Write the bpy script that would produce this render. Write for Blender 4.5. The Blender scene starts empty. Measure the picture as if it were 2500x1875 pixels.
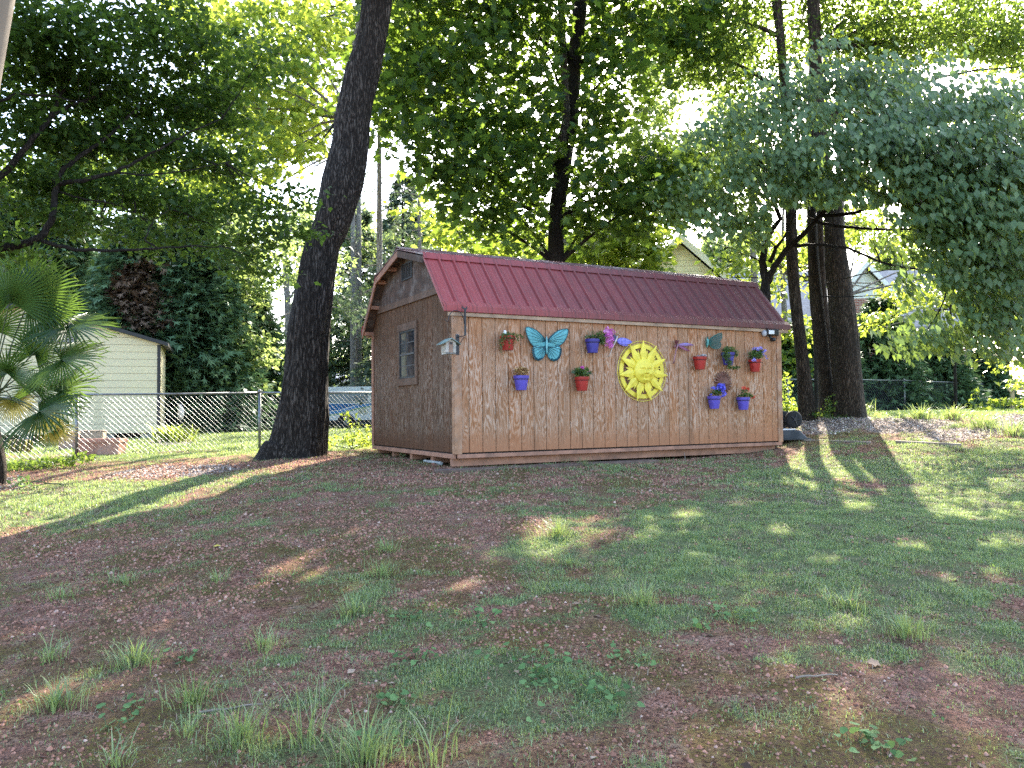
import bpy, math, random
import numpy as np
from mathutils import Vector, Matrix, noise
RS = np.random.RandomState(7)
random.seed(11)
S = bpy.context.scene
COL = S.collection
PI = math.pi

# ------------------------------------------------------------------ camera
F = 1922.7                       # focal length for a 2500 px wide frame
CAMZ = 1.5
CAM_ROT = Matrix.Rotation(math.radians(90 + 1.881), 3, 'X') @ Matrix.Rotation(math.radians(-0.5675), 3, 'Z')
RM = np.array(CAM_ROT)
cam_d = bpy.data.cameras.new('camera')
cam = bpy.data.objects.new('camera', cam_d)
COL.objects.link(cam)
cam.location = (0, 0, CAMZ)
cam.rotation_euler = CAM_ROT.to_euler()
cam_d.sensor_width = 36
cam_d.lens = F / 2500 * 36
cam_d.clip_start = 0.05
cam_d.clip_end = 2000
S.camera = cam

def ray(px, py):
    d = RM @ np.array([(px - 1250) / F, (937.5 - py) / F, -1.0])
    return d / d[1]
def P(px, py, Y):                # surveyed point: bearing and height seen from the camera spot, at depth Y
    d = ray(px, py) * Y
    return np.array([d[0], d[1], d[2] + CAMZ])
def toPx(p):
    q = (p - np.array([0, 0, CAMZ])) @ RM
    w = np.where(-q[..., 2] > 0.05, -q[..., 2], 0.05)
    return 1250 + F * q[..., 0] / w, 937.5 - F * q[..., 1] / w

# ------------------------------------------------------------------ light
SUN_AZ, SUN_EL = math.radians(17.0), math.radians(36.0)
SUNV = np.array([math.sin(SUN_AZ) * math.cos(SUN_EL), math.cos(SUN_AZ) * math.cos(SUN_EL), math.sin(SUN_EL)])
w = bpy.data.worlds.new('World'); S.world = w; w.use_nodes = True
nt = w.node_tree
sky = nt.nodes.new('ShaderNodeTexSky'); sky.sky_type = 'NISHITA'; sky.sun_disc = False
sky.sun_elevation = SUN_EL; sky.sun_rotation = SUN_AZ
sky.altitude = 100; sky.air_density = 1.0; sky.dust_density = 2.0; sky.ozone_density = 1.0
nt.links.new(sky.outputs[0], nt.nodes['Background'].inputs[0])
nt.nodes['Background'].inputs[1].default_value = 0.95
sl = bpy.data.lights.new('sun', 'SUN'); so = bpy.data.objects.new('sun', sl); COL.objects.link(so)
sl.energy = 27.0; sl.angle = math.radians(0.5); sl.color = (1.0, 0.93, 0.80)
so.location = (10, 30, 30)
so.rotation_euler = Vector(-SUNV).to_track_quat('-Z', 'Y').to_euler()
S.view_settings.view_transform = 'Standard'; S.view_settings.look = 'None'
S.view_settings.exposure = 0; S.view_settings.gamma = 1
S.render.engine = 'CYCLES'
S.cycles.max_bounces = 8; S.cycles.diffuse_bounces = 4; S.cycles.transmission_bounces = 6
S.cycles.use_denoising = False

# ------------------------------------------------------------------ tagging
def tag(o, label=None, cat=None, group=None, kind=None):
    if label: o['label'] = label
    if cat: o['category'] = cat
    if group: o['group'] = group
    if kind: o['kind'] = kind
    return o
def empty(name, loc=(0, 0, 0), rz=0.0, label=None, cat=None, group=None):
    o = bpy.data.objects.new(name, None); COL.objects.link(o)
    o.empty_display_size = 0.1
    o.location = tuple(float(c) for c in loc); o.rotation_euler = (0, 0, rz)
    return tag(o, label, cat, group)
def children(o):
    return [c for c in COL.objects if c.parent is o]

# ------------------------------------------------------------------ mesh builder
class MB:
    def __init__(s): s.v = []; s.f = []; s.mi = []; s.cur = 0; s.sm = []; s.smooth = False
    def add(s, vs, fs):
        b = len(s.v); s.v.extend([tuple(map(float, p)) for p in vs])
        for f in fs:
            s.f.append(tuple(b + i for i in f)); s.mi.append(s.cur); s.sm.append(s.smooth)
        return s
    def box(s, x0, x1, y0, y1, z0, z1):
        return s.add([(x0, y0, z0), (x1, y0, z0), (x1, y1, z0), (x0, y1, z0), (x0, y0, z1), (x1, y0, z1), (x1, y1, z1), (x0, y1, z1)],
                     [(0, 3, 2, 1), (4, 5, 6, 7), (0, 1, 5, 4), (1, 2, 6, 5), (2, 3, 7, 6), (3, 0, 4, 7)])
    def prism(s, poly, d, axis='y', off=0.0):
        # poly: 2-D outline (a, b); extruded along axis from off to off+d
        n = len(poly)
        def pt(a, b, c):
            return {'y': (a, c, b), 'x': (c, a, b), 'z': (a, b, c)}[axis]
        vs = [pt(a, b, off) for a, b in poly] + [pt(a, b, off + d) for a, b in poly]
        fs = [tuple(range(n)), tuple(range(2 * n - 1, n - 1, -1))]
        fs += [(i, i + n, (i + 1) % n + n, (i + 1) % n) for i in range(n)]
        return s.add(vs, fs)
    def tube(s, pts, rad, n=8, cap=True, fn=None):
        pts = [Vector(p) for p in pts]; m = len(pts)
        if not hasattr(rad, '__len__'): rad = [rad] * m
        t = [(pts[min(i + 1, m - 1)] - pts[max(i - 1, 0)]).normalized() for i in range(m)]
        a = Vector((0, 0, 1)) if abs(t[0].z) < 0.9 else Vector((1, 0, 0))
        u = t[0].cross(a).normalized(); vs = []
        for i in range(m):
            u = (u - t[i] * u.dot(t[i])).normalized(); w_ = t[i].cross(u)
            for k in range(n):
                an = 2 * PI * k / n
                r = rad[i]
                if fn: r = fn(i, an, r, pts[i])
                vs.append(pts[i] + (u * math.cos(an) + w_ * math.sin(an)) * r)
        fs = []
        for i in range(m - 1):
            for k in range(n):
                fs.append((i * n + k, i * n + (k + 1) % n, (i + 1) * n + (k + 1) % n, (i + 1) * n + k))
        if cap:
            fs.append(tuple(range(n - 1, -1, -1))); fs.append(tuple((m - 1) * n + k for k in range(n)))
        return s.add(vs, fs)
    def lathe(s, prof, n=24, c=(0, 0, 0), axis='z'):
        vs = []; m = len(prof)
        for r, z in prof:
            for k in range(n):
                a = 2 * PI * k / n
                x, y = r * math.cos(a), r * math.sin(a)
                q = {'z': (x, y, z), 'y': (x, z, y), 'x': (z, x, y)}[axis]
                vs.append((q[0] + c[0], q[1] + c[1], q[2] + c[2]))
        fs = [(i * n + k, i * n + (k + 1) % n, (i + 1) * n + (k + 1) % n, (i + 1) * n + k) for i in range(m - 1) for k in range(n)]
        fs.append(tuple(range(n - 1, -1, -1))); fs.append(tuple((m - 1) * n + k for k in range(n)))
        return s.add(vs, fs)
    def ball(s, c, r, n=10, sc=(1, 1, 1)):
        prof = [(math.sin(PI * (i + .001) / n * .998), -math.cos(PI * i / n)) for i in range(n + 1)]
        m = n; vs = []
        for rr, z in prof:
            for k in range(2 * n):
                a = PI * k / n
                vs.append((c[0] + r * sc[0] * rr * math.cos(a), c[1] + r * sc[1] * rr * math.sin(a), c[2] + r * sc[2] * z))
        q = 2 * n
        return s.add(vs, [(i * q + k, i * q + (k + 1) % q, (i + 1) * q + (k + 1) % q, (i + 1) * q + k) for i in range(n) for k in range(q)])
    def build(s, name, mats, parent=None, bevel=0.0):
        me = bpy.data.meshes.new(name); me.from_pydata(s.v, [], s.f)
        mats = mats if isinstance(mats, (list, tuple)) else [mats]
        for m in mats: me.materials.append(m)
        me.polygons.foreach_set('material_index', s.mi)
        me.polygons.foreach_set('use_smooth', s.sm)
        me.update()
        o = bpy.data.objects.new(name, me); COL.objects.link(o)
        if parent: o.parent = parent
        if bevel:
            b = o.modifiers.new('bevel', 'BEVEL'); b.width = bevel; b.segments = 2; b.limit_method = 'ANGLE'
        return o

def np_mesh(name, V, loops, starts, mat, parent=None, attr=None, smooth=False):
    me = bpy.data.meshes.new(name)
    me.vertices.add(len(V)); me.vertices.foreach_set('co', np.ascontiguousarray(V, dtype=np.float32).ravel())
    me.loops.add(len(loops)); me.loops.foreach_set('vertex_index', loops.astype(np.int32))
    me.polygons.add(len(starts)); me.polygons.foreach_set('loop_start', starts.astype(np.int32))
    if smooth: me.polygons.foreach_set('use_smooth', np.ones(len(starts), dtype=bool))
    for k, a in (attr or {}).items():
        at = me.attributes.new(k, 'FLOAT', 'POINT'); at.data.foreach_set('value', np.ascontiguousarray(a, dtype=np.float32))
    me.materials.append(mat)
    me.update(calc_edges=True)
    o = bpy.data.objects.new(name, me); COL.objects.link(o)
    if parent: o.parent = parent
    return o

# ------------------------------------------------------------------ node helper
class NT:
    def __init__(s, name):
        s.m = bpy.data.materials.new(name); s.m.use_nodes = True; s.t = s.m.node_tree
        s.t.nodes.clear(); s.out = s.t.nodes.new('ShaderNodeOutputMaterial')
    def n(s, typ, ins=None, **kw):
        nd = s.t.nodes.new('ShaderNode' + typ)
        for k, v in kw.items(): setattr(nd, k, v)
        for k, v in (ins or {}).items(): s.set(nd.inputs[k], v)
        return nd
    def set(s, sock, v):
        if isinstance(v, bpy.types.NodeSocket): s.t.links.new(v, sock)
        elif isinstance(v, bpy.types.Node): s.t.links.new(v.outputs[0], sock)
        else:
            if sock.type == 'RGBA' and len(v) == 3: v = (*v, 1)
            sock.default_value = v
    def ramp(s, fac, stops, interp='LINEAR'):
        r = s.n('ValToRGB', {0: fac}); r.color_ramp.interpolation = interp
        el = r.color_ramp.elements
        while len(el) < len(stops): el.new(0.5)
        for e, (p, c) in zip(el, stops):
            e.position = p; e.color = (c, c, c, 1) if not hasattr(c, '__len__') else (*c, 1)
        return r.outputs[0]
    def mix(s, fac, a, b, mode='MIX'):
        m = s.n('Mix', data_type='RGBA', blend_type=mode)
        s.set(m.inputs[0], fac); s.set(m.inputs[6], a); s.set(m.inputs[7], b)
        return m.outputs[2]
    def math(s, op, a, b=0.0, c=None):
        m = s.n('Math', operation=op); s.set(m.inputs[0], a); s.set(m.inputs[1], b)
        if c is not None: s.set(m.inputs[2], c)
        return m.outputs[0]
    def coord(s, scale=(1, 1, 1), kind='Object'):
        c = s.n('TexCoord'); mp = s.n('Mapping', {0: c.outputs[kind]}); mp.inputs['Scale'].default_value = scale
        return mp.outputs[0]
    def noise(s, vec, scale, detail=4, rough=0.55, dist=0.0):
        return s.n('TexNoise', {'Vector': vec, 'Scale': scale, 'Detail': detail, 'Roughness': rough, 'Distortion': dist}).outputs[0]
    def bsdf(s, col, rough=0.6, spec=0.4, metal=0.0, bump=None, bstr=0.3, bdist=0.01, **kw):
        b = s.n('BsdfPrincipled')
        s.set(b.inputs['Base Color'], col); s.set(b.inputs['Roughness'], rough)
        s.set(b.inputs['Specular IOR Level'], spec); s.set(b.inputs['Metallic'], metal)
        for k, v in kw.items(): s.set(b.inputs[k.replace('_', ' ')], v)
        if bump is not None:
            bp = s.n('Bump', {'Height': bump, 'Strength': bstr, 'Distance': bdist}); s.set(b.inputs['Normal'], bp.outputs[0])
        return b
    def done(s, sh):
        s.t.links.new(sh.outputs[0] if isinstance(sh, bpy.types.Node) else sh, s.out.inputs[0]); return s.m

def plain(name, col, rough=0.55, var=0.25, scale=8, metal=0.0, spec=0.4, bstr=0.15, dirt=None):
    t = NT(name); c = t.coord()
    n1 = t.noise(c, scale, 5); n2 = t.noise(c, scale * 6, 3)
    lo = tuple(x * (1 - var) for x in col); hi = tuple(min(1, x * (1 + var)) for x in col)
    col_ = t.ramp(n1, [(0.3, lo), (0.7, hi)])
    if dirt:
        col_ = t.mix(t.ramp(t.noise(c, scale * 0.6, 6, 0.7), [(0.48, 0.0), (0.68, 0.8)]), col_, dirt)
    r = t.ramp(n2, [(0.3, max(0, rough - 0.1)), (0.7, min(1, rough + 0.1))])
    return t.done(t.bsdf(col_, r, spec, metal, n2, bstr, 0.004))

def leaf_mat(name, dark, mid, light, trans=0.45, rough=0.42, spec=0.4, tcol=None):
    t = NT(name)
    a = t.n('Attribute', attribute_name='v').outputs['Fac']
    col = t.ramp(a, [(0.0, dark), (0.5, mid), (1.0, light)])
    tc = t.mix(0.75, col, tcol if tcol else tuple(min(1, c * s_) for c, s_ in zip(light, (4.0, 3.4, 1.3))))
    b = t.bsdf(col, rough, spec)
    tr = t.n('BsdfTranslucent', {'Color': tc})
    m = t.n('MixShader', {0: trans, 1: b.outputs[0], 2: tr.outputs[0]})
    return t.done(m)

def bark_mat(name, dark, light, sc=1.0, moss=None, mz=1.0):
    t = NT(name); c = t.coord((1, 1, 0.16))
    cw_ = t.mix(0.16, t.coord((1, 1, 0.085)), t.n('TexNoise', {'Vector': c, 'Scale': 9.0, 'Detail': 4.0}).outputs[1])
    v = t.n('TexVoronoi', {'Vector': cw_, 'Scale': 34 * sc, 'Randomness': 1.0}, feature='DISTANCE_TO_EDGE').outputs[0]
    n = t.noise(t.coord((1, 1, 0.22)), 48 * sc, 7, 0.75); n2 = t.noise(t.coord((1, 1, 0.5)), 3.0, 4)
    h = t.math('ADD', t.math('MULTIPLY', t.ramp(v, [(0.0, 0.0), (0.30, 1.0)]), 0.62), t.math('MULTIPLY', n, 0.85))
    col = t.ramp(h, [(0.35, tuple(x * 0.35 for x in dark)), (0.68, dark), (1.05 if False else 1.0, light)])
    col = t.mix(t.ramp(n2, [(0.4, 0.0), (0.65, 0.5)]), col, tuple(x * 0.6 for x in dark))
    if moss:
        zz = t.n('SeparateXYZ', {0: t.coord()}).outputs[2]
        f = t.math('MULTIPLY', t.ramp(t.math('DIVIDE', zz, mz), [(0.0, 0.7), (1.0, 0.0)]), t.ramp(n, [(0.35, 0.2), (0.6, 1.0)]))
        col = t.mix(f, col, moss)
    return t.done(t.bsdf(col, 0.85, 0.2, 0, h, 0.9, 0.03))

# ------------------------------------------------------------------ terrain
CP = np.array([
 (0,0,-1.5),(-3,0,-1.58),(3,0,-1.48),(0,5,-1.2),(-.8,10.3,-.80),(4.7,13.0,-.76),(-2.5,13.9,-.72),(-3.7,13.3,-.74),
 (-8.4,15.2,-.83),(-5.45,17,-.79),(-8.8,12.5,-.98),(-6,8.5,-1.27),(6.9,16.3,-.22),(6.1,16.3,-.24),(9,16.5,-.25),(14,28,-.24),
 (18,31,-.3),(8.6,25,-.3),(9.5,12.5,-.52),(6,8,-1.0),(-10,24,-.68),(-4,40,-.9),(0,60,-.9),(25,50,-.3),(-25,45,-.9),(0,20,-.72),
 (2.9,16.8,-.74),(1,15,-.76),(7,5,-1.25),(-7,4,-1.52),(0,-8,-1.95),(15,5,-1.0),(-15,8,-1.4),(5.3,14.4,-.56),(30,-5,-1.5),(-30,-5,-2),(-20,20,-1.0),(30,25,-.2)], float)
def _tps(r): return np.where(r > 1e-6, r * r * np.log(np.maximum(r, 1e-6)), 0)
def _fit():
    n = len(CP); d = np.hypot(CP[:, None, 0] - CP[None, :, 0], CP[:, None, 1] - CP[None, :, 1])
    A = np.zeros((n + 3, n + 3)); A[:n, :n] = _tps(d) + np.eye(n) * 1.5
    A[:n, n] = 1; A[:n, n + 1:] = CP[:, :2]; A[n:, :n] = A[:n, n:].T
    return np.linalg.solve(A, np.concatenate([CP[:, 2], np.zeros(3)]))
_W = _fit()
def gz(x, y):
    x = np.asarray(x, float); y = np.asarray(y, float)
    xs = np.clip(x, -28, 30); ys = np.clip(y, -7, 58)
    out = _W[-3] + _W[-2] * xs + _W[-1] * ys
    for (cx, cy, _), w_ in zip(CP, _W[:-3]):
        out = out + w_ * _tps(np.hypot(xs - cx, ys - cy))
    return out + CAMZ
def G(px, py):                   # where a bearing meets the ground
    d = ray(px, py); Y = 3.0
    lo, hi = 1.0, 60.0
    for _ in range(48):
        mid = (lo + hi) / 2
        if CAMZ + d[2] * mid > gz(d[0] * mid, mid): lo = mid
        else: hi = mid
    return np.array([d[0] * lo, lo, float(gz(d[0] * lo, lo))])
K = 2500 / 2212.0                # notes were taken on a 2212 px wide view
def GD(x, y): return G(x * K, y * K)

def inpoly(x, y, poly):
    r = np.zeros(np.shape(x), bool); n = len(poly)
    for i in range(n):
        x0, y0 = poly[i]; x1, y1 = poly[(i + 1) % n]
        c = ((y0 > y) != (y1 > y)) & (x < (x1 - x0) * (y - y0) / (y1 - y0 + 1e-12) + x0)
        r ^= c
    return r
def gpoly(pts): return [tuple(GD(*p)[:2]) for p in pts]
def gell(px, py, rx, ry):        # ellipse on the ground: centre, half-width along X, half-depth along Y
    c = GD(px, py); e = GD(px + rx, py); b = GD(px, py + ry)
    return (c[0], c[1], max(.05, abs(e[0] - c[0])), min(5.0, max(.05, abs(c[1] - b[1]) * 1.15)), c[0] / c[1])
def ell(x, y, e):
    cx, cy, rx, ry, sh = e
    return ((x - cx - sh * (y - cy)) / rx) ** 2 + ((y - cy) / ry) ** 2

# openings in the canopy (the ground that the sun reaches)
LITPOLY = [gpoly([(-250, 985), (0, 940), (420, 920), (800, 915), (800, 968), (700, 1003), (560, 1050), (380, 1097), (180, 1142), (0, 1188), (-250, 1230)]),
           gpoly([(1690, 905), (1850, 890), (2400, 880), (2400, 985), (2130, 972), (1990, 965), (1860, 1050), (1690, 1045)])]
LITELL = [gell(*e) for e in [(1200, 1155, 70, 32), (1160, 1185, 50, 14), (1380, 1305, 40, 18), (1860, 1365, 75, 24), (2080, 1100, 130, 40), (2190, 1170, 90, 30),
          (1960, 1070, 60, 16), (2180, 1050, 70, 22), (410, 1285, 45, 13), (580, 1395, 70, 16), (1475, 1110, 40, 12), (1090, 1640, 60, 14), (540, 1630, 60, 14),
          (200, 1500, 90, 14), (700, 1240, 60, 8), (980, 1270, 60, 10), (1750, 1040, 50, 14), (1850, 1100, 60, 16), (2000, 1185, 70, 22), (2120, 1255, 90, 24), (1690, 1150, 36, 12), (1510, 1200, 30, 10), (1330, 1240, 30, 9), (1780, 1215, 50, 14), (1600, 1085, 40, 10), (2190, 1110, 70, 24)]]
def lit(pos, soft=0.0):
    p = np.asarray(pos); t = (p[:, 2] - 0.6) / SUNV[2]
    for _ in range(3):
        x = p[:, 0] - SUNV[0] * t; y = p[:, 1] - SUNV[1] * t
        t = (p[:, 2] - gz(x, y)) / SUNV[2]
    r = np.zeros(len(p), bool)
    for q in LITPOLY: r |= inpoly(x, y, q)
    n = fbm(x, y, 2.5, 33, 3)
    for e in LITELL: r |= ell(x, y, e) < (2.0 - 1.2 * soft) * n
    return r

# soil / grass / mulch masks (world ellipses)
GR = [(gell(*e[:4]), e[4]) for e in [
 (1750, 1150, 560, 130, .95), (2150, 1100, 300, 130, 1.0), (1500, 1230, 330, 70, .7), (1900, 1290, 380, 90, .8), (2150, 1400, 160, 90, .85), (1820, 1420, 200, 35, .8),
 (1000, 1480, 260, 90, .8), (1240, 1500, 160, 120, .75), (900, 1370, 130, 40, .6), (1180, 1180, 160, 40, .8), (1110, 1340, 180, 30, .5), (1660, 1530, 170, 40, .7),
 (1010, 1170, 120, 22, .5), (200, 1440, 140, 40, .45), (300, 1540, 220, 60, .5), (650, 1620, 350, 50, .42), (450, 1130, 200, 30, .45), (640, 1050, 180, 35, .55), (400, 1060, 260, 60, .55),
 (150, 1085, 230, 55, .95), (250, 1045, 120, 14, .8), (1800, 990, 130, 34, .8), (1960, 1010, 220, 34, 1.0), (2130, 990, 170, 26, 1.0), (1700, 1040, 160, 34, .75), (2180, 960, 120, 14, .9), (1500, 1010, 500, 22, .35), (120, 1250, 140, 20, .35), (500, 1250, 160, 20, .3), (2050, 960, 220, 22, .8), (1650, 1640, 240, 40, .35), (1420, 1330, 120, 30, .75),
 (1950, 1530, 150, 30, .5), (2050, 1610, 120, 40, .3), (640, 1390, 120, 30, .5), (820, 1220, 120, 60, .35), (1330, 1420, 120, 40, .6)]]
SO = [(gell(*e[:4]), e[4]) for e in [
 (850, 1120, 300, 45, .9), (300, 1330, 380, 70, .8), (720, 1470, 180, 40, .7), (1780, 1480, 330, 50, .95), (2000, 1500, 260, 40, .8), (1560, 1600, 300, 50, .7), (1250, 1620, 140, 30, .6), (1450, 1290, 160, 20, .5), (700, 1180, 420, 25, .6), (120, 1210, 160, 25, .5),
 (180, 1600, 160, 60, .6)]]
MU = [(gell(*e[:4]), e[4]) for e in [(370, 1020, 140, 13, .85), (1800, 905, 110, 30, .9), (1960, 915, 120, 18, .9), (2100, 935, 160, 16, .7), (2190, 905, 60, 18, .8), (20, 1045, 40, 14, .6), (370, 955, 50, 8, .9), (1710, 885, 20, 18, .8)]]
def vnoise(x, y, s, seed=0):
    # cheap value noise, vectorised
    X = np.asarray(x) * s + seed * 17.3; Y = np.asarray(y) * s + seed * 9.1
    xi = np.floor(X).astype(np.int64); yi = np.floor(Y).astype(np.int64); fx = X - xi; fy = Y - yi
    fx = fx * fx * (3 - 2 * fx); fy = fy * fy * (3 - 2 * fy)
    def h(a, b):
        n = (a * 374761393 + b * 668265263 + seed * 1274126177) & 0x7fffffff
        n = ((n ^ (n >> 13)) * 1103515245) & 0x7fffffff
        n = (n ^ (n >> 16)) & 0xffff
        return n / 65535.0
    return (h(xi, yi) * (1 - fx) + h(xi + 1, yi) * fx) * (1 - fy) + (h(xi, yi + 1) * (1 - fx) + h(xi + 1, yi + 1) * fx) * fy
def fbm(x, y, s, seed=0, o=4):
    r = 0; a = .5
    for k in range(o): r = r + a * vnoise(x, y, s * 2 ** k, seed + k); a *= .5
    return r / (1 - .5 ** o)
def masks(x, y):
    x = np.asarray(x, float); y = np.asarray(y, float)
    g = np.where(y > 16.5, .9, .25) + np.where((y > 14) & (x < -3), .35, 0) + np.where((x > 5.5) & (y > 12), .3, 0)
    for e, v in GR: g = np.maximum(g, v * np.exp(-np.maximum(ell(x, y, e) - .35, 0) * 1.1))
    for e, v in SO: g = g * (1 - v * np.exp(-np.maximum(ell(x, y, e) - .3, 0) * 1.6))
    m = np.zeros_like(g)
    for e, v in MU: m = np.maximum(m, v * np.exp(-np.maximum(ell(x, y, e) - .5, 0) * 2.0))
    n = (fbm(x, y, .9, 3) - .5) * .8 + (fbm(x, y, 4.3, 13) - .5) * 1.1
    g = np.clip(g * (1 - .8 * m) + n, 0, 1)
    return g, m

def axis(lo, hi, fine0, fine1, step, grow):
    a = list(np.arange(fine0, fine1 + 1e-6, step)); s_ = step
    x = a[-1]
    while x < hi: s_ *= grow; x += s_; a.append(x)
    s_ = step; x = a[0]; b = []
    while x > lo: s_ *= grow; x -= s_; b.append(x)
    return np.array(b[::-1] + a)
gx = axis(-600, 600, -9, 10, .085, 1.07); gy = axis(-300, 900, 1.5, 18, .085, 1.07)
XX, YY = np.meshgrid(gx, gy); ZZ = gz(XX, YY)
near = np.clip(1 - np.hypot(XX, YY - 8) / 30, 0, 1)
ZZ = ZZ + near * ((fbm(XX, YY, 1.1, 21) - .5) * .09 + (fbm(XX, YY, 5.0, 22, 3) - .5) * .035)
far = np.hypot(XX, YY - 20)
ZZ = np.where(far > 80, ZZ + (far - 80) * 0.012, ZZ)
nx, ny = len(gx), len(gy)
I = (np.arange(ny - 1)[:, None] * nx + np.arange(nx - 1)[None, :]).ravel()
loops = np.stack([I, I + 1, I + nx + 1, I + nx], 1).ravel()
gm, mm = masks(XX, YY)
def ground_mat():
    t = NT('ground')
    c = t.coord((1, 1, 1))
    g = t.n('Attribute', attribute_name='grass').outputs['Fac']; m = t.n('Attribute', attribute_name='mulch').outputs['Fac']
    n1 = t.noise(c, 1.4, 6, 0.65); n2 = t.noise(c, 9, 6, 0.7); n3 = t.noise(c, 55, 4, 0.7); n4 = t.noise(c, 160, 3, 0.7)
    vor = t.n('TexVoronoi', {'Vector': c, 'Scale': 42.0}, feature='F1')
    soil = t.ramp(n2, [(0.30, (.17, .075, .048)), (0.5, (.41, .20, .138)), (0.68, (.62, .39, .31))])
    soil = t.mix(t.ramp(n3, [(0.40, 1.0), (0.53, 0.0)]), soil, (.075, .034, .022))
    soil = t.mix(t.ramp(n4, [(0.55, 0.0), (0.72, .55)]), soil, (.48, .33, .26))
    soil = t.mix(t.ramp(t.noise(c, 0.8, 3), [(0.45, 0.0), (0.7, .4)]), soil, (.30, .18, .14))
    crumb = t.ramp(vor.outputs[0], [(0.05, 1.0), (0.14, 0.0)])
    pick = t.ramp(t.n('SeparateColor', {0: vor.outputs[1]}).outputs[0], [(.80, 0.0), (.82, 1.0)])
    soil = t.mix(t.math('MULTIPLY', crumb, t.math('MULTIPLY', pick, .7)), soil, (.36, .27, .20))
    moss = t.ramp(n3, [(0.3, (.075, .062, .018)), (0.7, (.23, .19, .05))])
    mf = t.math('MULTIPLY', t.ramp(t.noise(c, 1.1, 5, .6, .6), [(0.43, 0.0), (0.58, .85)]), t.ramp(n3, [(0.40, 0.15), (0.52, 1.0)]))
    col = t.mix(mf, soil, moss)
    gcol = t.ramp(n3, [(0.25, (.075, .10, .045)), (0.6, (.19, .24, .10)), (0.8, (.36, .36, .20))])
    gf = t.ramp(t.math('ADD', g, t.math('ADD', t.math('MULTIPLY', t.math('SUBTRACT', n2, .5), .8), t.math('MULTIPLY', t.math('SUBTRACT', n3, .5), 1.1))), [(0.42, 0.0), (0.66, .9)])
    col = t.mix(gf, col, gcol)
    mul = t.ramp(n4, [(0.3, (.08, .06, .05)), (0.5, (.32, .25, .22)), (0.72, (.60, .53, .49))])
    mfac = t.ramp(t.math('ADD', m, t.math('MULTIPLY', t.math('SUBTRACT', n2, .5), .8)), [(0.35, 0.0), (0.6, 1.0)])
    col = t.mix(mfac, col, mul)
    h = t.math('ADD', t.math('MULTIPLY', n2, .5), t.math('ADD', t.math('MULTIPLY', n3, .5), t.math('MULTIPLY', n4, .35)))
    return t.done(t.bsdf(col, .95, .1, 0, h, 1.0, .09))
ground = np_mesh('ground', np.stack([XX.ravel(), YY.ravel(), ZZ.ravel()], 1), loops, np.arange(len(I)) * 4, ground_mat(), attr={'grass': gm.ravel(), 'mulch': mm.ravel()}, smooth=True)
tag(ground, kind='structure')
def gs(x, y):
    x = np.asarray(x, float); y = np.asarray(y, float)
    near = np.clip(1 - np.hypot(x, y - 8) / 30, 0, 1)
    return gz(x, y) + near * ((fbm(x, y, 1.1, 21) - .5) * .09 + (fbm(x, y, 5.0, 22, 3) - .5) * .035)

# ------------------------------------------------------------------ shed
SL, SW, SH = 6.1, 3.534, 1.994
EW, BV, BW, RW = 2.045, 0.70, 2.875, 3.145
OL, OR = 0.18, 0.20
SH0 = np.array([-0.7659, 10.6479, CAMZ - 0.6491]); SYAW = math.radians(28.17)
CU = np.array([math.cos(SYAW), math.sin(SYAW), 0]); CV = np.array([-math.sin(SYAW), math.cos(SYAW), 0])
def toLocal(p): d = np.asarray(p) - SH0; return np.array([d @ CU, d @ CV, d[2]])
def SP(u, v, w_): return SH0 + CU * u + CV * v + np.array([0, 0, w_])
def W(px, py, off=0.0):          # a spot on the long wall (u, w), off = distance in front of it
    d = ray(px, py); o = np.array([0, 0, CAMZ])
    t = ((SH0 - CV * off - o) @ CV) / (d @ CV)
    l = toLocal(o + d * t); return l[0], l[2]
def WG(px, py):                  # a spot on the gable wall (v, w)
    d = ray(px, py); o = np.array([0, 0, CAMZ]); t = ((SH0 - o) @ CU) / (d @ CU)
    l = toLocal(o + d * t); return l[1], l[2]

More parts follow.
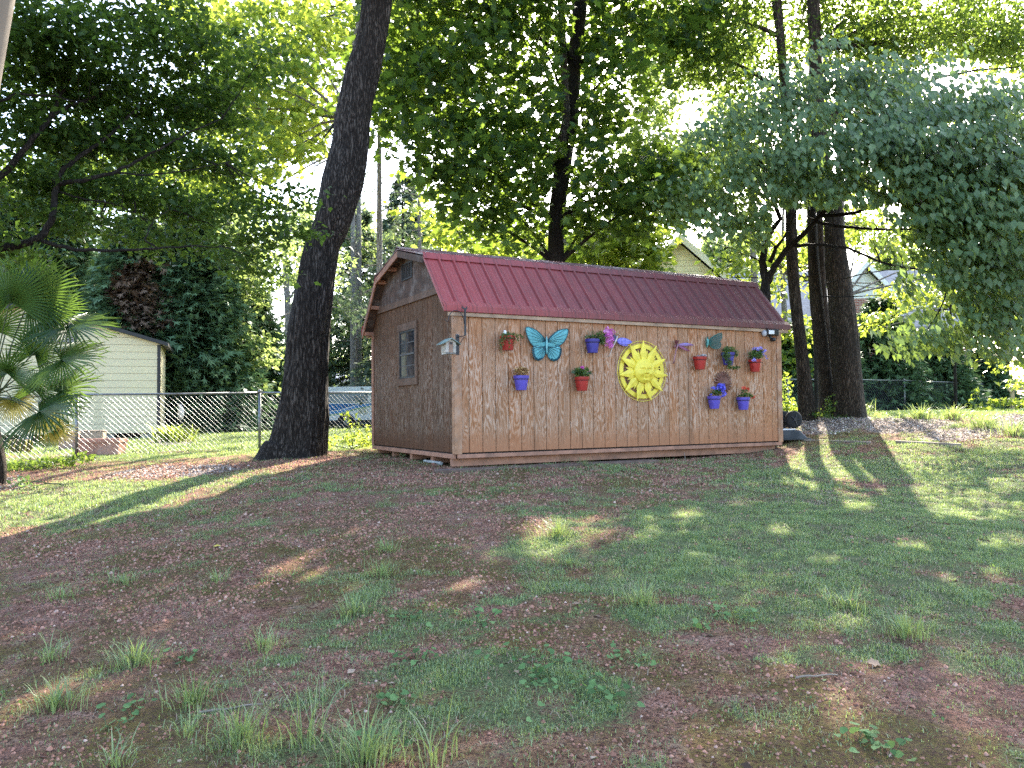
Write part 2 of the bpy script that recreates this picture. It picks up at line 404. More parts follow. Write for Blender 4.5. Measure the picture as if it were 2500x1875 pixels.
def siding_mat(name, ax, shade=1.0, wsh=None):
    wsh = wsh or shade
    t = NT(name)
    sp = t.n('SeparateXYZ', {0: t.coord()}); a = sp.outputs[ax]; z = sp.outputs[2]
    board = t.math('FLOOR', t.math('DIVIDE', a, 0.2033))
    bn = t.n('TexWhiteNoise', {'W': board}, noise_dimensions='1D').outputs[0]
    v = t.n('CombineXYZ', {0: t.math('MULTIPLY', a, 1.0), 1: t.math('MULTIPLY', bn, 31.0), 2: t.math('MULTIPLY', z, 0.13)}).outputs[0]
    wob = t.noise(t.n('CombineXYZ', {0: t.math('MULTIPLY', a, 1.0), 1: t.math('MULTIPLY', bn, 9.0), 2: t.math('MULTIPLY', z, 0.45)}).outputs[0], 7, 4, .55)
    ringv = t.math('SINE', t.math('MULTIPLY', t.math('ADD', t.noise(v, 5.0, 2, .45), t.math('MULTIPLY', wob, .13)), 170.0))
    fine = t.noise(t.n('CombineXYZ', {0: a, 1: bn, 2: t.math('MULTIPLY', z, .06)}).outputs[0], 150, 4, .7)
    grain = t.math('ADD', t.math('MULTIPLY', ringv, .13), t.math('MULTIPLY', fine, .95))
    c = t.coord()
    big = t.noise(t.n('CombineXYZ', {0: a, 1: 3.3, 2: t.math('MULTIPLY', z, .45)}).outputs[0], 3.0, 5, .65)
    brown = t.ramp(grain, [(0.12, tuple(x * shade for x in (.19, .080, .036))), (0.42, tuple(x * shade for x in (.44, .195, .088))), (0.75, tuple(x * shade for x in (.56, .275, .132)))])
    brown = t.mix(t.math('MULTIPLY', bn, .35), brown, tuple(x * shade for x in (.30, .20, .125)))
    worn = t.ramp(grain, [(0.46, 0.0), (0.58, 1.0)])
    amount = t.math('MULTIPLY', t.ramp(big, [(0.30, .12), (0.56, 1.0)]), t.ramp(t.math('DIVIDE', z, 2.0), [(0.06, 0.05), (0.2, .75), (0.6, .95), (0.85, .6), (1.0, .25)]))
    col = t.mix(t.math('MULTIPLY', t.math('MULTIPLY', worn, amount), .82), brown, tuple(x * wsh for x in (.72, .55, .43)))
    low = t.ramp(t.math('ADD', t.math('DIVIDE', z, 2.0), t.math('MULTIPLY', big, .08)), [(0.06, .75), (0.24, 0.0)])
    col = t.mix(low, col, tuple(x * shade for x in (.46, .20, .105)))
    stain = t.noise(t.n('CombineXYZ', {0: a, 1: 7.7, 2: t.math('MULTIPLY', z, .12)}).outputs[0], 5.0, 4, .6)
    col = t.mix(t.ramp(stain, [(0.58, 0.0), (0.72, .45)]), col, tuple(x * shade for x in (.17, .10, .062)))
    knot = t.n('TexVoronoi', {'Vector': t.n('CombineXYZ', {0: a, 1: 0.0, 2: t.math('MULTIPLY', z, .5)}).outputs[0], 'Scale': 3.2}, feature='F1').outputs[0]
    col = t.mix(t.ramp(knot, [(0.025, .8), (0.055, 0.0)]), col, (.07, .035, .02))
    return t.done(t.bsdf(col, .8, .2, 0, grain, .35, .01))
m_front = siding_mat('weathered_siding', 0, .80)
m_gable = siding_mat('weathered_shaded_gable_siding', 1, .23, .42)  # gable siding darkened: the shade on that end is put into its colour
m_groove = plain('dark_groove', (.030, .016, .010), .95)
m_trim = plain('stained_trim', (.34, .17, .11), .75, .3, 5, dirt=(.18, .10, .07))
m_trimw = plain('weathered_trim', (.34, .18, .10), .8, .35, 6, dirt=(.44, .33, .26))
m_dark = plain('old_dark_wood', (.075, .045, .032), .85, .4, 6, dirt=(.22, .19, .17))
m_casing = plain('window_casing', (.115, .066, .042), .8, .3, 6, dirt=(.16, .105, .078))
m_fascia = plain('pale_fascia', (.36, .25, .17), .8, .3, 4, dirt=(.18, .115, .08))
m_shade_dark = plain('shadowed_underside', (.03, .022, .018), .95)  # near-black: shade under floors and behind the vent put into the colour
def roof_mat():
    t = NT('red_metal_roof'); sp = t.n('SeparateXYZ', {0: t.coord()}); u = sp.outputs[0]; z = sp.outputs[2]
    cc = t.n('CombineXYZ', {0: u, 1: 0.0, 2: t.math('MULTIPLY', z, .16)}).outputs[0]
    st = t.noise(cc, 9, 5, .7); st2 = t.noise(cc, 34, 3, .6); b = t.noise(t.coord(), 1.1, 4, .6)
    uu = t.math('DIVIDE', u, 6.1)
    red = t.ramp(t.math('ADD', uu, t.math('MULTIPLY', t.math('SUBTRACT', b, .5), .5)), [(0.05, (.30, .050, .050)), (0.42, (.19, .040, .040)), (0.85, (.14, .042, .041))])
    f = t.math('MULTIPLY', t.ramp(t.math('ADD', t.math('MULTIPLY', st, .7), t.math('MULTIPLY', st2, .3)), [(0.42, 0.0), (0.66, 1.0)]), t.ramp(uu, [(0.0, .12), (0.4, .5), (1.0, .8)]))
    col = t.mix(f, red, (.058, .038, .036))
    rf = t.math('FRACT', t.math('DIVIDE', t.math('ADD', u, OL), .2286))
    rib = t.ramp(rf, [(0.0, .0), (0.075, .0), (0.085, .62), (0.13, .35), (0.2, 0.0), (.78, 0.0), (0.855, .55), (0.868, .0)])
    col = t.mix(rib, col, (.045, .018, .018))
    chalk = t.ramp(t.noise(t.coord(), 5, 6, .7), [(0.55, 0.0), (0.8, .16)])
    col = t.mix(chalk, col, (.42, .22, .22))
    r = t.ramp(st2, [(0.3, .38), (0.7, .62)])
    return t.done(t.bsdf(col, r, .4, 0, st2, .15, .006))
m_roof = roof_mat()
m_roofdark = plain('faded_ridge_metal', (.15, .06, .055), .55, .4, 3, dirt=(.40, .34, .32))

shed = empty('garden_shed', SH0, SYAW, 'wooden gambrel barn shed with red metal roof and decorated plank wall', 'shed')
def shed_part(name, mb, mat, bevel=0.0, parent=None): return mb.build(name, mat, parent or shed, bevel)

def gamb(v):                     # underside height of the gambrel roof above a spot v of the gable
    v = min(v, SW - v)
    if v <= BV: return EW + (BW - EW) * v / BV - .02
    return BW + (RW - BW) * (v - BV) / (SW / 2 - BV) - .02
WB = 0.075                       # bottom of the siding
# long walls: planks with open grooves over a dark backing
def long_wall(v0, out):
    b = MB(); p = 0.2033; n = int(round(SL / p))
    for i in range(n):
        x0, x1 = i * SL / n + .0048, (i + 1) * SL / n - .0048
        y = sorted((v0, v0 + out * .016)); b.box(x0, x1, y[0], y[1], WB, SH + .05)
    b.cur = 1; y = sorted((v0 + out * .011, v0 + out * .040)); b.box(0.01, SL - .01, y[0], y[1], WB + .005, SH + .045)
    return b
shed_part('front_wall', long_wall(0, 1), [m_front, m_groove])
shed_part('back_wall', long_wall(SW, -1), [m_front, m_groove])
BANDW = None
def gable_wall(u0, out):
    b = MB(); p = 0.2033; n = 18
    vs = [0.02 + (SW - .04) * i / n for i in range(n + 1)]
    for i in range(n):
        v0, v1 = vs[i] + .005, vs[i + 1] - .005
        cuts = [v0] + [c for c in (BV, SW / 2, SW - BV) if v0 < c < v1] + [v1]
        poly = [(v0, WB), (v1, WB)] + [(c, gamb(c)) for c in cuts[::-1]]
        b.cur = 0; b.prism(poly, out * .016, 'x', u0)
    poly = [(.03, WB + .01), (SW - .03, WB + .01), (SW - .03, gamb(.03) - .02), (SW - BV, BW - .04), (SW / 2, RW - .05), (BV, BW - .04), (.03, gamb(.03) - .02)]
    b.cur = 1; b.prism(poly, out * .028, 'x', u0 + out * .011)
    return b
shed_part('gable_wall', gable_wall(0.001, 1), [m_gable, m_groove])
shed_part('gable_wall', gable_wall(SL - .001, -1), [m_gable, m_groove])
# corner boards
for u, su in ((0, -1), (SL, 1)):
    for v, sv in ((0, -1), (SW, 1)):
        b = MB()
        ux = sorted((u + su * .019, u - su * .085)); vy = sorted((v + sv * .003, v + sv * .022)); b.box(ux[0], ux[1], vy[0], vy[1], WB - .02, SH + .02)
        vy = sorted((v + sv * .001, v - sv * .075)); ux = sorted((u + su * .002, u + su * .021)); b.box(ux[0], ux[1], vy[0], vy[1], WB - .017, SH + .03)
        shed_part('corner_board', b, m_trimw if v == 0 else m_trim, .003)
# skirt boards
for b, nm in ((MB().box(.02, SL / 2 - .002, -.026, .012, 0, WB - .022).box(SL / 2 + .002, SL - .01, -.026, .012, .001, WB - .021), 'skirt_board'),
              (MB().box(.02, SL - .02, SW - .012, SW + .026, 0, WB - .022), 'skirt_board'),
              (MB().box(-.026, .012, .02, SW - .02, -.005, WB - .02), 'skirt_board'), (MB().box(SL - .012, SL + .026, .02, SW - .02, 0, WB - .02), 'skirt_board')):
    shed_part(nm, b, m_trim, .003)
# skids and floor under the shed
for v in (.10, .92, 1.77, 2.6, SW - .2):
    shed_part('skid', MB().box(.05 if v != .10 else .0, SL - .06, v, v + .10, -.115, -.001), m_trim, .004)
shed_part('floor', MB().box(.03, SL - .03, .03, SW - .03, .0, .07), m_shade_dark)
# roof panels (sheet with raised ribs)
def roof_panel(v0, w0, v1, w1, mirror=False):
    b = MB(); d = Vector((0, v1 - v0, w1 - w0)); nrm = Vector((0, -(w1 - w0), v1 - v0)).normalized()
    L_ = d.length
    def pt(u, t, h):
        q = Vector((u, v0, w0)) + d * (t / L_) + nrm * h
        if mirror: q.y = SW - q.y
        return q
    u0, u1 = -OL, SL + OR
    prof = []; p = .2286; x = u0; 
    while x < u1 - .06:
        prof += [(x, 0), (x + .004, .0)] if not prof else []
        r0 = x + p - .03
        if r0 + .05 > u1: break
        prof += [(r0 - p * .62, 0), (r0 - p * .62 + .008, .004), (r0 - p * .62 + .018, .004), (r0 - p * .62 + .026, 0), (r0 - p * .34, 0), (r0 - p * .34 + .008, .004), (r0 - p * .34 + .018, .004), (r0 - p * .34 + .026, 0)]
        prof += [(r0, 0), (r0 + .010, .026), (r0 + .034, .026), (r0 + .046, 0)]
        x += p
    prof.append((u1, 0))
    n = len(prof); vs = []
    for t, hh in ((0, 0), (L_, 0)):
        vs += [pt(u, t, h) for u, h in prof]
    fs = [(i, i + 1, n + i + 1, n + i) for i in range(n - 1)]
    b.add(vs, fs)
    vs2 = [pt(u0, 0, -.012), pt(u1, 0, -.012), pt(u1, L_, -.012), pt(u0, L_, -.012)]
    b.add(vs2, [(0, 3, 2, 1)])
    b.add([pt(u0, 0, 0), pt(u0, L_, 0), pt(u0, L_, -.012), pt(u0, 0, -.012)], [(0, 1, 2, 3)])
    b.add([pt(u1, 0, 0), pt(u1, L_, 0), pt(u1, L_, -.012), pt(u1, 0, -.012)], [(3, 2, 1, 0)])
    b.add([pt(u, 0, h) for u, h in prof] + [pt(u, 0, -.012) for u, h in prof], [(i, n + i, n + i + 1, i + 1) for i in range(n - 1)])
    return b
EV = -.045
for mir in (False, True):
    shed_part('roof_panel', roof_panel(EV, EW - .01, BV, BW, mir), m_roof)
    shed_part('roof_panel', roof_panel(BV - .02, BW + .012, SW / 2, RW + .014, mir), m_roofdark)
def fold(name, pts, mat, th=.006):   # flashing: a strip with this cross-section, all along the roof
    b = MB(); vs = []; n = len(pts)
    for u in (-OL - .006, SL + OR + .006): vs += [(u, v, w_) for v, w_ in pts]
    b.add(vs, [(i, i + 1, n + i + 1, n + i) for i in range(n - 1)])
    o = b.build(name, mat, shed); s_ = o.modifiers.new('thick', 'SOLIDIFY'); s_.thickness = th; return o
fold('ridge_cap', [(SW / 2 - .16, RW - .02), (SW / 2, RW + .045), (SW / 2 + .16, RW - .02)], m_roofdark)
for mir in (0, 1):
    f = (lambda v: SW - v) if mir else (lambda v: v)
    fold('break_flashing', [(f(BV - .075), BW - .062), (f(BV - .015), BW + .032), (f(BV + .10), BW + .062)], m_roof if not mir else m_roofdark)
    fold('eave_flashing', [(f(EV + .05), EW + .085), (f(EV - .02), EW + .022), (f(EV - .022), EW - .058), (f(EV - .005), EW - .066)], m_roof)
shed_part('fascia_board', MB().box(-OL + .07, SL + OR - .03, -.042, -.006, EW - .118, EW - .066), m_fascia, .003)
shed_part('fascia_board', MB().box(-OL + .07, SL + OR - .03, SW + .006, SW + .042, EW - .118, EW - .066), m_fascia, .003)
# rake boards on both gables: lower ones stained, upper ones weathered dark
def rake(u0, u1, a, c, drop, mat):
    (v0, w0), (v1, w1) = a, c
    b = MB().prism([(v0, w0 - .016), (v1, w1 - .016), (v1, w1 - drop), (v0, w0 - drop)], u1 - u0, 'x', u0)
    shed_part('rake_board', b, mat, .002)
m_redtrim = plain('red_edge_metal', (.30, .06, .06), .5, .3, 6)
for u0, u1 in ((-OL, -OL + .022), (SL + OR - .022, SL + OR)):
    rake(u0, u1, (EV, EW - .01), (BV, BW), .05, m_redtrim)
    rake(u0 - .002, u1 - .002, (BV, BW), (SW / 2 - .001, RW), .115, m_dark)
    rake(u0 - .002, u1 - .002, (SW - BV, BW), (SW / 2 + .001, RW), .115, m_trim)
    rake(u0, u1, (SW - EV, EW - .01), (SW - BV, BW), .12, m_trim)
for mir in (0, 1):
    f = (lambda v: SW - v) if mir else (lambda v: v)
    for (a, c) in (((EV + .03, EW + .01), (BV - .005, BW - .02)), ((BV + .01, BW - .018), (SW / 2 - .006, RW - .02))):
        pl = [(f(a[0]), a[1] - .02), (f(c[0]), c[1] - .02), (f(c[0]), c[1] - .034), (f(a[0]), a[1] - .034)]
        for u0, u1 in ((-OL + .024, -.004), (SL + .004, SL + OR - .024)):
            shed_part('soffit', MB().prism(pl, u1 - u0, 'x', u0), m_dark)
# lookout blocks that carry the overhang of the far slope
for v in (SW - .03, SW - .38, SW - .72, SW - 1.25):
    w_ = gamb(v) - .035
    shed_part('lookout', MB().box(-OL + .03, -.004, v - .04, v + .03, w_ - .06, w_), m_trim)
# gable band, window, vent
va, wa = WG(860 + 190 * .3496, 580 + 430 * .3496); vb, wb = WG(860 + 556 * .3496, 580 + 290 * .3496)
bz = 2.36; va_, vb_ = .33, SW - .33
shed_part('gable_band', MB().box(-.026, -.004, va_ + .01, vb_ - .01, bz - .05, bz + .05), m_casing, .003)
# boards above the band sit proud and are darker
b = MB(); n = 12
for i in range(n):
    v0 = va_ + .06 + (vb_ - va_ - .12) * i / n + .003; v1 = va_ + .06 + (vb_ - va_ - .12) * (i + 1) / n - .003
    cuts = [v0] + [c for c in (BV, SW / 2, SW - BV) if v0 < c < v1] + [v1]
    b.prism([(v0, bz + .052), (v1, bz + .052)] + [(c, gamb(c) - .03) for c in cuts[::-1]], -.012, 'x', -.002)
shed_part('gable_top', b, m_dark)
m_glass = NT('window_glass'); _c = m_glass.coord()
m_glass = m_glass.done(m_glass.bsdf(m_glass.ramp(m_glass.noise(_c, 5, 4), [(0.4, (.012, .014, .018)), (0.7, (.05, .055, .065))]), .06, .9))
m_sash = plain('black_sash', (.03, .03, .032), .5)
m_sashl = plain('grey_sash', (.085, .085, .088), .5)
vL, wT = WG(860 + 338 * .3496, 580 + 662 * .3496); vR, wBt = WG(860 + 447 * .3496, 580 + 975 * .3496)
win = shed_part('window', MB().box(-.012, .004, vR, vL, wBt, wT), m_glass)
b = MB(); tw = .028
b.box(-.024, .0, vR - .002, vR + tw, wBt, wT).box(-.024, .0, vL - tw, vL + .002, wBt, wT).box(-.0235, .0, vR + tw, vL - tw, wT - tw, wT).box(-.0235, .0, vR + tw, vL - tw, wBt, wBt + tw)
mid = (wT + wBt) / 2
shed_part('sash', b, m_sash, 0, win)
shed_part('sash', MB().box(-.028, .0, vR + tw + .001, vL - tw - .001, mid - .014, mid + .014).box(-.0245, .001, vR + tw + .001, vL - tw - .001, wBt + .002, wBt + .012), m_sashl, 0, win)
b = MB(); vm = (vL + vR) / 2
for z0, z1 in ((wBt + tw, mid - .016), (mid + .016, wT - tw)):
    b.box(-.018, .0, vm - .006, vm + .006, z0, z1); zm = (z0 + z1) / 2
    b.box(-.017, .0, vR + tw, vm - .007, zm - .006, zm + .006).box(-.017, .0, vm + .007, vL - tw, zm - .006, zm + .006)
shed_part('muntin', b, m_sashl, 0, win)
for bx in ((vR - .085, vL + .085, wT + .003, wT + .115), (vR - .085, vL + .085, wBt - .112, wBt - .003), (vR - .084, vR - .004, wBt, wT), (vL + .004, vL + .05, wBt, wT)):
    shed_part('casing', MB().box(-.03, -.001, *bx), m_casing, .003, win)
vv0, ww0 = WG(860 + 357 * .3496, 580 + 200 * .3496); vv1, ww1 = WG(860 + 424 * .3496, 580 + 270 * .3496)
vt = shed_part('gable_vent', MB().box(-.018, -.0145, vv1, vv0, ww1, ww0), m_shade_dark)
b = MB(); b.box(-.03, -.015, vv1 - .02, vv1, ww1, ww0).box(-.03, -.015, vv0, vv0 + .02, ww1, ww0).box(-.03, -.015, vv1 - .02, vv0 + .02, ww0, ww0 + .02).box(-.03, -.015, vv1 - .02, vv0 + .02, ww1 - .02, ww1)
for i in range(6):
    v = vv1 + (vv0 - vv1) * (i + .5) / 6; b.box(-.026, -.019, v - .008, v + .008, ww1 + .001, ww0 - .001)
shed_part('louver', b, m_sash, 0, vt)

# loose timber and pipe at the foot of the shed
m_oldboard = plain('grey_ground_board', (.13, .088, .068), .9, .35, 6, dirt=(.09, .05, .035))
o = MB().box(-.35, 3.2, -.30, -.06, -.21, -.125).build('ground_board', m_oldboard, None, .008)
o.location = SH0; o.rotation_euler = (0, 0, SYAW); tag(o, 'weathered grey board lying on the soil under the front edge of the shed', 'board')
m_pvc = plain('grey_pipe', (.35, .36, .36), .5)
o = MB().tube([(.02, .55, -.095), (.05, 1.25, -.10)], .024, 10).build('drain_pipe', m_pvc); o.location = SH0; o.rotation_euler = (0, 0, SYAW)
tag(o, 'short grey pipe lying under the window end of the shed', 'pipe')

# ------------------------------------------------------------------ things on the long wall
def wall_thing(name, u, w_, label, cat, group=None, off=0.0):
    return empty(name, SP(u, -off, w_), SYAW, label, cat, group)

# leaves and flowers
def rotm(d, n):
    d = d / (np.linalg.norm(d, axis=1, keepdims=True) + 1e-9)
    n = n - d * (n * d).sum(1, keepdims=True); n = n / (np.linalg.norm(n, axis=1, keepdims=True) + 1e-9)
    x = np.cross(d, n); return x, d, n
T_OVAL = (np.array([(0, 0, 0), (-.30, .42, .07), (0, 1, -.06), (.30, .42, .07), (0, .45, 0)]), [(0, 4, 1), (1, 4, 2), (0, 3, 4), (3, 2, 4)])
T_MAPLE = (np.array([(0, 0, 0), (-.36, .02, .03), (-.26, .22, .03), (-.56, .42, .07), (-.26, .50, .03), (-.24, .74, .03), (-.10, .66, .01), (0, 1.0, -.05), (.10, .66, .01), (.24, .74, .03), (.26, .50, .03), (.56, .42, .07), (.26, .22, .03), (.36, .02, .03), (0, .42, -.02)]),
           [(14, i, i - 1) for i in range(1, 14)] + [(14, 0, 13)])
T_DIAM = (np.array([(0, 0, 0), (-.34, .5, .06), (0, 1, -.05), (.34, .5, .06)]), [(0, 3, 2, 1)])
T_FAN = (np.array([(0, 0, 0), (-.05, .5, .02), (-.34, .75, 0), (-.1, .62, .02), (-.16, .98, 0), (0, .72, .03), (.08, 1.0, 0), (.12, .64, .02), (.36, .8, 0), (.06, .45, .02)]), [(0, 3, 2, 1), (0, 5, 4, 3), (0, 7, 6, 5), (0, 9, 8, 7)])
T_NEEDLE = (np.array([(0, 0, 0), (-.03, .5, .02), (0, 1, 0), (.03, .5, .02)]), [(0, 3, 2, 1)])
def leaf_obj(name, pos, d, n, size, var, T, mat, parent=None):
    x, y, z = rotm(d, n); tv, tf = T
    V = pos[:, None, :] + size[:, None, None] * (tv[None, :, 0:1] * x[:, None, :] + tv[None, :, 1:2] * y[:, None, :] + tv[None, :, 2:3] * z[:, None, :])
    N, k = len(pos), len(tv)
    L = np.concatenate([np.array(f) for f in tf]); tot = np.array([len(f) for f in tf]); st = np.concatenate([[0], np.cumsum(tot)[:-1]])
    loops = (np.arange(N)[:, None] * k + L[None, :]).ravel(); starts = (np.arange(N)[:, None] * len(L) + st[None, :]).ravel()
    return np_mesh(name, V.reshape(-1, 3), loops, starts, mat, parent, {'v': np.repeat(np.clip(var, 0, 1), k)})
def rdir(N, up=0.0, rs=None):
    rs = rs or RS; v = rs.normal(size=(N, 3)); v[:, 2] += up
    return v / np.linalg.norm(v, axis=1, keepdims=True)

m_potred = plain('red_painted_pot', (.34, .016, .012), .45, .22, 14, spec=.4, dirt=(.30, .03, .02))
m_potpur = plain('purple_painted_pot', (.085, .060, .37), .45, .22, 14, dirt=(.09, .07, .34))
m_potblu = plain('blue_painted_pot', (.042, .036, .235), .45, .22, 14, dirt=(.04, .035, .2))
m_soil = plain('potting_soil', (.05, .032, .02), .95, .5, 40)
m_iron = plain('black_iron', (.02, .021, .026), .45, .3, 20)
m_leafpot = leaf_mat('pot_leaf', (.018, .040, .014), (.045, .095, .03), (.10, .17, .05), .25)
m_stem = plain('green_stem', (.06, .09, .03), .7)
m_drystem = plain('dry_stem', (.25, .15, .07), .8)
def flower_mat(name, a, b_): return leaf_mat(name, tuple(x * .7 for x in a), a, b_, .3, .5, .3, b_)
m_fpink = flower_mat('pink_petal', (.62, .14, .50), (.80, .38, .70)); m_fmag = flower_mat('magenta_petal', (.70, .05, .42), (.82, .15, .55))
m_fblue = flower_mat('blue_petal', (.13, .12, .70), (.25, .25, .85)); m_fvio = flower_mat('violet_petal', (.30, .24, .66), (.45, .38, .80))
m_fcor = flower_mat('coral_petal', (.72, .10, .05), (.85, .28, .18)); m_fdry = flower_mat('dry_petal', (.36, .20, .07), (.55, .36, .15))
m_fwhite = flower_mat('white_petal', (.6, .58, .58), (.8, .8, .8)); m_succ = flower_mat('pale_succulent', (.45, .42, .42), (.65, .62, .62))
T_PETAL5 = (np.array([(0, 0, 0)] + [p for k in range(5) for p in [(math.cos(2 * PI * k / 5 - .45) * .75, math.sin(2 * PI * k / 5 - .45) * .75, .12), (math.cos(2 * PI * k / 5) * 1., math.sin(2 * PI * k / 5) * 1., .06), (math.cos(2 * PI * k / 5 + .45) * .75, math.sin(2 * PI * k / 5 + .45) * .75, .12), (math.cos(2 * PI * k / 5 + PI / 5) * .3, math.sin(2 * PI * k / 5 + PI / 5) * .3, .04)]]),
            [(0,) + tuple(1 + (4 * k + j) % 20 for j in (-1, 0, 1, 2, 3)) for k in range(5)])
def petals(name, pts, size, mat, parent, face=(0, -1, .25), jit=.45):
    pts = np.array(pts); n = np.tile(np.array(face, float), (len(pts), 1)) + RS.normal(size=(len(pts), 3)) * jit
    return leaf_obj(name, pts, rdir(len(pts)), n, size * RS.uniform(.75, 1.2, len(pts)), RS.rand(len(pts)), T_PETAL5, mat, parent)
def fol(name, pts, size, parent, mat=None, T=T_OVAL, up=.4, droop=None):
    pts = np.array(pts); N = len(pts); d = rdir(N, up) if droop is None else droop + RS.normal(size=(N, 3)) * .5
    return leaf_obj(name, pts, d, rdir(N, .8), size * RS.uniform(.6, 1.3, N), RS.rand(N), T, mat or m_leafpot, parent)
def blob(c, r, n): 
    p = rdir(n) * (RS.rand(n, 1) ** .45); return np.array(c) + p * np.array(r)

PR, PH = .108, .205
def pot(px, py_rim, mat, label, scale=1.0):
    u, w_ = W(px, py_rim, .125)
    t = wall_thing('hanging_pot', u, w_, label, 'flower pot', 'flower pots hung on the shed wall', .128)
    t.scale = (scale, scale, scale)
    b = MB(); b.smooth = True
    b.lathe([(.062, -PH), (.074, -PH + .002), (.100, -.045), (.100, -.043), (PR, -.042), (PR + .003, -.022), (PR + .003, -.002), (PR, .0), (.096, .0), (.094, -.03), (.0, -.031)], 28)
    bd = b.build('pot_body', mat, t); m_ = bd.modifiers.new('n', 'EDGE_SPLIT'); m_.split_angle = math.radians(40)
    MB().lathe([(.001, -.026), (.06, -.022), (.095, -.024)], 20).build('soil', m_soil, t)
    b = MB(); ring = [(math.cos(a) * (PR - .004), math.sin(a) * (PR - .004), -.052) for a in np.linspace(0, 2 * PI, 25)]
    b.tube(ring, .0035, 5, False); b.box(-.012, .012, PR - .005, .124, -.075, .02)
    b.build('wall_hook', m_iron, t)
    return t
# each pot and its planting
t = pot(1239, 820, m_potred, 'red pot trailing a long thin vine, top left on the shed wall', .98)
MB().ball((0, .08, .05), .035, 8, (.8, .35, 1.1)).build('white_tag', plain('white_plastic', (.75, .75, .75), .4), t)
pts = np.concatenate([blob((0, 0, .02), (.11, .09, .035), 120)] + [np.array([(x0 + s_ * q * .10 + RS.normal() * .008, -.09 - .03 * math.sin(q * 3), .01 - L_ * q ** 1.4) for q in np.linspace(0, 1, 40)]) for x0, s_, L_ in ((-.09, -.9, .20), (-.06, -.4, .12), (-.10, -1.1, .14), (.06, .6, .10), (-.02, -.2, .22), (.10, .9, .04), (-.12, -.3, .28), (.03, .1, .16))])
fol('vine', pts, .028, t)
t = pot(1272, 917, m_potpur, 'purple pot full of dried brown blooms, left end of the lower row')
b = MB()
for k in range(26):
    a = RS.rand() * 2 * PI; r = RS.uniform(.02, .11); b.tube([(.3 * r * math.cos(a), .3 * r * math.sin(a), -.03), (r * math.cos(a), r * math.sin(a) * .8, RS.uniform(.04, .10))], .0025, 4)
b.build('dry_stems', m_drystem, t)
petals('dry_blooms', np.concatenate([blob((0, -.01, .075), (.115, .09, .045), 190)]), .017, m_fdry, t, (0, -.5, 1), .8)
fol('leaves', blob((0, 0, .02), (.09, .08, .03), 60), .03, t, m_fdry)
t = pot(1420, 920, m_potred, 'red pot with one magenta bloom over dark leaves, under the butterfly')
fol('leaves', np.concatenate([blob((0, -.01, .065), (.115, .10, .055), 150)]), .07, t, None, T_OVAL, .2)
petals('flowers', [(-.03, -.05, .135), (-.015, -.06, .14), (-.04, -.04, .125), (-.02, -.075, .125), (.07, -.08, .07)], .026, m_fmag, t)
t = pot(1446, 828, m_potblu, 'blue pot spilling pink petunias to its right side')
fol('leaves', np.concatenate([blob((.10, -.03, .03), (.11, .08, .08), 240), blob((.14, -.05, -.03), (.06, .05, .07), 110), blob((-.05, 0, .035), (.06, .05, .02), 40)]), .035, t)
b = MB()
for k in range(14):
    a = RS.uniform(-.6, .6); b.tube([(a * .1, 0, 0), (a * .13, -.01, .05), (a * .18, -.02, .11 + RS.rand() * .03)], .0018, 4)
b.build('stems', m_stem, t)
pk = np.concatenate([blob((.26, -.06, .085), (.10, .05, .115), 70), blob((.25, -.07, -.04), (.07, .04, .08), 36)])
petals('flowers', pk, .029, m_fpink, t, (.15, -1, .3), .3)
t = pot(1708, 871, m_potred, 'red pot nearly bare with a pale succulent, below the small green butterfly')
petals('succulent', np.concatenate([blob((.05, -.03, .02), (.045, .05, .018), 50), blob((-.06, -.03, .005), (.02, .03, .01), 14)]), .02, m_succ, t, (0, -.3, 1), .5)
t = pot(1777, 861, m_potblu, 'blue pot covered by a bushy green creeper hanging below it')
fol('creeper', np.concatenate([blob((0, -.02, .045), (.13, .10, .06), 300), blob((-.10, -.07, -.04), (.055, .07, .11), 300), blob((.10, -.06, -.02), (.05, .06, .06), 130), blob((-.06, -.09, -.17), (.05, .04, .06), 110), blob((.08, -.07, -.25), (.12, .04, .025), 110), blob((-.05, -.06, -.25), (.06, .04, .03), 50)]), .030, t)
t = pot(1843, 878, m_potred, 'red pot of leafy violet-flowered plant, right end of the upper row')
fol('leaves', np.concatenate([blob((0, -.02, .07), (.135, .10, .075), 300), blob((.04, -.03, .13), (.09, .08, .05), 100)]), .042, t)
petals('flowers', np.concatenate([blob((.03, -.05, .175), (.11, .07, .035), 30), blob((.13, -.06, .12), (.05, .05, .06), 30), blob((-.11, -.08, -.01), (.04, .03, .03), 12), [(.22, -.05, .02), (.2, -.05, .06)]]), .022, m_fvio, t)
t = pot(1743, 967, m_potpur, 'purple pot with blue lobelia in front of the clay sun face')
fol('leaves', np.concatenate([blob((.03, -.02, .05), (.095, .08, .055), 240), blob((.07, -.03, .10), (.06, .06, .05), 80)]), .03, t)
petals('flowers', np.concatenate([blob((.11, -.05, .13), (.075, .06, .075), 110), blob((-.01, -.03, .13), (.06, .05, .03), 14), blob((.16, -.06, .02), (.04, .04, .05), 16), blob((-.10, -.04, .02), (.012, .02, .012), 5)]), .021, m_fblue, t)
t = pot(1814, 970, m_potpur, 'purple pot with a few coral blooms on a stalk, right end of the lower row')
b = MB()
for q in ([(0, 0, -.02), (.01, -.02, .07), (-.03, -.03, .15)], [(.02, 0, -.02), (.03, -.03, .08), (.04, -.04, .14)], [(.03, 0, -.01), (.10, -.03, .05), (.15, -.04, .01)]): b.tube(q, .003, 5)
b.build('stems', m_stem, t)
fol('leaves', np.concatenate([blob((0, -.02, .03), (.09, .08, .025), 70), blob((.01, -.03, .09), (.05, .04, .04), 26), blob((.11, -.04, .02), (.04, .04, .035), 40)]), .045, t)
